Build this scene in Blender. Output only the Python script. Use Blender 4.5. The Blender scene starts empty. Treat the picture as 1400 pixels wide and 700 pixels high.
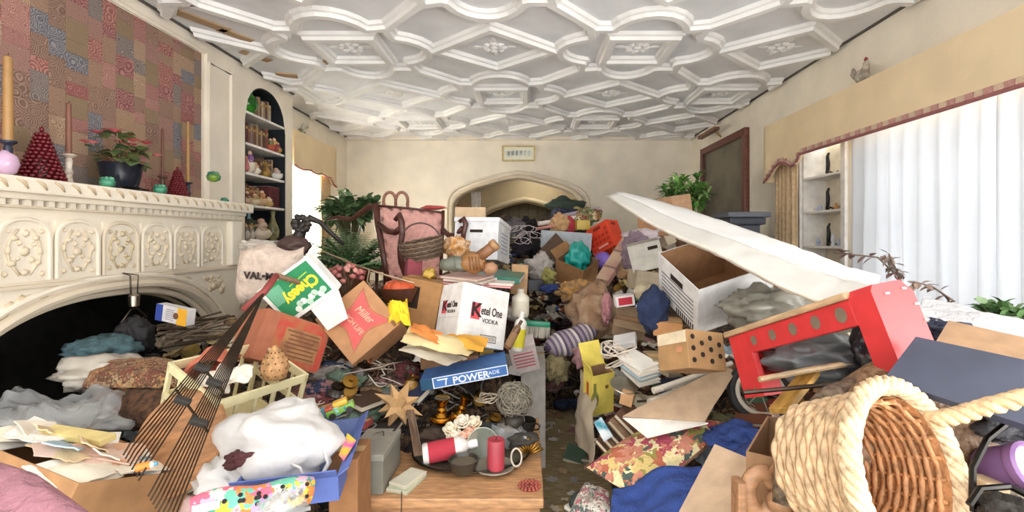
import bpy, bmesh, math, random
import numpy as np
from mathutils import Vector, Matrix, Euler, noise

# ------------------------------------------------------------------ camera
F, CX, CY, CZ = 650.0, 722.0, 326.0, 1.45      # focal length and vanishing point in the 1400x700 frame, eye height
scene = bpy.context.scene
COL = scene.collection
cam = bpy.data.cameras.new('camera')
cam.sensor_width = 36.0
cam.lens = F / 1400.0 * 36.0
cam.shift_x = -(CX - 700.0) / 1400.0
cam.shift_y = -(350.0 - CY) / 1400.0
cam.clip_start = 0.02
camo = bpy.data.objects.new('camera', cam)
camo.location = (0, 0, CZ)
camo.rotation_euler = (math.pi / 2, 0, 0)
COL.objects.link(camo)
scene.camera = camo

# ------------------------------------------------------------------ world, lights, exposure
world = bpy.data.worlds.new('overcast_sky')
scene.world = world
world.use_nodes = True
bg = world.node_tree.nodes['Background']
bg.inputs[0].default_value = (0.98, 0.985, 1.0, 1)
bg.inputs[1].default_value = 1.9
scene.view_settings.view_transform = 'Standard'
scene.view_settings.look = 'None'
scene.view_settings.exposure = 1.05
scene.view_settings.gamma = 1.0
scene.view_settings.use_curve_mapping = False
scene.cycles.max_bounces = 8
scene.cycles.diffuse_bounces = 5
scene.cycles.transparent_max_bounces = 10
scene.cycles.sample_clamp_indirect = 6.0

def area(name, loc, rot, sx, sy, power, col=(1, 1, 1)):
    l = bpy.data.lights.new(name, 'AREA')
    l.shape = 'RECTANGLE'; l.size = sx; l.size_y = sy; l.energy = power; l.color = col
    o = bpy.data.objects.new(name, l); o.location = loc; o.rotation_euler = rot
    COL.objects.link(o)
    return o
# daylight standing outside the two curtained windows, and two added fill lights
area('window_daylight', (2.75, 2.2, 1.55), (0, math.radians(105), 0), 1.7, 2.5, 32, (1.0, 0.98, 0.95))
area('unseen_window_fill', (2.75, 0.05, 1.5), (0, math.radians(118), 0), 1.6, 1.6, 62, (1.0, 0.98, 0.95))  # added to brighten the room through the unseen, uncurtained end of the window
area('recess_daylight', (-3.0, 5.75, 1.5), (0, math.radians(-100), math.radians(18)), 1.6, 0.8, 95, (1.0, 0.97, 0.9))
area('hall_fill', (0.2, 8.2, 2.72), (0, 0, 0), 0.5, 0.3, 4.0, (1.0, 0.9, 0.75))  # unseen light added to brighten the hall beyond the arch

# ------------------------------------------------------------------ helpers
R = random.Random(11)
def P(px, py, d):
    return Vector(((px - CX) * d / F, d, CZ - (py - CY) * d / F))
def pix(p):
    return (CX + F * p.x / p.y, CY - F * (p.z - CZ) / p.y)
def lin(c):
    if isinstance(c, str):
        c = [int(c[i:i + 2], 16) / 255 for i in (1, 3, 5)]
    return tuple((x / 12.92 if x <= 0.04045 else ((x + 0.055) / 1.055) ** 2.4) for x in c)

_mats = {}
def M(col, kind='plain', rough=None, col2=None, metal=0.0, scale=None):
    """a procedural material, one for every mix of colour and kind"""
    key = (col, kind, rough, col2, metal, scale)
    if key in _mats: return _mats[key]
    m = bpy.data.materials.new('%s_%s' % (kind, col.strip('#')))
    m.use_nodes = True
    nt = m.node_tree; N = nt.nodes; L = nt.links
    b = N['Principled BSDF']
    c1 = lin(col)
    if kind in ('card', 'wood', 'cloth', 'wicker'):            # base colours muted towards grey and slightly darkened
        g = .3 * c1[0] + .6 * c1[1] + .1 * c1[2]; c1 = tuple(.94 * (x * .84 + g * .16) for x in c1)
    a = (*c1, 1)
    base_r = {'plain': .55, 'card': .85, 'cloth': .95, 'wood': .45, 'plaster': .9, 'plastic': .35, 'gloss': .18, 'metal': .35,
              'paper': .85, 'leaf': .5, 'bag': .4, 'sheer': .9, 'gauze': .9, 'wicker': .6, 'ceramic': .25, 'rubble': .95}.get(kind, .6)
    b.inputs['Roughness'].default_value = base_r if rough is None else rough
    b.inputs['Metallic'].default_value = metal if kind != 'metal' else 1.0
    tc = N.new('ShaderNodeTexCoord')
    nz = N.new('ShaderNodeTexNoise'); L.new(tc.outputs['Object'], nz.inputs['Vector'])
    sc = {'card': 18, 'cloth': 30, 'wood': 9, 'plaster': 3.5, 'paper': 12, 'leaf': 14, 'wicker': 40, 'rubble': 11}.get(kind, 14)
    nz.inputs['Scale'].default_value = scale or sc
    nz.inputs['Detail'].default_value = 4
    amt = {'card': .16, 'cloth': .17, 'wood': .4, 'plaster': .09, 'paper': .08, 'leaf': .4, 'wicker': .4, 'metal': .25, 'rubble': .6,
           'ceramic': .15, 'plastic': .1, 'gloss': .1, 'sheer': .02, 'bag': .03}.get(kind, .15)
    if kind == 'wood':
        mp = N.new('ShaderNodeMapping'); L.new(tc.outputs['Object'], mp.inputs['Vector'])
        mp.inputs['Scale'].default_value = (1.5, 7, 7); L.new(mp.outputs[0], nz.inputs['Vector'])
    rmp = N.new('ShaderNodeValToRGB')
    L.new(nz.outputs['Fac'], rmp.inputs['Fac'])
    e = rmp.color_ramp.elements
    if col2:
        e[0].color = (*lin(col2), 1); e[1].color = a; e[0].position = .4; e[1].position = .6
    else:
        e[0].color = (*[x * (1 - amt) for x in c1], 1); e[1].color = (*[min(1, x * (1 + amt * .6)) for x in c1], 1)
        e[0].position = .3; e[1].position = .7
    L.new(rmp.outputs['Color'], b.inputs['Base Color'])
    bst = {'cloth': .35, 'card': .08, 'plaster': .12, 'wicker': .5, 'wood': .1, 'paper': .12, 'leaf': .1, 'bag': .5}.get(kind)
    if bst:
        n2 = N.new('ShaderNodeTexNoise'); L.new(tc.outputs['Object'], n2.inputs['Vector'])
        n2.inputs['Scale'].default_value = {'cloth': 160, 'plaster': 40, 'bag': 13}.get(kind, 90)
        bp = N.new('ShaderNodeBump'); bp.inputs['Strength'].default_value = bst; bp.inputs['Distance'].default_value = .03 if kind == 'bag' else .01
        L.new(n2.outputs['Fac'], bp.inputs['Height']); L.new(bp.outputs[0], b.inputs['Normal'])
        if kind == 'cloth':                       # creases
            n3 = N.new('ShaderNodeTexNoise'); L.new(tc.outputs['Object'], n3.inputs['Vector']); n3.inputs['Scale'].default_value = 17; n3.inputs['Detail'].default_value = 3; n3.inputs['Distortion'].default_value = 1.2
            b2 = N.new('ShaderNodeBump'); b2.inputs['Strength'].default_value = .7; b2.inputs['Distance'].default_value = .02
            L.new(n3.outputs['Fac'], b2.inputs['Height']); L.new(bp.outputs[0], b2.inputs['Normal']); L.new(b2.outputs[0], b.inputs['Normal'])
    if kind in ('bag', 'sheer', 'film', 'gauze'):
        out = N['Material Output']
        tr = N.new('ShaderNodeBsdfTranslucent'); tr.inputs[0].default_value = a
        tp = N.new('ShaderNodeBsdfTransparent')
        m1 = N.new('ShaderNodeMixShader'); m2 = N.new('ShaderNodeMixShader')
        m1.inputs[0].default_value = {'bag': .25, 'sheer': .1, 'film': .2, 'gauze': .6}[kind]
        m2.inputs[0].default_value = {'bag': .08, 'sheer': .02, 'film': .55, 'gauze': .12}[kind]
        L.new(b.outputs[0], m1.inputs[1]); L.new(tr.outputs[0], m1.inputs[2])
        L.new(m1.outputs[0], m2.inputs[1]); L.new(tp.outputs[0], m2.inputs[2])
        L.new(m2.outputs[0], out.inputs[0])
    if kind == 'leaf':
        b.inputs['Subsurface Weight'].default_value = 0.0
    _mats[key] = m
    return m

def patch_mat(name, cols, scale, rough=.95, dist='EUCLIDEAN', bump=.3):
    """a voronoi patchwork of several cloth colours"""
    if name in _mats: return _mats[name]
    m = bpy.data.materials.new(name); m.use_nodes = True
    nt = m.node_tree; N = nt.nodes; L = nt.links; b = N['Principled BSDF']
    b.inputs['Roughness'].default_value = rough
    tc = N.new('ShaderNodeTexCoord'); v = N.new('ShaderNodeTexVoronoi'); v.distance = dist
    v.inputs['Scale'].default_value = scale
    nz = N.new('ShaderNodeTexNoise'); nz.inputs['Scale'].default_value = scale * 1.3
    mx = N.new('ShaderNodeMix'); mx.data_type = 'VECTOR'; mx.inputs[0].default_value = .12
    L.new(tc.outputs['Object'], mx.inputs[4]); L.new(nz.outputs['Color'], mx.inputs[5])
    L.new(tc.outputs['Object'], nz.inputs['Vector'])
    L.new(mx.outputs[1], v.inputs['Vector'])
    sp = N.new('ShaderNodeSeparateColor'); L.new(v.outputs['Color'], sp.inputs[0])
    r = N.new('ShaderNodeValToRGB'); r.color_ramp.interpolation = 'CONSTANT'
    L.new(sp.outputs[0], r.inputs['Fac'])
    e = r.color_ramp.elements
    for i, c in enumerate(cols):
        el = e[i] if i < 2 else e.new(i / len(cols))
        el.position = i / len(cols); el.color = (*lin(c), 1)
    L.new(r.outputs[0], b.inputs['Base Color'])
    bp = N.new('ShaderNodeBump'); bp.inputs['Strength'].default_value = bump; bp.inputs['Distance'].default_value = .01
    L.new(v.outputs['Distance'], bp.inputs['Height']); L.new(bp.outputs[0], b.inputs['Normal'])
    _mats[name] = m
    return m

def embroidery(name, c1, c2, c3, scale, rings):
    """cloth worked with small ringed medallions"""
    if name in _mats: return _mats[name]
    m = bpy.data.materials.new(name); m.use_nodes = True
    nt = m.node_tree; N = nt.nodes; L = nt.links; b = N['Principled BSDF']; b.inputs['Roughness'].default_value = .95
    tc = N.new('ShaderNodeTexCoord'); v = N.new('ShaderNodeTexVoronoi'); v.inputs['Scale'].default_value = scale; v.inputs['Randomness'].default_value = .6
    nz = N.new('ShaderNodeTexNoise'); nz.inputs['Scale'].default_value = scale * 2.5; L.new(tc.outputs['Object'], nz.inputs['Vector']); L.new(tc.outputs['Object'], v.inputs['Vector'])
    a = N.new('ShaderNodeMath'); a.operation = 'MULTIPLY_ADD'; a.inputs[1].default_value = rings; L.new(v.outputs['Distance'], a.inputs[0]); L.new(nz.outputs['Fac'], a.inputs[2])
    f = N.new('ShaderNodeMath'); f.operation = 'PINGPONG'; f.inputs[1].default_value = .5; L.new(a.outputs[0], f.inputs[0])
    r = N.new('ShaderNodeValToRGB'); L.new(f.outputs[0], r.inputs['Fac']); e = r.color_ramp.elements
    e[0].position = .1; e[0].color = (*lin(c2), 1); e[1].position = .42; e[1].color = (*lin(c3), 1); k = e.new(.24); k.color = (*lin(c1), 1)
    L.new(r.outputs[0], b.inputs['Base Color'])
    bp = N.new('ShaderNodeBump'); bp.inputs['Strength'].default_value = .5; bp.inputs['Distance'].default_value = .008; L.new(f.outputs[0], bp.inputs['Height']); L.new(bp.outputs[0], b.inputs['Normal'])
    _mats[name] = m
    return m

def stripe_mat(name, cols, axis, freq, rough=.95):
    if name in _mats: return _mats[name]
    m = bpy.data.materials.new(name); m.use_nodes = True
    nt = m.node_tree; N = nt.nodes; L = nt.links; b = N['Principled BSDF']
    b.inputs['Roughness'].default_value = rough
    tc = N.new('ShaderNodeTexCoord'); sx = N.new('ShaderNodeSeparateXYZ'); L.new(tc.outputs['Object'], sx.inputs[0])
    mu = N.new('ShaderNodeMath'); mu.operation = 'MULTIPLY'; mu.inputs[1].default_value = freq; L.new(sx.outputs[axis], mu.inputs[0])
    fr = N.new('ShaderNodeMath'); fr.operation = 'FRACT'; L.new(mu.outputs[0], fr.inputs[0])
    r = N.new('ShaderNodeValToRGB'); r.color_ramp.interpolation = 'CONSTANT'; L.new(fr.outputs[0], r.inputs['Fac'])
    e = r.color_ramp.elements
    for i, c in enumerate(cols):
        el = e[i] if i < 2 else e.new(i / len(cols))
        el.position = i / len(cols); el.color = (*lin(c), 1)
    L.new(r.outputs[0], b.inputs['Base Color'])
    _mats[name] = m
    return m

_ico = {}
def ico(n):
    if n not in _ico:
        bm = bmesh.new(); bmesh.ops.create_icosphere(bm, subdivisions=n, radius=1); bm.verts.index_update()
        _ico[n] = ([v.co.copy() for v in bm.verts], [tuple(v.index for v in f.verts) for f in bm.faces]); bm.free()
    return _ico[n]
class MB:
    """collects shapes into one mesh"""
    def __init__(s): s.v = []; s.f = []; s.mi = []; s.m = 0; s.T = Matrix()
    def add(s, vs, fs):
        o = len(s.v)
        s.v += [tuple(s.T @ Vector(p)) for p in vs]
        s.f += [tuple(i + o for i in f) for f in fs]; s.mi += [s.m] * len(fs)
        return s
    def hexa(s, p):      # p: 8 points, bottom loop then top loop
        return s.add(p, [(3, 2, 1, 0), (4, 5, 6, 7), (0, 1, 5, 4), (1, 2, 6, 5), (2, 3, 7, 6), (3, 0, 4, 7)])
    def box(s, x0, x1, y0, y1, z0, z1):
        return s.hexa([(x0, y0, z0), (x1, y0, z0), (x1, y1, z0), (x0, y1, z0), (x0, y0, z1), (x1, y0, z1), (x1, y1, z1), (x0, y1, z1)])
    def cbox(s, x0, x1, y0, y1, z0, z1, c):
        """box with chamfered edges"""
        bm = bmesh.new()
        vs = [bm.verts.new(p) for p in [(x0, y0, z0), (x1, y0, z0), (x1, y1, z0), (x0, y1, z0), (x0, y0, z1), (x1, y0, z1), (x1, y1, z1), (x0, y1, z1)]]
        for f in [(3, 2, 1, 0), (4, 5, 6, 7), (0, 1, 5, 4), (1, 2, 6, 5), (2, 3, 7, 6), (3, 0, 4, 7)]: bm.faces.new([vs[i] for i in f])
        bmesh.ops.bevel(bm, geom=list(bm.edges), offset=c, segments=2, affect='EDGES', profile=.6)
        bm.verts.index_update()
        s.add([v.co[:] for v in bm.verts], [tuple(v.index for v in f.verts) for f in bm.faces]); bm.free()
        return s
    def tube(s, pts, r, n=8, closed=False, cap=True, flat=1.0, up=None):
        pts = [Vector(p) for p in pts]; k = len(pts)
        rs = r if isinstance(r, (list, tuple)) else [r] * k
        vs = []; fs = []
        pu = Vector(up) if up else None
        for i, p in enumerate(pts):
            a = pts[i - 1] if (i > 0 or closed) else p
            b = pts[(i + 1) % k] if (i < k - 1 or closed) else p
            t = (b - a); t = t.normalized() if t.length > 1e-9 else Vector((0, 0, 1))
            if pu is None:
                pu = t.cross(Vector((0, 0, 1)) if abs(t.z) < .9 else Vector((1, 0, 0))).normalized()
            u = (pu - t * pu.dot(t)); u = u.normalized() if u.length > 1e-6 else t.orthogonal().normalized()
            pu = u; w = t.cross(u)
            for j in range(n):
                an = 2 * math.pi * j / n
                vs.append(p + (u * math.cos(an) + w * math.sin(an) * flat) * rs[i])
        for i in range(k if closed else k - 1):
            i2 = (i + 1) % k
            for j in range(n):
                fs.append((i * n + j, i * n + (j + 1) % n, i2 * n + (j + 1) % n, i2 * n + j))
        if cap and not closed:
            fs.append(tuple(range(n - 1, -1, -1))); fs.append(tuple((k - 1) * n + j for j in range(n)))
        return s.add(vs, fs)
    def lathe(s, prof, n=20, squash=(1, 1), cap=True):
        """prof: (radius, z) pairs from bottom to top"""
        vs = []; fs = []; k = len(prof)
        for r, z in prof:
            for j in range(n):
                a = 2 * math.pi * j / n
                vs.append((r * math.cos(a) * squash[0], r * math.sin(a) * squash[1], z))
        for i in range(k - 1):
            for j in range(n):
                fs.append((i * n + j, i * n + (j + 1) % n, (i + 1) * n + (j + 1) % n, (i + 1) * n + j))
        if cap:
            fs.append(tuple(range(n - 1, -1, -1))); fs.append(tuple((k - 1) * n + j for j in range(n)))
        return s.add(vs, fs)
    def prism(s, poly, z0, z1):
        n = len(poly)
        return s.add([(x, y, z0) for x, y in poly] + [(x, y, z1) for x, y in poly],
                     [tuple(range(n - 1, -1, -1)), tuple(range(n, 2 * n))] + [(i, (i + 1) % n, n + (i + 1) % n, n + i) for i in range(n)])
    def grid(s, fn, nu, nv, thick=0.0, wrap=False):
        """surface fn(u,v) with optional thickness along its normal"""
        ps = [[Vector(fn(i / nu, j / nv)) for j in range(nv + 1)] for i in range(nu + 1)]
        w = nv + 1
        vs = [p for row in ps for p in row]
        fs = [(i * w + j, (i + 1) * w + j, (i + 1) * w + j + 1, i * w + j + 1) for i in range(nu) for j in range(nv)]
        if thick:
            nr = []
            for i in range(nu + 1):
                for j in range(nv + 1):
                    a = ps[min(i + 1, nu)][j] - ps[max(i - 1, 0)][j]; b = ps[i][min(j + 1, nv)] - ps[i][max(j - 1, 0)]
                    c = a.cross(b); nr.append(c.normalized() if c.length > 1e-12 else Vector((0, 0, 1)))
            n = len(vs)
            vs = vs + [p - q * thick for p, q in zip(vs, nr)]
            fs = fs + [tuple(n + i for i in reversed(f)) for f in fs]
            edge = [(i, 0) for i in range(nu)] + [(nu, j) for j in range(nv)] + [(i, nv) for i in range(nu, 0, -1)] + [(0, j) for j in range(nv, 0, -1)]
            ix = [i * w + j for i, j in edge]
            for q in range(len(ix)):
                a, b = ix[q], ix[(q + 1) % len(ix)]
                fs.append((b, a, n + a, n + b))
        return s.add(vs, fs)
    def blob(s, c, rad, amp=.25, freq=2.2, n=16, seed=0, fold=0.0):
        """lumpy closed body: crumpled cloth, a bag, a pot of earth"""
        c = Vector(c); rx, ry, rz = rad
        vs0, fs = ico(1 if n <= 9 else 2 if n < 16 else 3 if n < 30 else 4)
        off = Vector((seed * 7.3, seed * 3.1, seed * 5.7)); vs = []
        for d in vs0:
            k = 1 + amp * noise.noise(d * freq + off)
            if fold:
                w_ = d + .35 * Vector((noise.noise(d * 2 + off), noise.noise(d * 2 - off), noise.noise(d * 2.2 + off * .5)))
                k += fold * (.22 - abs(noise.noise(w_ * freq * 1.5 + off * 1.7))) * .9 + fold * .3 * (.2 - abs(noise.noise(w_ * freq * 3.4 + off)))
            vs.append((c.x + d.x * rx * k, c.y + d.y * ry * k, c.z + d.z * rz * k))
        return s.add(vs, fs)
    def build(s, name, mat, parent=None, smooth=False, loc=None, Mx=None):
        me = bpy.data.meshes.new(name)
        me.from_pydata(s.v, [], s.f)
        for m in (mat if isinstance(mat, (list, tuple)) else [mat]): me.materials.append(m)
        if len(me.materials) > 1: me.polygons.foreach_set('material_index', s.mi)
        bm = bmesh.new(); bm.from_mesh(me); bmesh.ops.remove_doubles(bm, verts=bm.verts, dist=1e-6)
        bmesh.ops.recalc_face_normals(bm, faces=bm.faces); bm.to_mesh(me); bm.free()
        if smooth: me.shade_smooth() if smooth is True else me.set_sharp_from_angle(angle=smooth)
        o = bpy.data.objects.new(name, me); COL.objects.link(o)
        if parent is not None: o.parent = parent
        if Mx is not None: o.matrix_local = Mx
        if loc is not None: o.location = loc
        return o
AUTO = math.radians(38)

def tag(o, label=None, cat=None, group=None, kind=None):
    if label: o['label'] = label
    if cat: o['category'] = cat
    if group: o['group'] = group
    if kind: o['kind'] = kind
    return o
def thing(name, label, cat, Mx=None, group=None):
    o = bpy.data.objects.new(name, None); COL.objects.link(o); o.empty_display_size = .05
    if Mx is not None: o.matrix_world = Mx if isinstance(Mx, Matrix) else Matrix.Translation(Mx)
    return tag(o, label, cat, group)
def struct(o): o['kind'] = 'structure'; return o
def copy_tree(o, Mx):
    r = o.copy(); COL.objects.link(r); r.matrix_world = Mx
    for ch in o.children:
        c = ch.copy(); COL.objects.link(c); c.parent = r
        for g in ch.children:
            d = g.copy(); COL.objects.link(d); d.parent = c
    return r
def TR(loc, rx=0, ry=0, rz=0, s=1.0):
    return Matrix.Translation(loc) @ Euler((math.radians(rx), math.radians(ry), math.radians(rz))).to_matrix().to_4x4() @ Matrix.Scale(s, 4)
def rep(o, mesh_parent):       # another object sharing the mesh
    c = o.copy(); COL.objects.link(c); c.parent = mesh_parent; return c

def fit(loc, px, d0, tries=14, keep=None, tilt=None):
    """rigid pose of a known box from where its corners stand in the frame: depth d0 seeds the search"""
    X = np.array(loc, float); Y = np.array(px, float); rg = np.random.RandomState(3); best = None
    def rod(w):
        t = np.linalg.norm(w)
        if t < 1e-9: return np.eye(3)
        k = w / t; K = np.array([[0, -k[2], k[1]], [k[2], 0, -k[0]], [-k[1], k[0], 0]])
        return np.eye(3) + math.sin(t) * K + (1 - math.cos(t)) * K @ K
    def res(q):
        W = (X - X.mean(0)) @ rod(q[:3]).T + q[3:6]
        r = np.stack([CX + F * W[:, 0] / W[:, 1] - Y[:, 0], CY - F * (W[:, 2] - CZ) / W[:, 1] - Y[:, 1]], 1).ravel()
        return np.append(r, (q[4] - d0) * 25.0)
    c = Y.mean(0); t0 = np.array(P(c[0], c[1], d0))
    for k in range(tries):
        q = np.concatenate([rg.uniform(-1, 1, 3) * (0.3 + 2.2 * k / tries), t0]); lam = 1e-2
        r = res(q); e = r @ r
        for it in range(60):
            J = np.stack([(res(q + np.eye(6)[i] * 1e-5) - r) / 1e-5 for i in range(6)], 1)
            H = J.T @ J
            try: dq = np.linalg.solve(H + lam * np.diag(np.diag(H) + 1e-9), -J.T @ r)
            except Exception: break
            q2 = q + dq; q2[4] = max(q2[4], .3)
            r2 = res(q2); e2 = r2 @ r2
            if e2 < e:
                done = e - e2 < 1e-9; q, r, e, lam = q2, r2, e2, lam * .4
                if done: break
            else: lam *= 4
        # prefer poses whose local origin face turns to the camera: corners with hidden=False must lie nearer than the centre
        if best is None or e < best[0] - 1e-6:
            if keep is None or keep(rod(q[:3])): best = (e, q.copy())
    e, q = best
    Rm = Matrix(rod(q[:3]).tolist()); tr = Vector(q[3:6]) - Rm @ Vector(X.mean(0))
    return Matrix.Translation(tr) @ Rm.to_4x4()

def text(parent, body, mat, Mx, size, name='lettering', extrude=.0006, sx=1.0, bold=0.0, shear=0.0, align='CENTER'):
    cu = bpy.data.curves.new('t', 'FONT'); cu.body = body; cu.size = size; cu.extrude = extrude
    cu.align_x = align; cu.align_y = 'CENTER'; cu.offset = bold; cu.shear = shear; cu.resolution_u = 3
    t = bpy.data.objects.new('t', cu)
    me = bpy.data.meshes.new_from_object(t)
    bpy.data.objects.remove(t); bpy.data.curves.remove(cu)
    for v in me.vertices: v.co.x *= sx
    me.materials.clear(); me.materials.append(mat)
    o = bpy.data.objects.new(name, me); COL.objects.link(o); o.parent = parent; o.matrix_local = Mx
    return o
def frame_m(o, x, y):
    """matrix with origin o and axes x, y"""
    x = Vector(x).normalized(); y = Vector(y); y = (y - x * y.dot(x)).normalized(); z = x.cross(y)
    m = Matrix((x, y, z)).transposed().to_4x4(); m.translation = Vector(o)
    return m

# ------------------------------------------------------------------ the room shell
XL, XB, XR, YB, ZC = -2.74, -2.49, 2.48, 7.18, 2.98      # recess wall, chimney breast, window wall, end wall, ceiling
YF = -1.2
plaster = M('#f0e7d6', 'plaster'); plaster_w = M('#f1e7d6', 'plaster'); white_paint = M('#f1eee8', 'plain', .45)
ceil_m = M('#ebecee', 'plaster'); rib_m = M('#f2f1ee', 'plaster')

def wall(name, us, solids, to3, mat, thick=.14):
    mb = MB()
    for a, b in zip(us[:-1], us[1:]):
        for (p0, p1), (q0, q1) in zip(solids(a + 1e-6), solids(b - 1e-6)):
            if p1 - p0 < 1e-4 and q1 - q0 < 1e-4: continue
            mb.hexa([to3(a, p0, 0), to3(b, q0, 0), to3(b, q0, thick), to3(a, p0, thick), to3(a, p1, 0), to3(b, q1, 0), to3(b, q1, thick), to3(a, p1, thick)])
    return struct(mb.build(name, mat))
def frange(a, b, n): return [a + (b - a) * i / n for i in range(n + 1)]
def lerp_tab(tab, t):
    for (a, va), (b, vb) in zip(tab[:-1], tab[1:]):
        if t <= b: return va + (vb - va) * (t - a) / (b - a) if b > a else vb
    return tab[-1][1]

# floor of dusty boards
fl = MB().box(XL, XR + .1, YF, 10.2, -.1, 0).build('floor', M('#b8a47c', 'wood', .8, col2='#988458')); struct(fl)

# ceiling with plaster strapwork
ce = struct(MB().box(XL - .1, XR + .1, YF, YB, ZC, ZC + .1).build('ceiling', ceil_m))
PX_, PY_ = 1.145, 1.2
def rib(mb, pts, closed=False, w=.058, h=.055):
    """flat moulded strap along pts (x, y) hanging from the ceiling at local z = 0"""
    n = len(pts); V = [Vector((x, y, 0)) for x, y in pts]; vs = []; fs = []
    for i in range(n):
        a = V[i - 1] if (i > 0 or closed) else None; b = V[(i + 1) % n] if (i < n - 1 or closed) else None
        t1 = (V[i] - a).normalized() if a else None; t2 = (b - V[i]).normalized() if b else None
        t = ((t1 or t2) + (t2 or t1)).normalized()
        nn = Vector((-t.y, t.x, 0)); k = 1.0
        if t1 and t2: k = 1 / max(.45, nn.dot(Vector((-t1.y, t1.x, 0))))
        for ww, z in ((w, 0), (w * .86, -h * .45), (w * .55, -h * .55), (w * .42, -h), (-w * .42, -h), (-w * .55, -h * .55), (-w * .86, -h * .45), (-w, 0)):
            q = V[i] + nn * ww * k; vs.append((q.x, q.y, z))
    for i in range(n if closed else n - 1):
        for j in range(7):
            fs.append((i * 8 + j, i * 8 + j + 1, ((i + 1) % n) * 8 + j + 1, ((i + 1) % n) * 8 + j))
    if not closed: fs.append(tuple(range(8))); fs.append(tuple((n - 1) * 8 + j for j in range(7, -1, -1)))
    mb.add(vs, fs)
def quatrefoil():
    pts = []
    rr, cc, hw = .30, .40, .255
    for k in range(4):
        ca, sa = math.cos(k * math.pi / 2), math.sin(k * math.pi / 2)
        arc = [(hw + .17, cc), (hw + .02, cc)]
        for i in range(9):
            a = math.radians(20 + 140 * i / 8)
            arc.append((.27 * math.cos(a), cc + .01 + .215 * (math.sin(a) - math.sin(math.radians(20))) / .66 * 1.0))
        arc += [(-hw - .02, cc)]
        pts += [(x * ca - y * sa, x * sa + y * ca) for x, y in arc]
    return pts
rm = {}
def rib_mesh(kind):
    mb = MB()
    if kind == 'square_rib': rib(mb, [(-.24, -.24), (.24, -.24), (.24, .24), (-.24, .24)], True)
    elif kind == 'quatrefoil_rib': rib(mb, quatrefoil(), True)
    elif kind == 'diamond_rib': rib(mb, [(-.47, 0), (0, -.40), (.47, 0), (0, .40)], True)
    elif kind == 'diagonal_rib': rib(mb, [(-.16, -.18), (.16, .18)])
    elif kind == 'diagonal_rib_mirrored': rib(mb, [(.16, -.18), (-.16, .18)])
    elif kind == 'floral_boss':
        for k in range(9):
            a = k * 2 * math.pi / 8; r = .075 if k < 8 else 0
            mb.blob((r * math.cos(a), r * math.sin(a), -.004), (.034, .026, .018), .3, 3, 8, k)
        for k in range(4):
            a = k * math.pi / 2; mb.blob((.135 * math.cos(a), .135 * math.sin(a), 0), (.03 + .02 * abs(math.cos(a)), .03 + .02 * abs(math.sin(a)), .012), .3, 3, 8, k + 20)
    return mb
def put_rib(kind, x, y):
    name = kind.replace('_mirrored', '')
    ext = .62 if 'quatre' in kind else .5
    inside = XL + ext < x < XR - ext and YF < y - ext and y + ext < YB
    if kind not in rm:
        o = rib_mesh(kind).build(name, rib_m, ce); rm[kind] = o.data
    else:
        o = bpy.data.objects.new(name, rm[kind]); COL.objects.link(o); o.parent = ce
    o.location = (x, y, ZC)
    xl = XB if y < 5.6 else XL
    if not inside or x - ext < xl + .06:
        me = o.data.copy(); bm = bmesh.new(); bm.from_mesh(me)
        for co, no in (((xl + .05 - x, 0, 0), (-1, 0, 0)), ((XR - .05 - x, 0, 0), (1, 0, 0)), ((0, YB - .05 - y, 0), (0, 1, 0))):
            bmesh.ops.bisect_plane(bm, geom=bm.verts[:] + bm.edges[:] + bm.faces[:], plane_co=co, plane_no=no, clear_outer=True)
        bm.to_mesh(me); bm.free(); o.data = me
        if not len(me.polygons): bpy.data.objects.remove(o)
for kind in ('square_rib', 'quatrefoil_rib', 'diamond_rib', 'floral_boss', 'diagonal_rib', 'diagonal_rib_mirrored'):
    for j in range(0, 6):
        for i in range(-2, 3):
            x, y = -.27 + i * PX_, 5.0 + (j - 3) * PY_
            S = (i + j + 3) % 2 == 0
            if kind in ('square_rib', 'quatrefoil_rib'):
                if S: put_rib(kind, x, y)
            elif kind == 'diamond_rib':
                if not S: put_rib(kind, x, y)
            elif kind == 'floral_boss': put_rib(kind, x, y)
            elif kind == 'diagonal_rib':
                if S: put_rib(kind, x + PX_ / 2, y + PY_ / 2)
            else:
                if S: put_rib(kind, x - PX_ / 2, y + PY_ / 2)
bare = M('#b79a78', 'plaster')
for (px, py, l, w, rz) in ((277, 28, .34, .045, 62), (322, 47, .24, .04, 62), (350, 76, .24, .04, 60), (372, 38, .20, .04, 60), (430, 84, .2, .05, 10), (392, 102, .18, .05, 20)):
    d = (ZC - CZ) * F / (CY - py); p = P(px, py, d)
    MB().box(-l / 2, l / 2, -w, w, -.012, 0).build('bare_lath', bare, ce, Mx=TR((p.x, p.y, ZC), 0, 0, rz))
# dark crack-line strips and coving at the ceiling line
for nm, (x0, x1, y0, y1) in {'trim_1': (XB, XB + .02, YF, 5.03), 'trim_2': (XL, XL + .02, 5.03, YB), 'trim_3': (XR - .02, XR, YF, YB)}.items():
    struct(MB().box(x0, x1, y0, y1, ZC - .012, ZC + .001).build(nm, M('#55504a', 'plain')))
struct(MB().box(XL, XR, YB - .045, YB, ZC - .05, ZC).build('trim_4', plaster))

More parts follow.
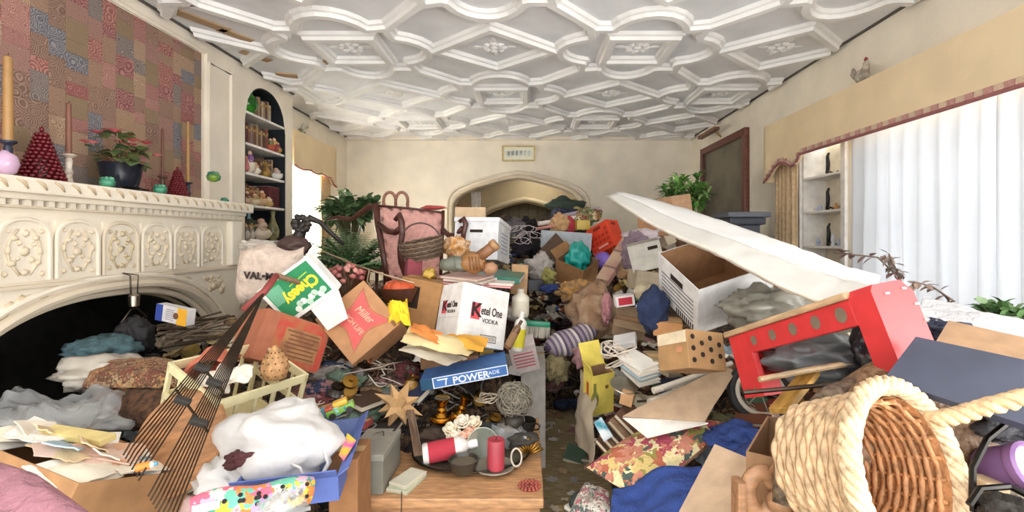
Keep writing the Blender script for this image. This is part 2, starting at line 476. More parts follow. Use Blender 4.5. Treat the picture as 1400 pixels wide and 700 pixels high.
# end wall with its Tudor arch
AH = [(0, 2.367), (.2, 2.335), (.42, 2.28), (.67, 2.205), (.85, 2.12), (.94, 2.04), (.985, 1.95), (1.0, 1.80)]
AXC, AHW = -.149, .99
def arch_z(x, hw=AHW, xc=AXC, dz=0): return lerp_tab(AH, min(1, abs(x - xc) / hw)) + dz
aus = sorted(set([XL - .1, AXC - AHW] + [AXC + s * AHW * t for t in (0, .1, .2, .3, .42, .55, .67, .76, .85, .9, .94, .985) for s in (-1, 1)] + [AXC + AHW, XR + .1]))
wall('wall_back', aus, lambda x: [(arch_z(x) if abs(x - AXC) < AHW else 0, ZC + .02)], lambda u, z, w: (u, YB + w, z), plaster, .22)
def arch_path(hw, xc, dz, z0): 
    ts = [1, 1, .985, .94, .85, .67, .42, .2, 0]
    l = [(xc - hw * t, lerp_tab(AH, t) + dz) for t in ts[1:]]
    return [(xc - hw, z0)] + l + [(2 * xc - x, z) for x, z in l[-2::-1]] + [(xc + hw, z0)]
mb = MB()
mb.tube([(x, YB - .005, z) for x, z in arch_path(AHW + .025, AXC, .025, .1)], .03, 8)
o = struct(mb.build('trim_5', M('#d8c9b0', 'plaster'), smooth=AUTO))
mb = MB(); mb.tube([(x, YB - .005, z) for x, z in arch_path(AHW + .085, AXC, .09, .1)], .022, 8)
struct(mb.build('trim_6', M('#e2d7c4', 'plaster'), smooth=AUTO))
# hall beyond: side walls, second arch, panelled end
hall = M('#cdbd9f', 'plaster'); hall2 = M('#b7aa88', 'wood', .7, col2='#9c9070')
struct(MB().box(-1.75, -1.6, YB + .22, 9.9, 0, 2.9).build('wall_hall_left', hall))
struct(MB().box(1.4, 1.55, YB + .22, 9.9, 0, 2.9).build('wall_hall_right', hall))
struct(MB().box(-1.75, 1.55, YB + .22, 9.9, 2.8, 2.9).build('ceiling_hall', hall))
Y2 = 8.7
a2 = lambda x: lerp_tab(AH, min(1, abs(x + .06) / .85)) - .26
us2 = sorted(set([-1.6, -.91, .79, 1.4] + [-.06 + s * .85 * t for t in (0, .2, .42, .67, .85, .94) for s in (-1, 1)]))
wall('wall_hall_arch', us2, lambda x: [(a2(x) if abs(x + .06) < .85 else 0, 2.8)], lambda u, z, w: (u, Y2 + w, z), M('#c3b494', 'plaster'), .15)
struct(MB().tube([(x, Y2 - .005, z) for x, z in arch_path(.9, -.06, -.2, .1)], .045, 8).build('trim_7', M('#d2c5a6', 'plaster'), smooth=AUTO))
hp = struct(MB().box(-1.6, 1.4, 9.75, 9.9, 0, 2.8).build('wall_hall_back', M('#7e7458', 'wood')))
for i in range(15):
    x = -1.55 + i * .195
    MB().cbox(x, x + .185, 9.72, 9.76, .05, 2.6, .006).build('panel_board', hall2, hp)

# chimney breast with the firebox opening and the bookcase niche
FY0, FY1, FCY = 1.52, 3.62, 2.57
def fire_z(y):
    t = min(1, abs(y - FCY) / .9); return .55 + .63 * max(0, 1 - t ** 2.5) ** .5
NY0, NY1 = 4.18, 4.88
def niche_z(y):
    t = (y - (NY0 + NY1) / 2) / ((NY1 - NY0) / 2); return 2.50 + .36 * max(0, 1 - min(1, abs(t)) ** 2.3) ** .5
bus = sorted(set([YF] + frange(FCY - .9, FCY + .9, 30) + frange(NY0, NY1, 16) + [5.03]))
def bsol(y):
    if abs(y - FCY) < .9: return [(fire_z(y), ZC), (0, 0)]
    if NY0 < y < NY1: return [(niche_z(y), ZC), (0, 1.0)]
    return [(0, ZC), (0, 0)]
wall('wall_chimney_breast', bus, bsol, lambda u, z, w: (XB - w, u, z), plaster_w, .10)
struct(MB().box(XL - .05, XB - .1, 4.93, 5.03, 0, ZC).build('wall_breast_return', plaster_w))
# raised panel mouldings on the breast
for n_, (y0, y1, z0, z1) in enumerate(((3.70, 3.98, 1.75, 2.82), (0.9, 3.66, 1.74, 2.88))):
    mb = MB()
    mb.tube([(XB + .002, y0, z0), (XB + .002, y1, z0), (XB + .002, y1, z1), (XB + .002, y0, z1)], .018, 6, closed=True)
    struct(mb.build('trim_%d' % (8 + n_), plaster_w, smooth=AUTO))
# recess wall with window
wall('wall_left', [5.03, 5.42, 6.16, YB], lambda y: [(0, .5), (2.3, ZC)] if 5.42 < y < 6.16 else [(0, ZC), (0, 0)], lambda u, z, w: (XL - w, u, z), plaster, .15)
mb = MB()
w2 = thing('window_2', None, None, Vector((XL - .1, 5.79, 1.4))); w2['kind'] = 'structure'
for y in (-.37, -.01, .35): MB().box(-.02, .02, y, y + .03, -.9, .9).build('mullion', white_paint, w2)
for z in (-.9, -.32, .28, .87): MB().box(-.02, .02, -.37, .38, z, z + .03).build('glazing_bar', white_paint, w2)
# window wall
WY0, WY1 = -.85, 3.42
NRY0, NRY1 = 3.74, 4.30
def rsol(y):
    if WY0 < y < WY1: return [(0, .55), (2.35, ZC)]
    if NRY0 < y < NRY1: return [(0, .95), (2.28, ZC)]
    return [(0, ZC), (0, 0)]
wall('wall_right', [YF, WY0, WY1, NRY0, NRY1, YB], rsol, lambda u, z, w: (XR + w, u, z), plaster, .10)
w1 = thing('window_1', None, None, Vector((XR + .05, 0, 1.4))); w1['kind'] = 'structure'
for i in range(8):
    y = WY0 + (WY1 - WY0 - .05) * i / 7; MB().box(-.025, .025, y, y + .05, -.85, .95).build('mullion', white_paint, w1)
for z in (-.85, -.35, .15, .6, .91): MB().box(-.02, .02, WY0, WY1, z, z + .035).build('glazing_bar', white_paint, w1)

# the rubbish heap: one height field that everything rests on
HC = [  # x, y, height
 (-2.3, 1.2, .50), (-2.3, 1.8, .52), (-2.3, 2.4, .60), (-2.35, 3.0, .74), (-2.2, 3.5, .85), (-2.2, 4.2, 1.0), (-2.2, 5, 1.0), (-2.2, 6, .95), (-2.2, 7, .9),
 (-1.6, .9, .45), (-1.6, 1.4, .50), (-1.6, 1.9, .56), (-1.6, 2.4, .68), (-1.5, 3.0, .95), (-1.5, 3.6, 1.02), (-1.5, 4.5, 1.02), (-1.5, 5.5, .95), (-1.5, 6.6, .95),
 (-1.0, .9, .40), (-1.0, 1.4, .45), (-1.0, 1.9, .60), (-1.0, 2.3, .80), (-1.0, 2.8, 1.0), (-1.0, 3.5, 1.05), (-1.0, 4.5, 1.05), (-1.0, 5.5, 1.05), (-1, 6.7, 1.0),
 (-.55, 1.0, .25), (-.55, 1.5, .3), (-.55, 1.9, .40), (-.55, 2.2, .58), (-.55, 2.6, .84), (-.55, 3.1, 1.02), (-.5, 4, 1.08), (-.5, 5, 1.12), (-.5, 6, 1.18), (-.5, 6.9, 1.2),
 (-.2, 1.0, .1), (-.2, 1.6, .15), (-.2, 2.1, .40), (-.2, 2.35, .62), (-.2, 2.7, .86), (-.1, 3.2, .90), (-.1, 4, .92), (-.15, 5, 1.08), (-.1, 6, 1.25), (-.1, 6.9, 1.3),
 (.02, 1.6, 0), (.05, 2.2, .10), (.05, 2.6, .25), (.05, 3.0, .35), (.05, 3.5, .40), (.08, 4, .5),
 (.14, 1.5, -.05), (.16, 2.0, -.05), (.22, 2.5, -.06), (.24, 3.0, -.05), (.24, 3.4, -.02), (.24, 3.7, .05), (.22, 4.0, .2), (.2, 4.4, .55), (.2, 4.9, .9), (.2, 5.5, 1.1), (.2, 6.2, 1.22), (.2, 6.9, 1.3),
 (.34, 1.5, -.05), (.36, 2.0, -.03), (.40, 2.4, .15), (.42, 2.7, .35), (.42, 3.1, .55), (.45, 3.6, .8), (.5, 4.2, 1.08), (.55, 5, 1.42), (.6, 6, 1.62), (.6, 6.9, 1.55),
 (.5, 1.3, .30), (.5, 1.7, .40), (.55, 2.1, .56), (.6, 2.5, .76), (.65, 3, .95), (.7, 3.6, 1.05), (.8, 4.4, 1.2), (1.3, 4.25, 1.42), (1, 5.5, 1.3), (1, 6.8, 1.0),
 (.75, .9, .45), (.75, 1.3, .55), (.85, 1.7, .68), (.9, 2.1, .85), (.95, 2.5, .95), (1.05, 3, 1.02), (1.2, 3.8, 1.05), (1.5, 5, 1.0), (1.6, 6.5, .95),
 (1.0, .7, .72), (1.05, 1.1, .82), (1.2, 1.5, .90), (1.3, 2, .95), (1.5, 2.6, .95), (1.7, 3.4, .9), (2, 4.5, .85), (2.1, 6, .8),
 (1.5, .7, .80), (1.6, 1.2, .85), (1.8, 1.8, .85), (2.1, 2.5, .8), (2.2, 3.2, .75), (2.2, 1.2, .75), (2.2, .7, .7), (2.3, 4, .7), (2.3, 7, .7)]
_hx = np.array([h[0] for h in HC]); _hy = np.array([h[1] for h in HC]); _hz = np.array([h[2] for h in HC])
def H(x, y):
    d2 = (_hx - x) ** 2 * 1.7 + (_hy - y) ** 2
    w = np.exp(-d2 / (2 * .17 ** 2)) + 2e-4 / (d2 + .05) ** 2
    h = float((w * _hz).sum() / w.sum())
    side = .145 + .05 * math.sin(y * 3.1)                      # the trodden aisle
    e = abs(x - .245) - side
    k = min(1, max(0, (y - 3.75) / .9))
    lim = max(0, e) * (3.2 if x < .245 else 2.4) - .06 + k * k * 1.4
    return min(h, lim)
def on_heap(px, py, lift=0.0, d0=.75, d1=7.0):
    """first point of the heap along the line of sight"""
    d = d0
    while d < d1:
        p = P(px, py, d)
        if p.z <= H(p.x, p.y) + lift: return p
        d += .02
    return P(px, py, d1)
mb = MB()
nx, ny = 118, 150
gx = frange(XB + .35, XR - .14, nx); gy = frange(.55, YB - .02, ny)
vs = []; fs = []
for j in range(ny + 1):
    for i in range(nx + 1):
        x, y = gx[i], gy[j]; h = H(x, y)
        q = Vector((x * 7, y * 7, 0))
        rough = .5 * noise.noise(q) + .35 * noise.noise(q * 2.3) + .5 * abs(noise.noise(q * 1.4 + Vector((5, 9, 2))))
        h2 = h - .085 + .075 * rough * min(1, max(0, (h + .02) * 5))
        vs.append((x + .02 * noise.noise(q * 1.9), y + .02 * noise.noise(q * 1.7 + Vector((3, 3, 3))), max(h2, -.03)))
for j in range(ny):
    for i in range(nx):
        a = j * (nx + 1) + i; fs.append((a, a + 1, a + nx + 2, a + nx + 1))
n0 = len(vs)
mb.add(vs, fs)
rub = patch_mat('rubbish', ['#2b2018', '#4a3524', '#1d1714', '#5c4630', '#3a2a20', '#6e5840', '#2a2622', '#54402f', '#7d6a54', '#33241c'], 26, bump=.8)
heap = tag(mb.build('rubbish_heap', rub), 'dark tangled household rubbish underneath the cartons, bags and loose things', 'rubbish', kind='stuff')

# ------------------------------------------------------------------ fireplace
stone = M('#ebe2d0', 'plaster'); stone_d = M('#dccfb8', 'plaster'); soot = M('#14130f', 'plain', .8, col2='#221f1b')
FX = -2.2
fp = thing('fireplace', 'carved cream stone fireplace with arched black firebox and crested frieze panels', 'fireplace', Vector((XB, FCY, 0)))
fp_inv = fp.matrix_world.inverted()
def fpart(mb, name, mat, parent=fp, smooth=False):
    mb2 = MB(); mb2.v = [tuple(Vector(p) - Vector((XB, FCY, 0))) for p in mb.v]; mb2.f = mb.f; mb2.mi = mb.mi
    return mb2.build(name, mat, parent, smooth)
mb = MB()
ys = [FY0] + frange(FCY - .9, FCY + .9, 36) + [FY1]
for a, b in zip(ys[:-1], ys[1:]):
    za = fire_z(a) if abs(a - FCY) < .9 - 1e-6 else (0 if (a < FCY - .89 and b < FCY - .85 and a == FY0) or a > FCY + .85 else .55)
    zb = fire_z(b) if abs(b - FCY) < .9 - 1e-6 else (.55 if b < FY1 and b > FCY else (0 if b == FY1 else (0 if a == FY0 else .55)))
    if a == FY0 or b == FY1: za = zb = 0
    mb.hexa([(FX - .09, a, za), (FX, a, za), (FX, b, zb), (FX - .09, b, zb), (FX - .09, a, 1.24), (FX, a, 1.24), (FX, b, 1.24), (FX - .09, b, 1.24)])
fpart(mb, 'surround', stone)
mb = MB().box(XB, FX - .012, FY0, FY1, 1.24, 1.585); fpart(mb, 'frieze', stone)
fpart(MB().cbox(FX - .02, FX + .018, FY0 - .01, FY1 + .01, 1.228, 1.246, .005), 'string_course', stone_d)
mb = MB()                                            # firebox
YA, YZ = FCY - .9, FCY + .9
mb.box(-3.05, -2.98, YA, YZ, 0, 1.3); mb.box(-3.0, XB - .1, YA - .06, YA, 0, 1.3); mb.box(-3.0, XB - .1, YZ, YZ + .06, 0, 1.3)
mb.box(-3.0, XB - .1, YA, YZ, 1.22, 1.3); mb.box(-3.0, FX - .05, YA, YZ, .02, .06)
for a, b in zip(frange(YA, YZ, 30)[:-1], frange(YA, YZ, 30)[1:]):
    za, zb = fire_z(a), fire_z(b)
    mb.hexa([(-3.0, a, za - .035), (FX - .09, a, za - .035), (FX - .09, b, zb - .035), (-3.0, b, zb - .035), (-3.0, a, za - .004), (FX - .09, a, za - .004), (FX - .09, b, zb - .004), (-3.0, b, zb - .004)])
mb.box(-3.0, FX - .09, YA + .004, YA + .03, 0, .56); mb.box(-3.0, FX - .09, YZ - .03, YZ - .004, 0, .56)
mb.box(FX - .12, FX - .09, FY0 + .01, YA, 0, 1.23); mb.box(FX - .12, FX - .09, YZ, FY1 - .01, 0, 1.23)
fpart(mb, 'firebox', soot)
for k, (off, r, xx, mt) in enumerate(((.018, .024, FX + .004, stone_d), (.065, .016, FX + .004, stone), (-.022, .02, FX - .05, stone_d), (-.03, .018, FX - .12, M('#a8977a', 'plaster')))):
    pts = []
    for i in range(41):
        t = -1 + 2 * i / 40; y = FCY + t * (.9 + off); tt = min(1, abs(t))
        pts.append((xx, y, .55 + (.63 + off) * max(0, 1 - tt ** 2.5) ** .5))
    fpart(MB().tube([(xx, pts[0][1], .1)] + pts + [(xx, pts[-1][1], .1)], r, 8), 'arch_moulding', mt, smooth=AUTO)
for k in range(7):                                   # frieze panels
    y0 = 3.437 - .247 * (k + 1); y1 = y0 + .247; yc = (y0 + y1) / 2
    pn = fpart(MB().box(FX - .014, FX - .004, y0 + .018, y1 - .018, 1.258, 1.535), 'carved_panel', stone)
    mb = MB(); q = []
    for i in range(13):
        a = math.pi * i / 12; q.append((FX, yc - .107 * math.cos(a), 1.44 + .095 * math.sin(a) ** .75))
    mb.tube([(FX, yc - .107, 1.262)] + q + [(FX, yc + .107, 1.262)], .0095, 6)
    fpart(mb, 'panel_arch', stone_d if k == 3 else stone, smooth=AUTO).parent = pn
    mb = MB(); rr = random.Random(k)
    lobes = [(0, .0, .03, .03), (-.045, .06, .022, .018), (.045, .06, .022, .018), (-.05, -.05, .024, .02), (.05, -.05, .024, .02), (0, .09, .018, .022), (0, -.09, .03, .018),
             (-.07, .01, .012, .03), (.07, .01, .012, .03), (-.02, .04, .012, .02), (.025, -.03, .014, .018), (-.07, .1, .012, .012), (.07, .1, .012, .012), (-.075, -.1, .012, .016), (.075, -.1, .012, .016), (.03, .03, .01, .012), (-.03, -.035, .01, .012)]
    for i, (dy, dz, sy, sz) in enumerate(lobes):
        mb.blob((FX - .002, yc + dy + rr.uniform(-.006, .006), 1.39 + dz * .95 + rr.uniform(-.006, .006)), (.014, sy * .8, sz * .8), .4, 3.5, 9, i + k * 30)
    for sg in (-1, 1):
        mb.tube([(FX - .002, yc + sg * (.02 + .05 * math.sin(t)), 1.29 + .2 * t / 3) for t in (0, .5, 1, 1.5, 2, 2.5, 3)], .006, 5)
    fpart(mb, 'carving', M('#c8b898', 'plaster') if k == 3 else M('#dccdb2', 'plaster'), smooth=True).parent = pn
for sg in (1, -1):                                   # spandrel leaf carving
    mb = MB()
    for i in range(11):
        t = i / 10; mb.blob((FX, FCY + sg * (.42 + .42 * t), 1.19 - .13 * t + .035 * math.sin(9 * t) * (.4 + t)), (.012, .035, .014 + .018 * t), .5, 3, 8, i)
    for i in range(9):
        t = i / 8; mb.blob((FX, FCY + sg * (.66 + .2 * t), 1.18 - .04 * t * (i % 3)), (.012, .02, .016), .5, 3, 8, i + 40)
    fpart(mb, 'spandrel_carving', M('#d5c4a6', 'plaster'), smooth=True)
fpart(MB().cbox(FX - .05, FX + .03, FY1 - .13, FY1, 1.25, 1.58, .012), 'end_pilaster', stone)
nd = 40; first = None
for i in range(nd):
    y = FY0 + .02 + (FY1 - FY0 - .04) * i / nd
    if first is None: first = fpart(MB().box(FX - .02, FX + .028, y, y + .024, 1.592, 1.618), 'dentil', stone)
    else:
        c = rep(first, fp); c.location = (0, (FY1 - FY0 - .04) * i / nd, 0)
fpart(MB().cbox(XB, FX + .018, FY0 - .01, FY1 + .01, 1.582, 1.594, .004), 'dentil_band', stone_d)
fpart(MB().cbox(XB, FX + .045, FY0 - .02, FY1 + .02, 1.618, 1.645, .008), 'bed_moulding', stone)
fpart(MB().cbox(XB, FX + .085, FY0 - .05, FY1 + .05, 1.643, 1.712, .012), 'mantel_shelf', M('#efe6d4', 'plaster'))
first = None
for i in range(26):
    y = FY0 + .05 + i * .079
    if first is None: first = fpart(MB().tube([(FX + .086, y, 1.70), (FX + .094, y + .025, 1.685), (FX + .086, y + .045, 1.662)], [.004, .006, .004], 6), 'rope_twist', M('#cdb898', 'plaster'), smooth=True)
    else: c = rep(first, fp); c.location = (0, i * .079, 0)
SH = 1.712     # top of the mantel shelf

# patchwork hanging above the mantel
tap = thing('patchwork_hanging', 'faded rose and brown embroidered patchwork cloth hanging above the mantel', 'tapestry', Vector((XB + .012, 2.5, 1.72)))
MB().grid(lambda u, v: (.006 * noise.noise(Vector((u * 9, v * 6, 1))) - .004, -1.2 + 2.3 * u, .0 + 1.135 * v), 30, 14, .006).build('backing_cloth', M('#7a5f50', 'cloth'), tap)
pc = [('#a5645e', '#7d4c48', '#c09080'), ('#8f6e5c', '#6e5446', '#b29680'), ('#9c7468', '#7c5650', '#c2a090'), ('#b07a70', '#8a5450', '#cda596'), ('#86685a', '#665044', '#a88c78'), ('#a88868', '#84684e', '#c4aa88'), ('#944e4c', '#6e3a3a', '#b88478'), ('#9e7c64', '#735848', '#bea48a'), ('#7a7470', '#5c5654', '#a09890'), ('#66707e', '#4c5666', '#a8a49c'), ('#a86a66', '#80504c', '#c89c90'), ('#8f7a58', '#6a5842', '#ac987a'), ('#95585a', '#704244', '#ba8a80'), ('#b09274', '#8a6e56', '#cdb498')]
def mixc(a, b, k): return '#' + ''.join('%02x' % int(int(a[i:i + 2], 16) * (1 - k) + int(b[i:i + 2], 16) * k) for i in (1, 3, 5))
pc = [(mixc(a, '#a08074', .3), mixc(mixc(b, '#8a7068', .3), a, .3), mixc(mixc(c, '#c0a89a', .35), a, .35)) for a, b, c in pc]
pm = [embroidery('embroidery_%d' % i, *c, 14 + 5 * (i % 4), 5 + 2 * (i % 3)) for i, c in enumerate(pc)]
rt = random.Random(5); y = -1.19
while y < 1.09:
    w = rt.choice((.075, .09, .11, .13)); w = min(w, 1.095 - y); z = .004
    if w < .03: break
    while z < 1.12:
        h = rt.choice((.07, .09, .12, .15)); h = min(h, 1.13 - z)
        if h > .02:
            mt = pm[rt.randrange(len(pm))]
            x0 = rt.uniform(.007, .009)
            MB().cbox(x0 - .006, x0, y + .0006, y + w - .0006, z + .0006, z + h - .0006, .0012).build('patch', mt, tap)
        z += h
    y += w

# ------------------------------------------------------------------ things on the mantel
def mant(px, X=-2.3): return Vector((X, F * X / (px - CX), SH))
gold = M('#b78a4c', 'metal', .4); wax_tan = M('#a8804c', 'plain', .4); brownwax = M('#7c4f3e', 'plain', .5)
def candlestick(px, hb, hc, rc, mat_c, mat_b, label, X=-2.3, tilt=0):
    t = thing('candlestick', label, 'candlestick', mant(px, X), 'candlesticks on the mantel')
    MB().lathe([(.034, 0), (.034, .012), (.018, .022), (.013, hb * .35), (.02, hb * .42), (.012, hb * .55), (.016, hb * .8), (.012, hb * .88), (.028, hb * .95), (.03, hb), (.014, hb)], 16).build('holder', mat_b, t, AUTO)
    MB().lathe([(rc, hb - .01), (rc * .95, hb + hc * .6), (rc * .85, hb + hc), (.002, hb + hc + .008)], 12).build('candle', mat_c, t, AUTO)
    MB().tube([(0, 0, hb + hc), (.002, 0, hb + hc + .018)], .0015, 5).build('wick', M('#2a2420'), t)
candlestick(11, .17, .37, .018, wax_tan, M('#2f3446', 'ceramic'), 'tall tan candle in a dark blue holder beside the larger red cone tree')
candlestick(94, .16, .25, .013, brownwax, M('#a08a78', 'ceramic', col2='#e2d8cc'), 'brown twisted candle in a mottled white holder between cone tree and begonia')
candlestick(222, .14, .30, .009, M('#6d4438', 'plain', .5), M('#6b4a38', 'wood'), 'thin dark brown candle behind the green ornament and smaller cone tree', -2.36)
candlestick(257, .13, .42, .012, wax_tan, M('#34384a', 'ceramic'), 'slim tan candle at the far end of the patchwork hanging', -2.38)
def cone_tree(px, h, r, label, X=-2.3):
    t = thing('cone_tree', label, 'ornament', mant(px, X), 'red cone trees on the mantel')
    MB().lathe([(r * .7, 0), (r * .8, .01), (r * .5, h * .5), (.004, h * .95)], 14).build('core', M('#4c1218', 'ceramic'), t, True)
    m = MB(); rows = 13
    for i in range(rows):
        z = h * (.03 + .9 * i / rows); rr = r * (1 - .86 * (i / rows)); n = max(5, int(20 * (1 - .65 * i / rows)))
        for j in range(n):
            a = 2 * math.pi * (j + .5 * (i % 2)) / n
            m.blob((rr * math.cos(a), rr * math.sin(a), z), (.0125, .0125, .0105), .1, 2, 7, j)
    m.build('berries', M('#66161f', 'ceramic'), t, True)['kind'] = 'stuff'
    MB().blob((0, 0, h * .96), (.01, .01, .014), 0, 1, 8).build('tip', M('#66161f', 'ceramic'), t, True)
cone_tree(57, .265, .085, 'larger dark red berry cone tree beside the tan candle')
cone_tree(243, .205, .06, 'smaller dark red berry cone tree at the end of the mantel')
def leaf(mb, base, dirv, L, W, droop=.2, up=(0, 0, 1), seg=3):
    b = Vector(base); d = Vector(dirv).normalized(); s = d.cross(Vector(up)); s = s.normalized() if s.length > 1e-4 else Vector((1, 0, 0))
    n = s.cross(d); vs = [b]; prof = [.75, 1.0, .6, .35]
    for i in range(1, seg):
        t = i / seg; c = b + d * L * t - Vector((0, 0, 1)) * droop * L * t * t
        w = W * .5 * math.sin(math.pi * min(1, t * .95 + .05)) ** .7
        vs += [c - s * w + n * W * .12, c, c + s * w + n * W * .12]
    vs.append(b + d * L - Vector((0, 0, 1)) * droop * L)
    fs = [(0, 1, 2), (0, 2, 3)]
    for i in range(seg - 2):
        o = 1 + 3 * i; fs += [(o, o + 3, o + 4, o + 1), (o + 1, o + 4, o + 5, o + 2)]
    o = 1 + 3 * (seg - 2); e = len(vs) - 1; fs += [(o, e, o + 1), (o + 1, e, o + 2)]
    mb.add(vs, fs)
def rdir(r, zmin=-.2, zmax=1.0):
    a = r.uniform(0, 2 * math.pi); z = r.uniform(zmin, zmax); q = math.sqrt(max(.02, 1 - z * z)); return Vector((q * math.cos(a), q * math.sin(a), z))
t = thing('potted_begonia', 'begonia with coral flowers in a glossy dark blue pot', 'potted plant', mant(165, -2.28))
MB().lathe([(.07, 0), (.075, .01), (.092, .09), (.1, .15), (.103, .155), (.096, .155), (.085, .13), (.02, .125)], 24).build('pot', M('#20242f', 'gloss'), t, AUTO)
r_ = random.Random(2); mg = MB()
stems = MB()
for k in range(26):
    d = rdir(r_, .1, 1); p = Vector((0, 0, .14)) + Vector((d.x * .14, d.y * .15, d.z * .19)) * r_.uniform(.5, 1)
    stems.tube([(0, 0, .12), tuple(p * .6 + Vector((0, 0, .05))), tuple(p)], .003, 4)
    for q in range(2): leaf(mg, p, rdir(r_, -.3, .6), .075, .075, .3)
stems.build('stems', M('#7c5a3a', 'leaf'), t)['kind'] = 'stuff'
mg.build('foliage', M('#4c6340', 'leaf', col2='#7d8a52'), t)['kind'] = 'stuff'
for k in range(11):
    d = rdir(r_, .0, 1); p = Vector((0, 0, .15)) + Vector((d.x * .16, d.y * .17, d.z * .2)); m = MB()
    for q in range(5): a = q * 1.257; leaf(m, p, (math.cos(a), math.sin(a), .5), .04, .035, .1)
    m.build('flower', M(r_.choice(('#d9616a', '#cf5058', '#e07f80')), 'leaf'), t)
def gourd(px, r, label, X=-2.17, z=SH, mat=None, ob='turban_ornament'):
    t = thing(ob, label, 'ornament', Vector((X, F * X / (px - CX), z)), 'green glazed ornaments by the mantel')
    m = MB(); m.lathe([(r * .3, 0), (r * .9, r * .3), (r, r * .8), (r * .8, r * 1.2), (r * .3, r * 1.35)], 16)
    m.build('body', mat or M('#4d9a78', 'ceramic', col2='#2f6a55'), t, True)
    m = MB()
    for k in range(6): a = k * 1.047; m.blob((r * .5 * math.cos(a), r * .5 * math.sin(a), r * 1.25), (r * .4, r * .4, r * .35), .2, 2, 8, k)
    m.build('crown', M('#6fb48e', 'ceramic', col2='#3c8064'), t, True)
gourd(147, .036, 'round green glazed ornament below the begonia pot')
gourd(219, .036, 'round green glazed ornament next to the smaller cone tree')
gourd(307, .03, 'small green glazed ornament at the bare end of the mantel', -2.3)
gourd(292, .05, 'lime and teal glazed ornament fixed to the breast wall', XB + .05, 1.89, M('#86ac3e', 'ceramic', col2='#3d7a64'), 'wall_ornament')
tag(MB().lathe([(.015, 0), (.035, .015), (.046, .05), (.038, .085), (.015, .1), (.01, .106)], 18).build('glass_orb', M('#c9a9c4', 'gloss'), smooth=True, loc=(-2.19, 1.99, SH)), 'pale lilac glass orb at the edge of the mantel', 'ornament')
t = thing('ash_tray', 'low dark metal tray lying below the begonia', 'tray', mant(180, -2.15))
MB().lathe([(.0, .0), (.03, 0), (.045, .014), (.042, .014), (.03, .005)], 14, (1, 1.3)).build('dish', M('#2d2a28', 'metal'), t, AUTO)
MB().box(-.008, .008, .05, .11, .006, .014).build('handle', M('#2d2a28', 'metal'), t)

# ------------------------------------------------------------------ built-in bookcase
bc = thing('bookcase', 'arched bookcase built into the chimney breast with dark lining and white shelves', 'bookcase', Vector((XB - .1, NY0, 1.0)))
navy = M('#1c2228', 'plain', .6)
def bpart(mb, name, mat, smooth=False, parent=bc):
    m2 = MB(); m2.v = [tuple(Vector(p) - Vector((XB - .1, NY0, 1.0))) for p in mb.v]; m2.f = mb.f; m2.mi = mb.mi
    return m2.build(name, mat, parent, smooth)
bpart(MB().box(XB - .34, XB - .32, NY0 - .02, NY1 + .02, 1.0, 2.9), 'back_panel', navy)
bpart(MB().box(XB - .32, XB - .002, NY0, NY0 + .012, 1.0, 2.5), 'side_panel', navy)
bpart(MB().box(XB - .32, XB - .002, NY1 - .012, NY1, 1.0, 2.5), 'side_panel', navy)
mb = MB()
for a, b in zip(frange(NY0, NY1, 16)[:-1], frange(NY0, NY1, 16)[1:]):
    za, zb = niche_z(a), niche_z(b)
    mb.hexa([(XB - .32, a, za - .012), (XB - .002, a, za - .012), (XB - .002, b, zb - .012), (XB - .32, b, zb - .012), (XB - .32, a, za), (XB - .002, a, za), (XB - .002, b, zb), (XB - .32, b, zb)])
bpart(mb, 'arched_head', navy)
SHELF = [2.585, 2.305, 2.04, 1.755, 1.43, 1.12]
for z in SHELF: bpart(MB().cbox(XB - .31, XB - .004, NY0 + .013, NY1 - .013, z - .022, z, .003), 'shelf', white_paint)
ordn = ['top', 'second', 'third', 'fourth', 'fifth']
bcol = {'maroon': '#5d2428', 'brown': '#6b4630', 'tan': '#a58a64', 'olive': '#5f5a3a', 'grey': '#7d7872', 'cream': '#c9baa0', 'rust': '#8e4a32', 'dark green': '#2f4a3c', 'black': '#2b2626', 'brick red': '#8f3a34', 'dusty blue': '#55657a'}
ords = ['first', 'second', 'third', 'fourth', 'fifth', 'sixth', 'seventh', 'eighth', 'ninth', 'tenth', 'eleventh', 'twelfth', 'thirteenth', 'fourteenth', 'fifteenth', 'sixteenth']
rb = random.Random(8)
def books(si, y0, y1, cols, hmin=.17, hmax=.215):
    y = y0; k = 0
    while y < y1 - .02:
        w = rb.uniform(.024, .042); h = rb.uniform(hmin, hmax); dp = rb.uniform(.13, .17); cn = rb.choice(cols)
        t = thing('book', '%s book, %s on the %s shelf counting from the mantel side' % (cn, ords[k], ordn[si]), 'book', Vector((XB - .05, y, SHELF[si])), 'books in the arched bookcase')
        cm = M(bcol[cn], 'cloth', .7)
        MB().cbox(-dp, 0, 0, w - .002, 0, h, .003).build('cover', cm, t)
        MB().box(-dp + .004, -.003, .003, w - .005, h - .001, h + .001).build('pages', M('#d8cbb0', 'paper'), t)
        MB().box(-.001, .0012, .003, w - .005, h * .7, h * .82).build('title_band', M('#b08f52', 'paper'), t)
        y += w; k += 1
books(0, NY0 + .30, NY0 + .52, ['tan', 'brown', 'olive', 'cream', 'maroon'], .17, .2)
books(1, NY0 + .03, NY0 + .46, ['maroon', 'rust', 'brown', 'grey', 'tan', 'olive'])
books(2, NY0 + .33, NY0 + .55, ['brown', 'tan', 'black', 'olive'], .15, .19)
books(3, NY0 + .02, NY0 + .30, ['brown', 'grey', 'tan', 'rust', 'maroon'], .15, .19)
books(4, NY0 + .02, NY0 + .30, ['brown', 'black', 'dark green', 'maroon'], .16, .2)
t = thing('book', 'wide maroon folio standing on the fourth shelf of the bookcase', 'book', Vector((XB - .04, NY0 + .46, SHELF[3])), 'books in the arched bookcase')
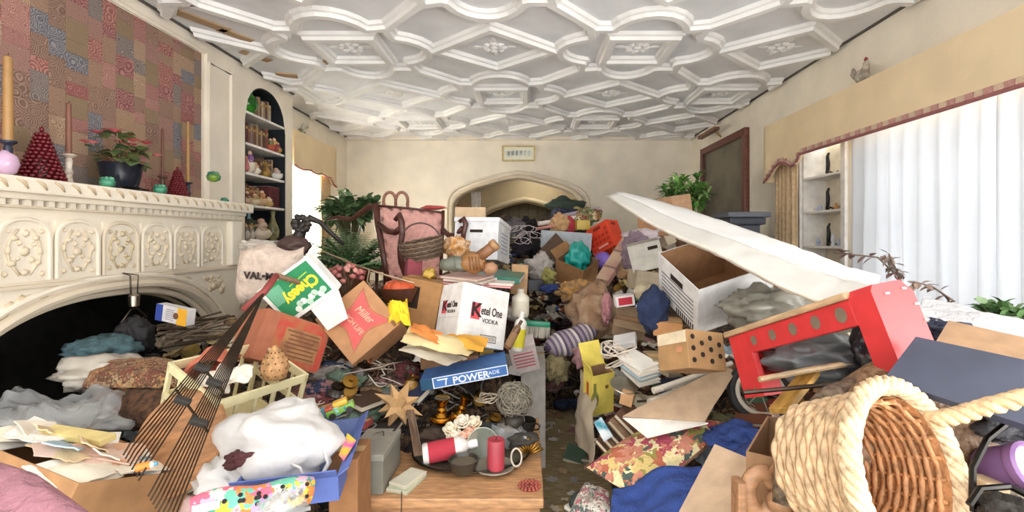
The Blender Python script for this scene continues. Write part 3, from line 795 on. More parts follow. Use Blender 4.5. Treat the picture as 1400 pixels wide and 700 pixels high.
MB().cbox(-.2, 0, 0, .2, 0, .205, .003).build('cover', M('#6e2a30', 'cloth'), t); MB().box(-.19, -.004, .004, .196, .204, .207).build('pages', M('#d8cbb0', 'paper'), t)
t = thing('pitcher', 'large green glazed pitcher on the top bookcase shelf', 'pitcher', Vector((XB - .09, NY0 + .17, SHELF[0])))
MB().lathe([(.045, 0), (.06, .01), (.095, .07), (.1, .11), (.08, .16), (.055, .185), (.06, .21), (.05, .205)], 20).build('body', M('#3c8a2c', 'gloss', col2='#1f5a1c'), t, True)
MB().tube([(0, .09, .06), (0, .13, .08), (0, .15, .12), (0, .17, .17)], [.02, .016, .012, .014], 8).build('spout', M('#8aa838', 'gloss'), t, True)
MB().tube([(0, -.085, .06), (0, -.12, .1), (0, -.11, .15), (0, -.06, .18)], .009, 6).build('handle', M('#2c6a22', 'gloss'), t, True)
def figurine(si, dy, h, r, cols, label, kind='figurine', dx=.05):
    t = thing(kind, label, kind.replace('_', ' '), Vector((XB - dx, NY0 + dy, SHELF[si])), 'ornaments in the arched bookcase')
    s = int(dy * 1000)
    if kind in ('vase', 'jar', 'teapot'):
        MB().lathe([(r * .5, 0), (r * .9, h * .12), (r, h * .35), (r * .5, h * .62), (r * .28, h * .8), (r * .45, h), (r * .35, h)], 16).build('body', M(cols[0], 'ceramic', col2=cols[1]), t, True)
        MB().tube([(0, r * .8, h * .25), (0, r * 1.2, h * .42), (0, r * .5, h * .62)], .006, 6).build('handle', M(cols[1], 'ceramic'), t, True)
    else:
        MB().blob((0, 0, h * .32), (r, r, h * .34), .35, 2.4, 14, s).build('robe', M(cols[0], 'ceramic'), t, True)
        MB().blob((0, r * .15, h * .66), (r * .62, r * .62, h * .2), .3, 2.4, 12, s + 1).build('torso', M(cols[1], 'ceramic'), t, True)
        MB().blob((0, r * .1, h * .88), (r * .36, r * .36, h * .13), .1, 2, 12, s + 2).build('head', M('#e0b49a', 'ceramic'), t, True)
        MB().tube([(.0, -r * .5, h * .7), (r * .5, -r * .6, h * .5), (r * .7, 0, h * .5)], [r * .2, r * .17, r * .13], 6).build('arm', M(cols[1], 'ceramic'), t, True)
figurine(1, .50, .13, .045, ('#b0553a', '#7a8a60'), 'rust and green figurine beside the second shelf books')
figurine(1, .57, .15, .045, ('#8a3a3c', '#caa26a'), 'red robed figurine with tan top on the second shelf')
figurine(1, .64, .12, .04, ('#b98a50', '#9a4038'), 'golden figurine with red top closing the second shelf')
figurine(2, .06, .19, .05, ('#b5686a', '#c7803f'), 'rose and orange figurine at the mantel side of the third shelf')
figurine(2, .15, .21, .055, ('#d9cdb8', '#8a5a9a'), 'tall cream figurine with purple top on the third shelf')
figurine(2, .24, .12, .05, ('#e2d8c8', '#d8a98c'), 'small cream figurine with peach top on the third shelf')
figurine(2, .42, .15, .05, ('#a8843c', '#7a5c28'), 'round brass coloured jar in front of the third shelf books', 'jar')
figurine(2, .60, .12, .07, ('#dcd8d2', '#c8b4a8'), 'white shell like figurine at the window side of the third shelf')
figurine(3, .08, .12, .045, ('#b89a7c', '#7a5040'), 'tan figurine with brown top before the fourth shelf books', dx=.03)
figurine(3, .20, .11, .05, ('#d6c49e', '#c0a070'), 'straw coloured figurine before the fourth shelf books', dx=.03)
figurine(3, .33, .15, .055, ('#c8a880', '#b0784e'), 'tan and russet figurine next to the maroon folio', dx=.04)
figurine(3, .43, .10, .05, ('#cfa86a', '#e0cfa8'), 'low honey coloured figurine before the maroon folio', dx=.03)
figurine(4, .06, .15, .04, ('#bdb4a8', '#8d8478'), 'grey white figurine at the mantel side of the fifth shelf', dx=.03)
figurine(4, .14, .14, .04, ('#c8beb0', '#a0968a'), 'second grey white figurine on the fifth shelf', dx=.03)
figurine(4, .33, .21, .095, ('#e0d3c0', '#d3b8a4'), 'broad pale shell pink figurine in the middle of the fifth shelf', dx=.05)
figurine(4, .55, .30, .06, ('#9a9468', '#6c6a48'), 'tall olive ceramic vase with a thin handle on the fifth shelf', 'vase', .05)
figurine(4, .40, .30, .05, ('#9ab4bd', '#7c98a4'), 'pale blue slender vase behind the pink figurine', 'vase', .2)

# ------------------------------------------------------------------ curtains, cornices, niche on the window wall
tanc = M('#e4cfaa', 'plaster')
co = thing('window_cornice', 'long tan padded cornice board with pink fringe over the wide window', 'cornice', Vector((XR, 0, 2.16)))
def cz(y):
    return lerp_tab([(-9, 0), (3.95, 0), (4.0, .0), (4.06, -.07), (4.13, -.085), (4.2, -.05), (4.3, -.02), (4.4, -.04), (4.5, -.11), (4.6, -.17), (9, -.17)], y)
mb = MB(); ysq = [YF, 3.9] + frange(3.95, 4.61, 14)
for a, b in zip(ysq[:-1], ysq[1:]):
    mb.hexa([(-.19, a, cz(a)), (-.16, a, cz(a)), (-.16, b, cz(b)), (-.19, b, cz(b)), (-.19, a, .35), (-.16, a, .35), (-.16, b, .35), (-.19, b, .35)])
mb.build('front_board', tanc, co)
MB().box(-.19, 0, YF, 4.61, .35, .372).build('top_board', tanc, co)
MB().box(-.19, 0, 4.6, 4.62, cz(4.61), .36).build('end_board', tanc, co)
MB().tube([(-.195, y, cz(y)) for y in ysq], .012, 6).build('fringe_cord', M('#9c5a58', 'cloth'), co, True)
y = .9; k = 0; tas = {}
while y < 4.6:
    c = ('#c98f84', '#d8b898')[k % 2]
    if c not in tas:
        tas[c] = MB().cbox(-.006, .006, -.024, .024, -.004, .042, .004).build('fringe_tassel', M(c, 'cloth'), co)
        o = tas[c]
    else: o = rep(tas[c], co)
    o.location = (-.196, y, cz(y)); y += .052; k += 1
def drape(name, label, X, y0, y1, z0, z1, mat, n, amp, group=None, flare=0.0, thick=.004, seed=0):
    def fn(u, v):
        yy = y0 + (y1 - y0) * u; ph = u * n * 2 * math.pi
        a = amp * (.55 + .45 * v) if not flare else amp * (1 - .3 * v)
        x = a * math.sin(ph + .8 * math.sin(u * 9 + seed) + .6 * noise.noise(Vector((u * 6, v * 2, seed)))) + amp * .4 * noise.noise(Vector((u * 14, v * 1.2, seed + 3)))
        return (X + x, yy + .02 * math.sin(ph * 1.3 + 3 * v) * v, z1 + (z0 - z1) * v)
    o = MB().grid(fn, int(n * 12), 10, thick).build(name, mat, smooth=True)
    return tag(o, label, 'curtain', group)
sheer = M('#d0d4d9', 'sheer')
drape('sheer_curtain', 'white sheer curtain panel hanging next to the corner shelves', XR - .10, 2.40, 3.50, .5, 2.2, sheer, 9, .028, 'white sheer curtain panels', thick=0)
drape('sheer_curtain', 'white sheer curtain panel hanging behind the bushy green plant', XR - .10, .9, 2.42, .5, 2.2, sheer, 11, .03, 'white sheer curtain panels', thick=0, seed=4)
drape('tan_drape', 'pleated tan drape beside the white corner shelves', XR - .09, 4.24, 4.58, .6, 2.15, M('#d9b98a', 'cloth'), 5, .03)
nr = thing('corner_shelves', 'white painted shelf niche between tan drape and sheer curtain', 'shelf', Vector((XR, NRY0, .95)))
cream = M('#ece2cc', 'plain', .6)
MB().box(.2, .22, -.02, NRY1 - NRY0 + .02, 0, 1.33).build('back_panel', cream, nr)
MB().box(.001, .2, .0, .02, 0, 1.33).build('side_panel', cream, nr)
MB().box(.001, .2, NRY1 - NRY0 - .02, NRY1 - NRY0, 0, 1.33).build('side_panel', white_paint, nr)
MB().cbox(-.025, .0, -.055, .0, 0, 1.33, .005).build('stile', white_paint, nr); MB().cbox(-.025, 0, NRY1 - NRY0, NRY1 - NRY0 + .09, 0, 1.33, .005).build('stile', white_paint, nr)
NSH = [1.987, 1.687, 1.387, 1.09]
for z in NSH: MB().cbox(-.01, .2, .022, NRY1 - NRY0 - .022, z - .95 - .02, z - .95, .003).build('shelf', white_paint, nr)
blk = M('#1b1a20', 'plain', .35)
def easel(si, y, label):
    t = thing('plate_easel', label, 'easel', Vector((XR + .07, y, NSH[si])), 'black plate easels in the corner shelves')
    MB().tube([(0, .02, 0), (0, .012, .1), (0, .02, .16), (0, .0, .19)], [.014, .016, .012, .008], 6).build('post', blk, t, True)
    MB().tube([(-.06, -.06, .02), (-.03, -.04, .012), (0, 0, .03), (0, .02, .06)], .009, 6).build('foot', blk, t, True)
    MB().tube([(.05, -.05, .03), (.03, -.03, .012), (0, 0, .03)], .008, 6).build('foot', blk, t, True)
easel(0, 4.03, 'black plate easel on the top corner shelf'); easel(1, 4.03, 'black plate easel on the middle corner shelf'); easel(2, 4.02, 'black plate easel on the lowest corner shelf in view')
def trinket(si, y, h, r, col, label, x=.06):
    t = thing('crystal_trinket', label, 'trinket', Vector((XR + x, y, NSH[si])), 'small trinkets in the corner shelves')
    MB().lathe([(r, 0), (r * .6, h * .3), (r * .9, h * .6), (r * .3, h)], 8).build('body', M(col, 'gloss'), t)
    MB().blob((0, 0, h), (r * .5, r * .5, r * .5), .1, 2, 8).build('finial', M(col, 'gloss'), t, True)
for si, y, h, r, col, lb in ((1, 4.13, .05, .02, '#b8c4d8', 'pale blue trinket beside the middle easel'), (1, 4.19, .04, .02, '#d0d8e4', 'frosted trinket against the side of the middle shelf'), (1, 3.92, .045, .025, '#d9a870', 'amber trinket on the middle corner shelf'), (1, 3.85, .04, .022, '#c08a60', 'brown trinket at the sheer curtain side of the middle shelf'),
                             (2, 4.16, .06, .022, '#b4bfd4', 'pale blue trinket beside the lowest easel'), (2, 3.96, .10, .02, '#e2e6ee', 'tall clear trinket on the lowest corner shelf'), (2, 3.88, .06, .025, '#c4ccdc', 'squat clear trinket on the lowest corner shelf'), (2, 3.82, .05, .022, '#d8dce6', 'clear trinket nearest the sheer curtain on the lowest shelf'.replace('nearest ', 'next to '))):
    trinket(si, y, h, r, col, lb)
# rooster on the cornice
p = Vector((XR - .1, F * (XR - .1) / (1178 - CX), 2.16 + .372))
t = thing('rooster_figurine', 'speckled white rooster figurine standing on the window cornice', 'figurine', p)
MB().blob((0, 0, .075), (.04, .062, .05), .2, 2, 14, 3).build('body', M('#cfc4b4', 'ceramic', col2='#8d8478'), t, True)
MB().tube([(0, -.03, .09), (0, -.045, .13), (0, -.045, .16)], [.03, .022, .016], 8).build('neck', M('#d8cdbc', 'ceramic', col2='#9a8d7c'), t, True)
MB().tube([(0, -.06, .175), (0, -.045, .185), (0, -.03, .175)], [.006, .012, .006], 6).build('comb', M('#a8483c', 'ceramic'), t, True)
MB().tube([(0, .05, .09), (0, .085, .12), (0, .09, .16)], [.028, .022, .008], 8).build('tail', M('#a8998a', 'ceramic'), t, True)
MB().lathe([(.035, 0), (.03, .012), (.02, .03)], 12).build('base', M('#b8ab98', 'ceramic'), t, AUTO)

# recess window dressing
co2 = thing('recess_cornice', 'small tan cornice board with scalloped fringe over the recess window', 'cornice', Vector((XL, 5.3, 2.27)))
mb = MB()
for i in range(12):
    a, b = i * .095, (i + 1) * .095; f = lambda q: -.03 * abs(math.sin(q * 9)) - (.10 if q > 1.0 else 0)
    mb.hexa([(.12, a, f(a)), (.14, a, f(a)), (.14, b, f(b)), (.12, b, f(b)), (.12, a, .38), (.14, a, .38), (.14, b, .38), (.12, b, .38)])
mb.build('front_board', tanc, co2)
MB().box(0, .14, 0, 1.14, .38, .4).build('top_board', tanc, co2); MB().box(0, .14, 1.13, 1.15, -.1, .38).build('end_board', tanc, co2)
MB().tube([(.145, i * .095, -.03 * abs(math.sin(i * .855)) - (.1 if i > 10 else 0)) for i in range(13)], .012, 6).build('fringe_cord', M('#b06a5c', 'cloth'), co2, True)
drape('sheer_curtain', 'glowing white sheer curtain over the recess window by the bookcase', XL + .05, 5.36, 6.1, .5, 2.3, M('#f2efe8', 'gauze'), 6, .02, 'white sheer curtain panels', thick=0)
drape('peach_drape', 'narrow peach and tan drape at the side of the recess window', XL + .07, 6.08, 6.40, .5, 2.3, M('#dfbd8a', 'cloth'), 4, .03)
t = thing('wall_sprig', 'small pressed flower sprig hung above the recess cornice', 'wall ornament', Vector((XL + .01, 5.72, 2.72)))
m = MB()
for k in range(12): leaf(m, (.004, R.uniform(-.1, .1), R.uniform(-.06, .06)), (.15, R.uniform(-1, 1), R.uniform(-.5, 1)), .09, .04, .05)
m.build('leaves', M('#a9a88a', 'leaf'), t)['kind'] = 'stuff'
MB().tube([(.003, -.12, -.05), (.003, 0, 0), (.003, .13, -.04)], .004, 5).build('twig', M('#8a7658', 'wood'), t)

# painting with its lamp, and the little framed print
pa = thing('oil_painting', 'dark murky oil painting in a reddish wooden frame on the window wall', 'painting', Vector((XR, 6.0, 1.7)))
y0, y1, z0, z1 = -.68, .70, -.25, 1.0
MB().box(-.03, -.01, y0 + .08, y1 - .08, z0 + .08, z1 - .08).build('canvas', M('#4a4232', 'plain', .35, col2='#6b6450', scale=2.2), pa)
frm = M('#7a4030', 'wood')
MB().cbox(-.06, 0, y0, y0 + .09, z0, z1, .012).build('frame_rail', frm, pa); MB().cbox(-.06, 0, y1 - .09, y1, z0, z1, .012).build('frame_rail', frm, pa)
MB().cbox(-.058, 0, y0 + .05, y1 - .05, z0, z0 + .09, .012).build('frame_rail', frm, pa); MB().cbox(-.058, 0, y0 + .05, y1 - .05, z1 - .09, z1, .012).build('frame_rail', frm, pa)
t = thing('picture_lamp', 'brass and wood picture lamp fixed above the oil painting', 'lamp', Vector((XR, 6.15, 2.78)))
MB().cbox(-.2, -.13, -.32, .25, .0, .045, .01).build('shade', M('#8a5a42', 'wood'), t)
MB().tube([(-.16, 0, .02), (-.08, -.05, .05), (0, -.05, -.03)], .012, 6).build('arm', M('#c8a860', 'metal'), t, True)
fpn = thing('framed_print', 'small gold framed print with pale blue lettering above the arch', 'picture', P(709, 210, YB))
w, h = .25, .118
MB().box(-w + .02, w - .02, -.012, -.004, -h + .02, h - .02).build('paper', M('#f0efdc', 'paper'), fpn)
for a in ((-w, w, -h, -h + .022), (-w, w, h - .022, h), (-w, -w + .022, -h + .022, h - .022), (w - .022, w, -h + .022, h - .022)):
    MB().box(a[0], a[1], -.025, 0, a[2], a[3]).build('frame_rail', M('#c4b07c', 'metal', .5), fpn)
r_ = random.Random(4); m = MB()
for k in range(6):                    # faint unreadable strokes
    x = -.165 + k * .062
    for q in range(3):
        a = r_.uniform(-1, 1); m.box(x + q * .014 - .004, x + q * .014 + .004, -.0135, -.012, -.035 + .01 * a, .04 + .012 * a)
    m.box(x - .003, x + .034, -.0135, -.012, r_.choice((-.03, .0, .03)), r_.choice((.036, .042)))
m.build('faded_lettering', M('#c0cdd2', 'paper'), fpn)['kind'] = 'stuff'

# ------------------------------------------------------------------ builders for the hoarded things
card = M('#b98a58', 'card'); card_d = M('#8f643c', 'card'); card_l = M('#cfa878', 'card'); card_in = M('#a67c50', 'card'); boxwhite = M('#e9e6e0', 'card')
LM = []                                  # landmarks for telling loose things apart: (px, py, short phrase)
def mark(px, py, phrase): LM.append((px, py, phrase))
def carton(name, label, Mx, a, b, c, mat=None, open_=False, inner=None, flaps=(), tape=True, cat='box', th=.004, group=None, slots=(), tapemat=None):
    """cardboard carton, local box 0..a, 0..b, 0..c; flaps: (side, angle, length) hinged on the open top"""
    mat = mat or card; t = thing(name, label, cat, Mx, group)
    if not open_:
        MB().cbox(0, a, 0, b, 0, c, min(.004, c * .2)).build('body', mat, t)
        if tape:
            MB().box(0, a, b * .5 - .0012, b * .5 + .0012, c, c + .0006).build('seam', M('#6e4c2e', 'card'), t)
            MB().box(-.0008, a + .0008, b * .5 - .022, b * .5 + .022, c + .0004, c + .0012).build('tape', tapemat or M('#c2a06c', 'plastic'), t)
    else:
        m = MB(); m.box(0, a, 0, b, 0, th); m.box(0, a, 0, th, th, c); m.box(0, a, b - th, b, th, c); m.box(0, th, th, b - th, th, c); m.box(a - th, a, th, b - th, th, c)
        m.build('body', mat, t)
        i = inner or card_in; e = th + .0008
        m = MB(); m.box(e, a - e, e, b - e, th, th + .001)
        m.box(e, a - e, th, e, e, c - .001); m.box(e, a - e, b - e, b - th, e, c - .001); m.box(th, e, e, b - e, e, c - .001); m.box(a - e, a - th, e, b - e, e, c - .001)
        m.build('lining', i, t)
    for side, ang, ln in flaps:
        m = MB(); L_ = a if side in 'fb' else b
        m.box(.002, L_ - .002, 0, ln, 0, th)
        an = math.radians(ang)
        if side == 'f': X = Matrix.Translation((a, 0, c)) @ Matrix.Rotation(math.pi, 4, 'Z')
        elif side == 'b': X = Matrix.Translation((0, b, c))
        elif side == 'l': X = Matrix.Translation((0, 0, c)) @ Matrix.Rotation(math.pi / 2, 4, 'Z')
        else: X = Matrix.Translation((a, b, c)) @ Matrix.Rotation(-math.pi / 2, 4, 'Z')
        m.build('flap', mat, t, Mx=X @ Matrix.Rotation(an, 4, 'X'))
    for (face, u0, u1, z0, z1) in slots:        # dark hand holes
        hm = M('#2a1c10', 'plain', .9); m = MB(); k = .0012
        if face == 'f': m.box(u0, u1, -k, .001, z0, z1)
        elif face == 'l': m.box(-k, .001, u0, u1, z0, z1)
        elif face == 'r': m.box(a - .001, a + k, u0, u1, z0, z1)
        m.build('hand_hole', hm, t)
    return t
def corners(a, b, c): return lambda s: tuple((0 if q == '0' else v) for q, v in zip(s, (a, b, c)))
def fitbox(a, b, c, cor, d0, keep=None):
    k = corners(a, b, c)
    return fit([k(s) for s in cor], list(cor.values()), d0, keep=keep)
def face_m(face, a, b, c, u=.5, v=.5):
    """frame lying on a face of a carton, text reading upright"""
    e = .0015
    return {'f': frame_m((a * u, -e, c * v), (1, 0, 0), (0, 0, 1)), 'l': frame_m((-e, b * (1 - u), c * v), (0, -1, 0), (0, 0, 1)), 'r': frame_m((a + e, b * u, c * v), (0, 1, 0), (0, 0, 1)),
            't': frame_m((a * u, b * v, c + e), (1, 0, 0), (0, 1, 0))}[face]
def decal(parent, name, Mx, w, h, mat, poly=None, lift=0.0):
    m = MB()
    if poly: m.prism([(x * w, y * h) for x, y in poly], lift - .0006, lift + .0006)
    else: m.box(-w / 2, w / 2, -h / 2, h / 2, lift - .0006, lift + .0006)
    return m.build(name, mat, parent, Mx=Mx)
def rag(name, label, p, r, mat, seed, cat='cloth', amp=.45, fold=.6, n=30, group=None, rz=0, tilt=(0, 0)):
    o = MB().blob((0, 0, 0), r, amp, 1.9, n, seed, fold).build(name, mat, smooth=True, Mx=TR(p, tilt[0], tilt[1], rz))
    return tag(o, label, cat, group)
def sheet(name, label, q, mat, cat, thick=.003, sag=0.0, wav=0.0, n=10, seed=0, group=None, smooth=True, parent=None):
    """a bent sheet through four corner points a b c d"""
    a, b, c, d = [Vector(x) for x in q]; o = (a + b + c + d) / 4
    nrm = (b - a).cross(d - a).normalized()
    def fn(u, v):
        p = (a * (1 - u) + b * u) * (1 - v) + (d * (1 - u) + c * u) * v
        k = sag * (1 - (2 * u - 1) ** 2) * (1 - (2 * v - 1) ** 2) + wav * (.7 * noise.noise(Vector((u * 2.6 + seed, v * 2.6, seed))) + .3 * noise.noise(Vector((u * 8 + seed, v * 8, seed))))
        return p + nrm * k - o
    ob = MB().grid(fn, n, n, thick).build(name, mat, parent, smooth=(AUTO if smooth else False), loc=o)
    return tag(ob, label, cat, group) if label else ob
def cushion(fnq, n, bulge):
    a, b, c, d = [Vector(x) for x in fnq]; o = (a + b + c + d) / 4; nrm = (b - a).cross(d - a).normalized()
    m = MB()
    for s in (1, -1):
        def fn(u, v):
            p = (a * (1 - u) + b * u) * (1 - v) + (d * (1 - u) + c * u) * v
            k = (max(0, 1 - (2 * u - 1) ** 4) * max(0, 1 - (2 * v - 1) ** 4)) ** .6 * bulge * s
            return p + nrm * (k + .006 * noise.noise(Vector((u * 6, v * 6, s)))) - o
        m.grid(fn, n, n)
    return m, o
def stick(name, label, pts, r, mat, cat='stick', group=None, n=7):
    pts = [Vector(p) for p in pts]; o = pts[0]
    ob = MB().tube([p - o for p in pts], r, n).build(name, mat, smooth=AUTO, loc=o)
    return tag(ob, label, cat, group)
def squiggle(p, size, turns, seed, flat=.35):
    rr = random.Random(seed); pts = []; a = rr.uniform(0, 6); 
    for i in range(int(turns * 9)):
        a += rr.uniform(.35, .95); q = size * rr.uniform(.55, 1.0)
        pts.append((q * math.cos(a) + .3 * size * math.sin(i * .3), q * math.sin(a), size * flat * (.5 + .5 * math.sin(i * .7 + seed)) + .004))
    out = []                     # smooth
    for i in range(len(pts) - 1):
        p0, p1 = Vector(pts[max(0, i - 1)]), Vector(pts[i]); p2, p3 = Vector(pts[i + 1]), Vector(pts[min(len(pts) - 1, i + 2)])
        for s in (0, .34, .67):
            out.append(.5 * ((2 * p1) + (p2 - p0) * s + (2 * p0 - 5 * p1 + 4 * p2 - p3) * s * s + (3 * p1 - p0 - 3 * p2 + p3) * s ** 3))
    return out
def bottle(name, label, Mx, h, r, mats, cat='bottle', group=None):
    """parts: body, label band, shoulder with neck, cap"""
    t = thing(name, label, cat, Mx, group)
    MB().lathe([(r * .92, 0), (r, .008), (r, h * .66), (r * .96, h * .7)], 18).build('body', mats[0], t, AUTO)
    MB().lathe([(r * 1.012, h * .1), (r * 1.012, h * .58)], 18, cap=False).build('label_band', mats[1], t, AUTO)
    MB().lathe([(r * .96, h * .69), (r * .8, h * .76), (r * .42, h * .82), (r * .38, h * .86)], 18).build('shoulder', mats[2], t, AUTO)
    MB().lathe([(r * .42, h * .85), (r * .44, h * .86), (r * .42, h * .99), (r * .36, h)], 14).build('cap', mats[3], t, AUTO)
    return t
def book(name, label, Mx, w, l, h, mat, cat='book', group=None):
    t = thing(name, label, cat, Mx, group)
    m = MB(); m.box(0, w, 0, l, 0, .003); m.box(0, w, 0, l, h - .003, h); m.box(0, .003, 0, l, .003, h - .003); m.build('cover', mat, t)
    MB().box(.003, w - .005, .004, l - .004, .003, h - .003).build('pages', M('#ded3bb', 'paper'), t)
    return t
def norm_frame(p, n_tilt, rz): return TR(p, n_tilt[0], n_tilt[1], rz)

def plane(px, py, z):
    d = (CZ - z) * F / (py - CY); return P(px, py, d)
wt = M('#f3f2ee', 'paper'); blackm = M('#1f1c1a', 'plain', .5)
# ------------------------------------------------------------------ cartons in front of the fireplace side
a, b, c = .30, .22, .31
K = fitbox(a, b, c, {'00c': (632, 388), '000': (624, 466), 'a0c': (702, 404), 'a00': (690, 479), '0bc': (598, 390), '0b0': (594, 464)}, 2.5)
kt = carton('vodka_carton', 'white vodka carton with red square initial and black lettering', K, a, b, c, M('#efece6', 'card'), tapemat=M('#d8d0c0', 'plastic')); mark(650, 430, 'the white vodka carton')
red = M('#d8505c', 'paper'); ink = M('#33201f', 'paper')
fm = face_m('f', a, b, c, .36, .55)
decal(kt, 'red_square', fm @ Matrix.Translation((-.015, .005, 0)), .055, .085, red)
text(kt, 'K', ink, fm @ Matrix.Translation((-.012, .008, .001)), .098, bold=.003)
text(kt, 'etel One', ink, fm @ Matrix.Translation((.018, .012, .0008)), .062, sx=.62, bold=.001, align='LEFT')
text(kt, 'VODKA', ink, fm @ Matrix.Translation((.03, -.038, .0008)), .033, sx=.9, align='LEFT')
fm = face_m('f', a, b, c, .64, .14)
decal(kt, 'stamp_frame', fm, .10, .036, ink); decal(kt, 'stamp', fm, .093, .029, M('#d9d3c8', 'paper'), lift=.0006)
for k in range(9): decal(kt, 'stamp_bar', fm @ Matrix.Translation((-.036 + k * .009, 0, .0012)), .004, .02, M('#8b837a', 'paper'))
fm = face_m('l', a, b, c, .46, .60)
decal(kt, 'red_square', fm @ Matrix.Translation((-.04, .0, 0)), .042, .068, red)
text(kt, 'K', ink, fm @ Matrix.Translation((-.036, .004, .001)), .075, bold=.002)
text(kt, 'etel One', ink, fm @ Matrix.Translation((-.014, .01, .0008)), .046, sx=.62, bold=.001, align='LEFT')
text(kt, 'VODKA', ink, fm @ Matrix.Translation((-.004, -.026, .0008)), .025, sx=.9, align='LEFT')
decal(kt, 'flap_line', face_m('l', a, b, c, .5, .42), b * .98, .002, M('#c9c2b4', 'paper'))

a, b, c = .30, .22, .29
K = fitbox(a, b, c, {'00c': (490, 381), 'a0c': (549, 446), 'a00': (486, 496), '000': (428, 431), 'ab0': (506, 503), 'abc': (556, 463)}, 2.2)
ml = carton('beer_carton', 'brown beer carton with a red hourglass emblem, propped on its corner', K, a, b, c, M('#c1874f', 'card')); mark(500, 440, 'the brown beer carton')
fm = face_m('f', a, b, c, .48, .52); rd = M('#d2605c', 'paper')
em = []
cs = [(-.34, .36), (.36, .36), (.36, -.36), (-.34, -.36)]
for i in range(4):
    (x0, y0), (x1, y1) = cs[i], cs[(i + 1) % 4]
    for t in frange(0, 1, 6)[:-1]:
        k = 1 - .34 * math.sin(math.pi * t); em.append(((x0 + (x1 - x0) * t) * k * a, (y0 + (y1 - y0) * t) * k * c))
MB().prism(em, -.0004, .0007).build('emblem', rd, ml, Mx=fm)
MB().tube([(x * 1.08, y * 1.08, 0) for x, y in em], .0012, 4, closed=True).build('emblem_outline', rd, ml, Mx=fm)
pale = M('#eac0a0', 'paper')
text(ml, 'Miller', pale, fm @ Matrix.Translation((0, .035, .001)) @ Matrix.Rotation(.12, 4, 'Z'), .052, sx=.9, shear=.3)
text(ml, 'HIGH LIFE', pale, fm @ Matrix.Translation((0, -.03, .001)), .036, sx=.9)
for u, v in ((.08, .08), (.93, .92)): decal(ml, 'handling_mark', face_m('f', a, b, c, u, v), .03, .026, M('#7d5a34', 'paper'))

a, b, c = .30, .07, .215
K = fitbox(a, b, c, {'000': (420, 350), 'a00': (351, 399), '00c': (463, 396), 'a0c': (394, 445)}, 2.22)
ch = carton('snack_carton', 'green and white snack carton with upside-down yellow lettering', K, a, b, c, M('#eef0ea', 'card'), tape=False); mark(405, 395, 'the green snack carton')
fm = face_m('f', a, b, c)
decal(ch, 'green_print', fm @ Matrix.Translation((.0, -.004, 0)), a * .86, c * .84, M('#2f8a5a', 'paper'))
text(ch, 'Cheesy', M('#f0dc3c', 'paper'), fm @ Matrix.Translation((-.02, .0, .001)) @ Matrix.Rotation(.1, 4, 'Z'), .075, bold=.003, sx=.85)
decal(ch, 'pale_corner', fm @ Matrix.Translation((.085, -.035, .0006)), .08, .085, M('#6cae8c', 'paper'), poly=[(-.5, -.5), (.5, -.5), (.5, .5), (-.1, .5), (-.42, .1)])
decal(ch, 'underline', fm @ Matrix.Translation((-.04, -.045, .0008)) @ Matrix.Rotation(.1, 4, 'Z'), .11, .006, M('#a8d04a', 'paper'))
for k in range(8):
    MB().lathe([(.016, -.0005), (.016, .0012)], 12).build('printed_slice', M('#e9efe4' if k % 2 else '#bcd8c2', 'paper'), ch, Mx=fm @ Matrix.Translation((-.10 + .022 * k, .06 + .012 * math.sin(k * 2), .001)))
sheet('carton_flap', None, [Vector((.0, .0, c)), Vector((a * .55, 0, c)), Vector((a * .5, -.05, c + .12)), Vector((.03, -.06, c + .125))], M('#eceae4', 'card'), None, .003, parent=ch).name = 'flap'

a, b, c = .33, .20, .22
K = fitbox(a, b, c, {'00c': (364, 425), 'a0c': (456, 451), 'a00': (433, 511), '000': (344, 486), '0bc': (335, 422)}, 2.0)
rc = carton('red_print_carton', 'worn red and brown printed carton under the green snack carton', K, a, b, c, M('#b4653f', 'card')); mark(395, 470, 'the worn red printed carton')
fm = face_m('f', a, b, c)
decal(rc, 'red_field', fm @ Matrix.Translation((.03, 0, 0)), a * .78, c * .92, M('#b8483a', 'paper', col2='#a86a44'))
decal(rc, 'brown_field', fm @ Matrix.Translation((.035, -.01, .0006)), a * .55, c * .62, M('#a97a50', 'paper', col2='#8a5c3e'))
for k in range(7): decal(rc, 'print_line', fm @ Matrix.Translation((.035 + .01 * (k % 2), .045 - k * .018, .0012)), a * (.5 - .05 * (k % 3)), .006, M('#6e4a34', 'paper'))

a, b, c = .42, .26, .052
K = fitbox(a, b, c, {'00c': (574, 520), 'a0c': (694, 498), 'a00': (694, 513), '000': (577, 535), 'abc': (690, 480)}, 2.28)
pw = carton('drink_tray', 'long blue drink tray carton with white edges and lettering', K, a, b, c, M('#3f78c0', 'card'), tape=False); mark(635, 515, 'the blue drink tray')
fm = face_m('f', a, b, c); wp = M('#e8f0f8', 'paper')
text(pw, 'POWER', wp, fm @ Matrix.Translation((.03, -.004, 0)), .046, bold=.001, sx=1.1)
text(pw, 'ADE', wp, fm @ Matrix.Translation((.142, .0, 0)), .024, sx=1.2)
decal(pw, 'logo_bar', fm @ Matrix.Translation((-.105, .012, 0)), .05, .006, wp); decal(pw, 'logo_stem', fm @ Matrix.Translation((-.09, -.003, 0)) @ Matrix.Rotation(-.2, 4, 'Z'), .006, .03, wp)
for z in (-.024, .024): decal(pw, 'white_edge', fm @ Matrix.Translation((.03, z, 0)), a * .85, .004, wp)
decal(pw, 'white_edge', fm @ Matrix.Translation((-.15, 0, 0)), .005, c, wp); decal(pw, 'white_edge', fm @ Matrix.Translation((.207, 0, 0)), .004, c, wp)
decal(pw, 'dark_end', fm @ Matrix.Translation((-.182, 0, .0003)), .056, c * .96, M('#25506e', 'paper'))

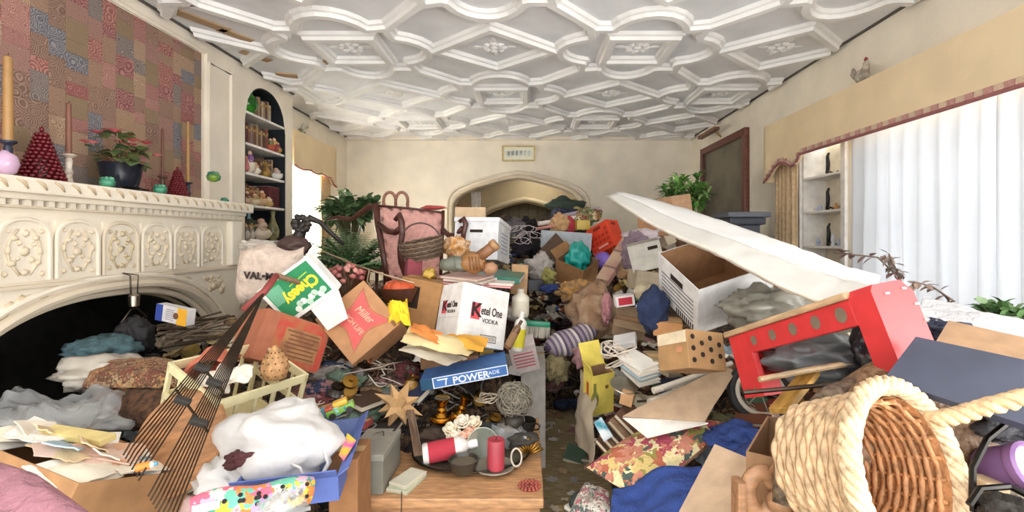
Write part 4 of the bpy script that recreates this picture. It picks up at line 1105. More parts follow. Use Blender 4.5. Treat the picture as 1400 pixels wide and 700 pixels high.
# carton with letters and papers by the hearth
a, b, c = .40, .50, .30
K = fitbox(a, b, c, {'00c': (121, 660), 'a0c': (249, 642), '0bc': (-75, 590), 'abc': (150, 588)}, 1.35, keep=lambda R_: R_[2, 2] > .55)
fc = carton('paper_carton', 'open brown carton heaped with envelopes and papers, close by the hearth', K, a, b, c, M('#b5824a', 'card'), True, flaps=(('b', -15, .10),)); mark(90, 620, 'the paper-filled carton')
Ki = K.to_3x3().normalized()
def inbox(Kx, u, v, w): return Kx @ Vector((u, v, w))
rr = random.Random(31)
pcols = [('cream', '#eadfce'), ('white', '#f2efe8'), ('pinkish', '#e3c4b4'), ('buff', '#d9bf98'), ('pale blue', '#a9c0cc'), ('ivory', '#efe6d2'), ('peach', '#e6b898')]
places = ['against the fireplace side of the carton', 'in the middle of the carton', 'against the rake side of the carton', 'by the front wall of the carton', 'by the hearth wall of the carton']
used = {}
for k in range(26):
    u, v = rr.uniform(.07, a - .07), rr.uniform(.06, b - .06); w = c - .02 + .055 * math.exp(-((u - a / 2) ** 2 + (v - b / 2) ** 2) / .03) + rr.uniform(-.01, .02)
    cn, cc = rr.choice(pcols); l_, s_ = rr.uniform(.13, .22), rr.uniform(.06, .12); an = rr.uniform(0, 3.1)
    ux, uy = Vector((math.cos(an), math.sin(an), rr.uniform(-.25, .25))), Vector((-math.sin(an), math.cos(an), rr.uniform(-.3, .3)))
    o = Vector((u, v, w)); q = [K @ (o - ux * l_ / 2 - uy * s_ / 2), K @ (o + ux * l_ / 2 - uy * s_ / 2), K @ (o + ux * l_ / 2 + uy * s_ / 2), K @ (o - ux * l_ / 2 + uy * s_ / 2)]
    base = '%s envelope %s' % (cn, places[0 if u < .13 else 2 if u > .27 else 3 if v < .17 else 4 if v > .33 else 1])
    used[base] = used.get(base, 0) + 1
    sheet('envelope', base + ('' if used[base] == 1 else ', %s one of that colour there' % ords[used[base] - 1]), q, M(cc, 'paper'), 'envelope', .004, rr.uniform(-.008, .012), .012, 6, k, 'papers in the carton by the hearth')
carton('yellow_packet', 'long flat yellow packet lying across the papers in the carton', TR(P(52, 598, 1.52), 4, 2, -12), .25, .05, .022, M('#e6cf7a', 'card'), tape=False, cat='packet')
bottle('glue_tube', 'little orange and blue tube lying on the papers', TR(P(186, 640, 1.33), 0, 84, 20), .05, .011, (M('#e08a3a', 'plastic'), M('#e08a3a', 'plastic'), M('#e8e2d8', 'plastic'), M('#58a8d0', 'plastic')), 'tube')
MBk = MB(); m, o = cushion([P(-40, 620, 1.02), P(60, 655, 1.0), P(150, 720, .95), P(-40, 760, .88)], 12, .05)
tag(m.build('mauve_pouch', M('#a06874', 'cloth'), smooth=True, loc=o), 'soft mauve pouch lying before the paper-filled carton', 'pouch')

# ------------------------------------------------------------------ the hearth
p0 = Vector((-2.13, 2.57, 1.25))
t = thing('hanging_bucket', 'rough black bucket hanging by a wire loop before the firebox', 'bucket', p0)
MB().tube([(0, -.02, -.10), (0, -.025, .0), (-.06, 0, .012), (0, .028, 0), (0, .022, -.10)], .004, 6).build('wire_loop', M('#6f6456', 'metal', .5), t, True)
MB().lathe([(.012, -.17), (.024, -.165), (.026, -.11), (.014, -.10), (.01, -.095)], 14).build('silver_cap', M('#cfc6b4', 'metal', .3), t, AUTO)
MB().tube([(0, -.08, -.24), (0, -.02, -.18), (0, .02, -.18), (0, .085, -.24)], .004, 6).build('bail', M('#6f6456', 'metal'), t, True)
MB().blob((0, 0, -.34), (.088, .088, .115), .3, 3.2, 30, 3, .6).build('bucket_body', M('#2c2a2c', 'plain', .7), t, True)
MB().blob((.01, .03, -.48), (.07, .09, .06), .4, 2.4, 18, 6, .4).build('bucket_base', M('#363334', 'plain', .7), t, True)
mark(190, 450, 'the hanging black bucket')
c2 = carton('salt_packet', 'blue white and yellow packet lying on sticks in the firebox', TR(P(212, 437, 2.45), 0, 8, -14), .20, .05, .085, M('#dcd8d8', 'card'), tape=False, cat='packet')
fm = face_m('f', .20, .05, .085)
decal(c2, 'blue_end', fm @ Matrix.Translation((-.078, 0, 0)), .044, .085, M('#31489c', 'paper')); decal(c2, 'yellow_end', fm @ Matrix.Translation((.07, 0, 0)), .06, .085, M('#e2a82c', 'paper'))
for k in range(6): decal(c2, 'print_line', fm @ Matrix.Translation((-.008, .025 - k * .01, .0004)), .055, .003, M('#8a8494', 'paper'))
MB().lathe([(.017, 0), (.017, .0012)], 14).build('printed_disc', M('#6a4838', 'paper'), c2, Mx=fm @ Matrix.Translation((.032, 0, 0)))
mark(243, 428, 'the blue and yellow packet')
for k in range(22):
    r_ = random.Random(100 + k); y0 = 452 - k * 2.1 + r_.uniform(-6, 6)
    A = P(215 + r_.uniform(-5, 25), 470 - k * 1.0 + r_.uniform(-8, 8), 2.55 + r_.uniform(-.12, .1)); B = P(292 + r_.uniform(-10, 40), 452 - k * .9 + r_.uniform(-14, 20), 2.8 + r_.uniform(-.15, .15))
    stick('kindling_stick', 'thin dry kindling stick in the bundle behind the terracotta pot', [A, (A + B) / 2 + Vector((0, 0, r_.uniform(-.015, .015))), B], r_.uniform(.004, .009), M(r_.choice(('#6e5a44', '#87725a', '#554432')), 'wood'), 'stick', 'kindling sticks in the firebox')
rag('teal_cloth', 'crumpled slate teal cloth in the mouth of the firebox', P(140, 480, 2.35), (.15, .13, .08), M('#4d7078', 'cloth'), 4); mark(140, 482, 'the slate teal cloth')
rag('white_sack', 'greyish white plastic sack stuffed into the firebox', P(136, 512, 2.15), (.17, .12, .075), M('#bdb6aa', 'plain', .35), 9, 'bag'); mark(136, 510, 'the greyish white sack')
m, o = cushion([P(112, 530, 2.0), P(245, 530, 1.95), P(250, 496, 2.2), P(118, 500, 2.25)], 12, .055)
tag(m.build('folded_rug', patch_mat('rugp', ['#8d6a50', '#6a4c3a', '#b08a5a', '#7a4038', '#a89478', '#54402f'], 50), smooth=True, loc=o), 'folded brown patterned rug lying on the hearth', 'rug'); mark(185, 520, 'the folded patterned rug')
m, o = cushion([P(120, 590, 1.9), P(240, 580, 1.86), P(248, 536, 2.0), P(128, 532, 2.08)], 12, .06)
tag(m.build('folded_rug', M('#43301f', 'cloth', col2='#6b4a34'), smooth=True, loc=o), 'dark brown fringed rug folded below the patterned one', 'rug')
sheet('grey_plastic_bag', 'crumpled grey translucent plastic bag spread over the hearth', [P(-20, 592, 1.72), P(165, 584, 1.75), P(178, 538, 2.0), P(-5, 545, 1.95)], M('#b9bcbe', 'film', .25), 'bag', .0, .05, .13, 36, 7); mark(85, 560, 'the grey plastic bag')
rag('grey_bundle', 'pale grey bundle wrapped inside the translucent plastic bag', P(85, 578, 1.88), (.24, .13, .06), M('#a2a4a3', 'plain', .4), 23, 'bundle')
for k, (px, py, cc, nm) in enumerate(((225, 478, '#b8a890', 'tan'), (245, 470, '#d8cfc0', 'cream'), (262, 462, '#e0dacb', 'white'), (240, 486, '#8f8676', 'grey'), (262, 482, '#c8bca4', 'beige'))):
    p = on_heap(px, py); p.z += .03
    sheet('scrap_paper', '%s crumpled paper between the firebox sticks and the terracotta pot' % nm, [p + Vector(q) for q in ((-.07, -.05, 0), (.07, -.05, .01), (.07, .05, .05), (-.07, .06, .04))], M(cc, 'paper'), 'paper', .002, .02, .05, 8, k, 'papers by the firebox')

# ------------------------------------------------------------------ rake, crate, white bag and the things beside
t = thing('leaf_rake', 'old wire leaf rake leaning tines-down across the cream crate', 'rake', P(362, 398, 2.0))
A = P(362, 398, 2.0); tl, tr2 = P(178, 606, 1.38), P(240, 705, 1.24)
steel = M('#4a3f35', 'metal', .55)
for i in range(17):
    s = i / 16; s = s * .84 if s < .5 else .58 + (s - .5) * .84; B = tl * (1 - s) + tr2 * s; mid = (A * .45 + B * .55) + Vector((0, 0, .012)); 
    hook = B + Vector((-.012, -.01, -.03))
    MB().tube([(0, 0, 0), tuple(mid - A), tuple(B - A), tuple(hook - A)], .0024, 5).build('tine', steel, t)
for f in (.58, .74):
    MB().tube([tuple((A * (1 - f) + (tl * (1 - s) + tr2 * s) * f) - A + Vector((0, 0, .008))) for s in frange(0, 1, 6)], .0045, 6).build('cross_brace', steel, t)
for f, s in ((.58, .22), (.58, .72), (.74, .3), (.74, .8)):
    q = (A * (1 - f) + (tl * (1 - s) + tr2 * s) * f) - A + Vector((0, -.01, .014))
    MB().cbox(-.024, .024, -.011, .011, -.009, .009, .004).build('brace_clip', M('#35322f', 'plain', .5), t, Mx=TR(q, 25, 30, 35))
MB().tube([(-.06, -.05, -.075), (0, 0, 0), (.012, .07, .06)], [.016, .015, .014], 10).build('ferrule', M('#8a3c38', 'plain', .5), t, True)
MB().tube([(.012, .07, .06), (.03, .3, .0), (.05, .55, -.1)], .013, 8).build('handle', M('#8a6a4a', 'wood'), t, True)
mark(270, 600, 'the wire leaf rake')
tag(MB().lathe([(.0, -.008), (.165, -.008), (.172, 0), (.165, .008), (0, .008)], 40).build('round_board', M('#b0763e', 'wood'), smooth=AUTO, Mx=TR(P(245, 603, 1.62), 62, -18, 0)), 'round orange-brown wooden board standing behind the rake tines', 'board'); mark(240, 600, 'the round wooden board')
a, b, c = .36, .31, .27
K = fitbox(a, b, c, {'00c': (298, 551), 'a0c': (416, 507), '0bc': (238, 494), 'abc': (352, 464), 'a00': (404, 596)}, 1.82, keep=lambda R_: R_[2, 2] > .55)
cr = thing('milk_crate', 'cream plastic milk crate with a terracotta pot and paper inside', 'crate', K); crm = M('#e6dcae', 'plastic'); mark(330, 520, 'the cream milk crate')
m = MB(); m.box(0, a, 0, b, 0, .006); m.build('base', crm, cr)
for z0, z1 in ((c - .035, c), (.0, .03), (c * .5 - .01, c * .5 + .012)):
    m = MB()
    m.box(-.004, a + .004, -.004, .006, z0, z1); m.box(-.004, a + .004, b - .006, b + .004, z0, z1); m.box(-.004, .006, .006, b - .006, z0, z1); m.box(a - .006, a + .004, .006, b - .006, z0, z1)
    m.build('rim_band', crm, cr)
for x, y in [(0, 0), (a, 0), (0, b), (a, b)] : MB().cbox(x - .012 if x else -.004, x + .004 if x else .012, y - .012 if y else -.004, y + .004 if y else .012, 0, c, .003).build('corner_post', crm, cr)
for i in range(1, 5):
    MB().box(a * i / 5 - .006, a * i / 5 + .006, -.002, .005, .03, c - .035).build('slat', crm, cr); MB().box(a * i / 5 - .006, a * i / 5 + .006, b - .005, b + .002, .03, c - .035).build('slat', crm, cr)
    if i < 4:
        MB().box(-.002, .005, b * i / 4 - .006, b * i / 4 + .006, .03, c - .035).build('slat', crm, cr); MB().box(a - .005, a + .002, b * i / 4 - .006, b * i / 4 + .006, .03, c - .035).build('slat', crm, cr)
t = thing('terracotta_pot', 'chipped terracotta pot lying on its side in the cream crate', 'pot', TR(P(291, 497, 1.9), 112, 0, 24))
MB().lathe([(.045, -.06), (.058, 0), (.07, .055), (.082, .06), (.086, .085), (.076, .085), (.066, .05), (.05, 0), (.035, -.05)], 24, cap=False).build('body', M('#c9735a', 'plain', .8), t, AUTO)
MB().lathe([(0, -.06), (.045, -.06)], 24, cap=False).build('foot', M('#c9735a', 'plain', .8), t)
for k, (px, py) in enumerate(((285, 520), (305, 512), (325, 515), (300, 528))):
    p = P(px, py, 1.8); sheet('scrap_paper', '%s torn off-white paper piece in the cream crate' % ords[k], [p + Vector(q) for q in ((-.05, -.03, -.02), (.05, -.03, -.01), (.045, .03, .03), (-.04, .04, .02))], M('#ebe4d6', 'paper'), 'paper', .002, .015, .05, 8, k + 40, 'papers in the cream crate')
t = thing('straw_gourd', 'dried gourd with pierced pattern standing in the cream crate', 'gourd', TR(P(376, 511, 1.85), 0, 0, 0, .82))
MB().lathe([(.02, -.03), (.05, -.02), (.062, .03), (.052, .075), (.03, .105), (.014, .125), (.008, .135)], 22).build('body', M('#c58f4e', 'wicker'), t, True)
m = MB()
for i in range(5):
    for j in range(12): an = j * .5236 + i * .26; r0 = [.058, .064, .058, .045, .032][i]; z0 = [.0, .03, .06, .085, .105][i]; m.blob((r0 * math.cos(an), r0 * math.sin(an), z0), (.004, .004, .004), 0, 1, 6)
m.build('pattern_holes', M('#6a4420', 'plain'), t)['kind'] = 'stuff'
mark(376, 495, 'the pierced dried gourd')
# the big white bag: a blown, knotted carrier with a gaping mouth
t = thing('white_carrier_bag', 'large rumpled white plastic carrier bag lying on the blue toy tray', 'bag', P(385, 612, 1.6)); bagm = M('#efedea', 'bag', .35); mark(385, 600, 'the white carrier bag')
MB().blob((0, .0, .02), (.175, .13, .135), .3, 1.3, 44, 12, .38).build('body', bagm, t, True)
MB().tube([(.12, -.07, .07), (.165, -.06, .04), (.185, -.06, -.02), (.16, -.08, -.075), (.11, -.10, -.085)], [.012, .02, .022, .02, .012], 10, flat=.35).build('mouth_rim', bagm, t, True)
MB().blob((-.16, -.07, -.09), (.075, .05, .075), .5, 1.9, 22, 5, .5).build('bag_tail', bagm, t, True)
MB().tube([(.09, -.115, .0), (.12, -.12, -.01), (.125, -.115, -.03), (.11, -.12, -.05)], .004, 6).build('handle_loop', bagm, t, True)
rag('maroon_cloth', 'dark maroon cloth spilling from beneath the white carrier bag', P(337, 628, 1.5), (.06, .04, .035), M('#5a2b2e', 'cloth'), 3)
a, b, c = .30, .43, .075
K = TR(Vector((-.875, 1.405, .635)), 3, -2, 10.8)
bt = carton('toy_tray', 'shallow blue printed toy tray under the white carrier bag', K, a, b, c, M('#5f78c8', 'card'), True, M('#8aa0dc', 'card'), flaps=(('r', 35, .04), ('f', 60, .03))); mark(450, 640, 'the blue toy tray')
decal(bt, 'toy_print', face_m('r', a, b, c, .6, .5), .1, .07, M('#b8b83c', 'paper')); decal(bt, 'toy_print', face_m('r', a, b, c, .6, .4) @ Matrix.Translation((0, 0, .0006)), .06, .04, M('#d8559c', 'paper'))
sheet('printed_card', 'pink and yellow printed card standing at the end of the blue toy tray', [P(463, 622, 1.55), P(470, 630, 1.52), P(487, 602, 1.6), P(475, 592, 1.62)], M('#c8b03c', 'paper', col2='#d8559c', scale=22), 'card', .003)
bottle('toy_flask', 'pale teal plastic toy flask lying beside the white carrier bag', TR(P(440, 566, 1.75), 30, 70, 25), .10, .022, (M('#7fb4bc', 'plastic'), M('#5f9aa8', 'plastic'), M('#7fb4bc', 'plastic'), M('#4a8a98', 'plastic')), 'toy')
t = thing('toy_car', 'small green toy car with red and yellow trim behind the white bag', 'toy', TR(P(468, 566, 1.75), 0, -18, 20))
MB().cbox(-.05, .05, -.022, .022, .01, .034, .006).build('body', M('#6f9a3a', 'plastic'), t); MB().cbox(-.02, .032, -.019, .019, .034, .054, .007).build('cabin', M('#d8a83a', 'plastic'), t); MB().cbox(-.05, -.022, -.02, .02, .034, .045, .004).build('nose', M('#b8503a', 'plastic'), t)
for x in (-.03, .03):
    for y in (-.024, .024): MB().lathe([(.012, -.004), (.012, .004)], 12).build('wheel', blackm, t, Mx=TR((x, y, .012), 90))
t = thing('dotted_fabric_roll', 'rolled white fabric with multicoloured polka dots at the bottom', 'fabric', TR(P(255, 708, 1.22), 0, 0, 0)); mark(360, 680, 'the polka dot fabric roll')
A = P(262, 700, 1.22); B = P(425, 672, 1.38); dv = B - A; o = P(255, 708, 1.22)
MB().tube([tuple(A + dv * s - o + Vector((0, 0, .008 * math.sin(s * 9)))) for s in frange(0, 1, 12)], [.034 + .012 * math.sin(s * 3) for s in frange(0, 1, 12)], 16).build('roll', patch_mat('dots', ['#d8b4c8', '#e88a4a', '#6fbfa4', '#c9a8dc', '#efc24a', '#d9d4cc', '#e4708a', '#58a088'], 24, bump=.1), t, True)
rr = random.Random(2); m0 = None
for k in range(46):
    s = rr.uniform(.02, .98); an = rr.uniform(-2.4, 1.0); u_ = dv.normalized(); w1 = u_.cross(Vector((0, 0, 1))).normalized(); w2 = w1.cross(u_)
    r0 = .034 + .012 * math.sin(s * 3); q = A + dv * s - o + Vector((0, 0, .008 * math.sin(s * 9))) + (w1 * math.cos(an) + w2 * math.sin(an)) * (r0 + .0005)
    fr_ = frame_m(q, u_, u_.cross(w1 * math.cos(an) + w2 * math.sin(an)) * -1)
    if m0 is None: m0 = MB().lathe([(.006, -.0006), (.006, .0008)], 10).build('dot', M('#2f2a2c', 'cloth'), t, Mx=fr_)
    else: c_ = rep(m0, t); c_.matrix_local = fr_
sheet('clear_wrap', 'clear crumpled plastic wrap over the end of the dotted roll', [P(345, 712, 1.2), P(425, 705, 1.22), P(415, 672, 1.3), P(352, 688, 1.28)], M('#d4d6d6', 'film', .2), 'wrap', 0, .03, .05, 16, 3)
sheet('white_tag', 'small white printed tag on the polka dot roll', [P(262, 703, 1.17), P(300, 695, 1.19), P(300, 684, 1.2), P(262, 692, 1.18)], wt, 'tag', .002)
carton('tall_carton', 'tall plain brown carton standing beside the grey tin box', TR(Vector((-.665, 1.585, 0)), 0, 0, 4), .095, .17, .71, M('#a87038', 'card')); mark(470, 680, 'the tall brown carton')
stick('metal_rod', 'thin grey metal rod leaning on the grey tin box', [P(481, 702, 1.62), P(496, 668, 1.7)], .004, M('#9a9690', 'metal'))
# sack with stencilled letters
t = thing('stencilled_sack', 'pale stuffed sack with black stencilled letters behind the green carton', 'sack', P(372, 376, 2.55)); mark(372, 360, 'the stencilled sack')
def sackfn(s):
    def fn(u, v):
        x, z = (u - .5) * .35, (v - .5) * .30
        k = (max(0, 1 - abs(2 * u - 1) ** 5) * max(0, 1 - abs(2 * v - 1) ** 4)) ** .5
        return (x * (1 + .05 * math.sin(v * 6)), s * (.085 * k + .008 * noise.noise(Vector((u * 5, v * 5, s)))), z - .02 * math.cos(u * 8) * v)
    return fn
m = MB(); m.grid(sackfn(-1), 18, 16); m.grid(sackfn(1), 18, 16); m.build('body', M('#d8c2b0', 'cloth'), t, True)
text(t, 'VAL\u2022MA', M('#3a302c', 'paper'), frame_m((.0, -.099, .0), (1, 0, -.06), (0, 0, 1)), .052, bold=.001, extrude=.003)
rag('pale_bundle', 'pale stained bundle on top of the stencilled sack', P(352, 337, 2.75), (.09, .08, .035), M('#cfc4b6', 'cloth'), 8)

# ------------------------------------------------------------------ chest in the aisle and what stands on it
ct = thing('wooden_chest', 'light wooden chest at the aisle carrying a dark platter and candle', 'chest', Vector((-.28, 2.06, 0))); chm = M('#c98f56', 'wood')
MB().cbox(-.325, .325, -.26, .5, .02, .44, .006).build('body', chm, ct); MB().cbox(-.338, .338, -.285, .52, .44, .478, .006).build('lid', M('#d49a5e', 'wood'), ct)
MB().cbox(-.33, .33, -.268, -.255, .02, .06, .003).build('plinth', chm, ct)
for x in (-.2, .2): MB().lathe([(.014, 0), (.016, .012), (.01, .018)], 12).build('knob', M('#8a5c30', 'wood'), ct, Mx=TR((x, -.26, .32), 90))
mark(620, 690, 'the wooden chest')
ZT = .479
t = thing('tin_box', 'grey metal tin box with a wire handle on the wooden chest', 'tin box', Vector((-.62, 1.80, ZT))); tin = M('#86857a', 'plain', .4)
MB().cbox(-.07, .07, 0, .25, 0, .125, .004).build('body', tin, t); MB().cbox(-.073, .073, -.003, .253, .125, .152, .005).build('lid', M('#9b9a90', 'plain', .38), t)
MB().tube([(-.02, .08, .153), (-.018, .085, .172), (0, .13, .18), (.02, .17, .172), (.02, .175, .153)], .003, 6).build('handle', M('#a8a69c', 'metal'), t, True)
MB().cbox(-.015, .015, -.008, 0, .09, .14, .002).build('latch', M('#9a988e', 'metal'), t)
mark(515, 625, 'the grey tin box')
book('white_booklet', 'pale greenish booklet lying on the chest beside the tin box', TR(plane(528, 672, ZT), 0, 0, -18), .09, .15, .014, M('#c9cdb4', 'paper'))
book('white_booklet', 'cream booklet on top of the greenish booklet', TR(plane(532, 668, ZT) + Vector((0, 0, .015)), 0, 0, -26), .08, .13, .012, M('#dcd8c4', 'paper'))
pl = thing('dark_platter', 'large dark oval platter on the chest holding candle, bowl and flowers', 'platter', plane(645, 622, ZT)); mark(650, 640, 'the dark platter')
MB().lathe([(.0, .004), (.2, .004), (.245, .014), (.262, .022), (.258, .026), (.2, .01), (0, .009)], 40, (1, .8)).build('dish', M('#5a564a', 'ceramic'), pl, AUTO)
MB().tube([(.26 * math.cos(a), .21 * math.sin(a), .024) for a in frange(0, 6.283, 40)[:-1]], .004, 6, closed=True).build('rim', M('#3f3a32', 'metal'), pl, True)
ZP = ZT + .012
bottle('sauce_bottle', 'white squeeze bottle with a red label lying on the platter', TR(plane(578, 634, ZP) + Vector((0, 0, .04)), 0, 84, 14), .235, .043, (M('#ece6de', 'plastic'), M('#b83444', 'paper'), M('#efe9e2', 'plastic'), M('#f4f1ec', 'plastic'))); mark(605, 625, 'the red-labelled bottle')
t = thing('red_candle', 'thick red pillar candle on a pale dish', 'candle', plane(678, 640, ZP + .01)); mark(678, 620, 'the red pillar candle')
MB().lathe([(.036, 0), (.036, .115), (.033, .12), (.024, .117), (0, .115)], 24).build('wax', M('#b2404c', 'plain', .45), t, AUTO); MB().tube([(0, 0, .112), (.002, 0, .13)], .002, 5).build('wick', blackm, t)
tag(MB().lathe([(0, 0), (.05, 0), (.085, .012), (.083, .016), (.05, .006), (0, .006)], 26).build('candle_dish', M('#8f8878', 'ceramic'), smooth=AUTO, loc=plane(676, 640, ZP) - Vector((0, 0, .002))), 'pale grey dish under the red pillar candle', 'dish')
t = thing('small_bowl', 'small dark glazed bowl between the bottle and the red candle', 'bowl', plane(634, 646, ZP))
MB().lathe([(.03, 0), (.05, .012), (.062, .05), (.064, .056), (.058, .056), (.045, .016), (0, .012)], 24).build('body', M('#3d382e', 'ceramic'), t, AUTO)
MB().lathe([(.0, .04), (.055, .042)], 20, cap=False).build('contents', M('#6b6250', 'plain'), t)
t = thing('rose_bunch', 'bunch of cream and peach fabric roses behind the bottle', 'flowers', plane(632, 618, ZP)); mark(632, 585, 'the cream roses')
for k, (x, y, z, cc) in enumerate(((-.05, 0, .10, '#efe2c8'), (.0, .01, .13, '#f0e6d2'), (.035, -.02, .085, '#e8b49a'), (.01, -.03, .07, '#ecc4ac'), (-.03, -.025, .075, '#f2e8d4'), (.05, .02, .12, '#efe0c4'))):
    m = MB(); m.blob((0, 0, .012), (.014, .014, .016), .1, 2, 12, k)
    for ring, (n_, rr_, zz) in enumerate(((6, .026, 0), (5, .018, .009), (3, .01, .016))):
        for q in range(n_):
            an = q * 6.283 / n_ + ring * .6; m.T = Matrix.Rotation(an, 4, 'Z') @ Matrix.Translation((rr_, 0, zz)) @ Matrix.Rotation(-.75 - .25 * ring, 4, 'Y'); m.blob((0, 0, 0), (.016, .015, .0035), .25, 2, 12, q)
    m.T = Matrix()
    m.build('rose', M(cc, 'plain', .7), t, True, Mx=TR((x, y, z), 35, 0, 0))
m = MB()
for k in range(14): leaf(m, (R.uniform(-.04, .04), R.uniform(-.01, .03), .05), rdir(R, -.2, .5), .07, .035, .2)
m.build('rose_leaves', M('#3f5232', 'leaf'), t)['kind'] = 'stuff'; MB().tube([(0, 0, .0), (.0, 0, .06), (.01, 0, .1)], .006, 6).build('stem', M('#3f5232', 'leaf'), t)
t = thing('vine_ball', 'round grey ball of woven vines beside the blue tray', 'ball', P(703, 546, 2.2)); mark(703, 545, 'the grey vine ball')
MB().blob((0, 0, 0), (.073, .073, .075), .1, 3, 24, 2, .1).build('core', M('#6d6554', 'wicker'), t, True)
m = MB(); rv = random.Random(3)
for k in range(34):
    ax = rdir(rv, -1, 1); u = ax.orthogonal().normalized(); w = ax.cross(u); r0 = rv.uniform(.074, .084)
    m.tube([tuple((u * math.cos(q) + w * math.sin(q)) * r0 * (1 + .04 * math.sin(3 * q + k))) for q in frange(0, 6.283, 22)[:-1]], .0028, 5, closed=True)
m.build('vines', M('#8d8470', 'wicker'), t, True)['kind'] = 'stuff'
MB().blob((.0, -.02, -.09), (.05, .05, .035), .3, 2, 14, 4).build('moss_base', M('#3a352c', 'plain'), t, True)
def brass_stick(p, rx, ry, label):
    t = thing('brass_candlestick', label, 'candlestick', TR(p, rx, ry, 0), 'brass candlesticks on the chest'); bm_ = M('#c08a34', 'metal', .22)
    MB().lathe([(.05, 0), (.052, .008), (.03, .018), (.014, .035), (.022, .05), (.013, .06), (.026, .085), (.034, .1), (.036, .106), (.018, .1)], 20).build('body', bm_, t, AUTO)
    MB().lathe([(.04, .006), (.046, .014), (.04, .02)], 20).build('foot_ring', bm_, t, AUTO)
brass_stick(P(603, 574, 2.2), 4, 4, 'upright brass candlestick below the blue tray'); brass_stick(P(626, 570, 2.25), 0, 24, 'leaning brass candlestick next to the upright one'); mark(610, 555, 'the brass candlesticks')
t = thing('gold_star', 'pale gold many-pointed paper star standing on the chest', 'star', P(545, 553, 2.1)); mark(545, 553, 'the gold star')
gm = M('#c79a5c', 'card'); dirs = []
for k in range(8): an = k * math.pi / 4 + .35; dirs.append((Vector((math.cos(an), 0, math.sin(an))), .118 if k % 2 else .098))
for k in range(4): an = k * math.pi / 2 + .7; dirs.append((Vector((math.cos(an) * .7, -.71, math.sin(an) * .7)), .085))
for v_, L_ in dirs:
    u = v_.orthogonal().normalized(); w = v_.cross(u); pts = [(u * math.cos(q) + w * math.sin(q)) * .03 + v_ * .025 for q in (0.78, 2.35, 3.93, 5.5)] + [v_ * L_]
    MB().add([tuple(x) for x in pts], [(0, 1, 4), (1, 2, 4), (2, 3, 4), (3, 0, 4), (3, 2, 1, 0)]).build('point', gm, t)
MB().blob((0, 0, 0), (.04, .035, .04), 0, 1, 8).build('star_core', gm, t)
sheet('dark_ribbon', 'bronze ribbon band curling in front of the gold star', [P(556, 560, 2.06), P(566, 560, 2.06), P(578, 622, 1.98), P(566, 624, 1.97)], M('#7a6250', 'plain', .35), 'ribbon', .002, .04, .01, 12)
t = thing('shell_fan', 'small gold ribbed fan ornament at the edge of the platter', 'ornament', plane(722, 622, ZP)); 
for k in range(9): an = math.radians(20 + 140 * k / 8); MB().tube([(0, 0, .005), (.03 * math.cos(an), -.006, .005 + .03 * math.sin(an)), (.07 * math.cos(an), 0, .005 + .07 * math.sin(an))], [.003, .006, .007], 6).build('rib', M('#b0853e', 'metal', .45), t, True)
sheet('clear_bag', 'clear crumpled plastic bag between the vine ball and red candle', [P(668, 612, 2.12), P(722, 606, 2.1), P(718, 572, 2.22), P(676, 578, 2.24)], M('#c8ccca', 'film', .15), 'bag', 0, .05, .08, 16, 6)
tag(MB().tube([(.022 * math.cos(q), .0, .035 * math.sin(q)) for q in frange(0, 6.283, 20)[:-1]], .004, 6, closed=True).build('rope_ring', M('#d8cdb8', 'cloth'), smooth=True, Mx=TR(plane(706, 640, ZP) + Vector((0, 0, .045)), -15, 0, 10)), 'cream rope ring leaning by the red candle', 'ring')
t = thing('bead_coaster', 'round coaster of red beads on the chest corner', 'coaster', plane(724, 665, ZT)); m = MB()
for n_, r0 in ((6, .014), (12, .028), (16, .04)):
    for q in range(n_): an = q * 6.283 / n_; m.blob((r0 * math.cos(an), r0 * math.sin(an), .006), (.0065, .0065, .006), 0, 1, 7)
m.build('beads', M('#c0563e', 'wood'), t, True)['kind'] = 'stuff'; MB().lathe([(.042, 0), (.042, .003)], 20).build('backing', M('#8a3c2c', 'cloth'), t)
t = thing('red_cross', 'little red wooden cross lying on the chest front', 'cross', TR(plane(568, 656, ZT), 0, 0, 30)); MB().cbox(-.035, .035, -.006, .006, 0, .008, .002).build('beam', M('#a8402c', 'wood'), t); MB().cbox(-.006, .006, -.028, .028, .001, .009, .002).build('beam', M('#a8402c', 'wood'), t)
stick('brown_string', 'brown string hanging over the chest front beside the tin box', [plane(549, 672, ZT) + Vector((0, 0, .01)), plane(550, 684, ZT) + Vector((0, -.01, .004)), plane(550, 686, ZT) + Vector((0, -.02, -.1)), plane(553, 686, ZT) + Vector((.01, -.02, -.22))], .002, M('#4a3424', 'cloth'), 'string')
tag(MB().tube(squiggle((0, 0, 0), .05, 4, 9), .003, 5).build('twig_bunch', M('#a89a80', 'wood'), smooth=True, loc=P(666, 548, 2.15)), 'tangle of dry pale twigs between tray and vine ball', 'twigs', kind=None)
rag('dark_cloth', 'dark grey cloth lying on the platter under the clear bag', P(712, 600, 2.14), (.07, .06, .03), M('#47413a', 'cloth'), 14)
carton('white_cabinet_box', 'tall white cardboard box standing at the edge of the aisle', Vector((-.045, 3.0, 0)), .155, .4, .68, M('#d9d2c6', 'card')); mark(730, 550, 'the tall white box')
K = fitbox(.16, .1, .2, {'00c': (698, 478), 'a0c': (728, 470), 'a00': (736, 506), '000': (706, 512)}, 2.7)
wr = carton('red_white_packet', 'white packet with red printed lines on top of the tall white box', K, .16, .1, .2, M('#ead9d4', 'card'), tape=False, cat='packet'); mark(718, 488, 'the red and white packet')
for k in range(5): decal(wr, 'print_line', face_m('f', .16, .1, .2, .5, .25 + k * .12), .12, .009, M('#cf6a70', 'paper'))
t = thing('dustpan_brush', 'green hand brush with pale bristles beside the vodka carton', 'brush', TR(P(716, 452, 2.9), 0, 4, 0)); mark(733, 445, 'the green hand brush')
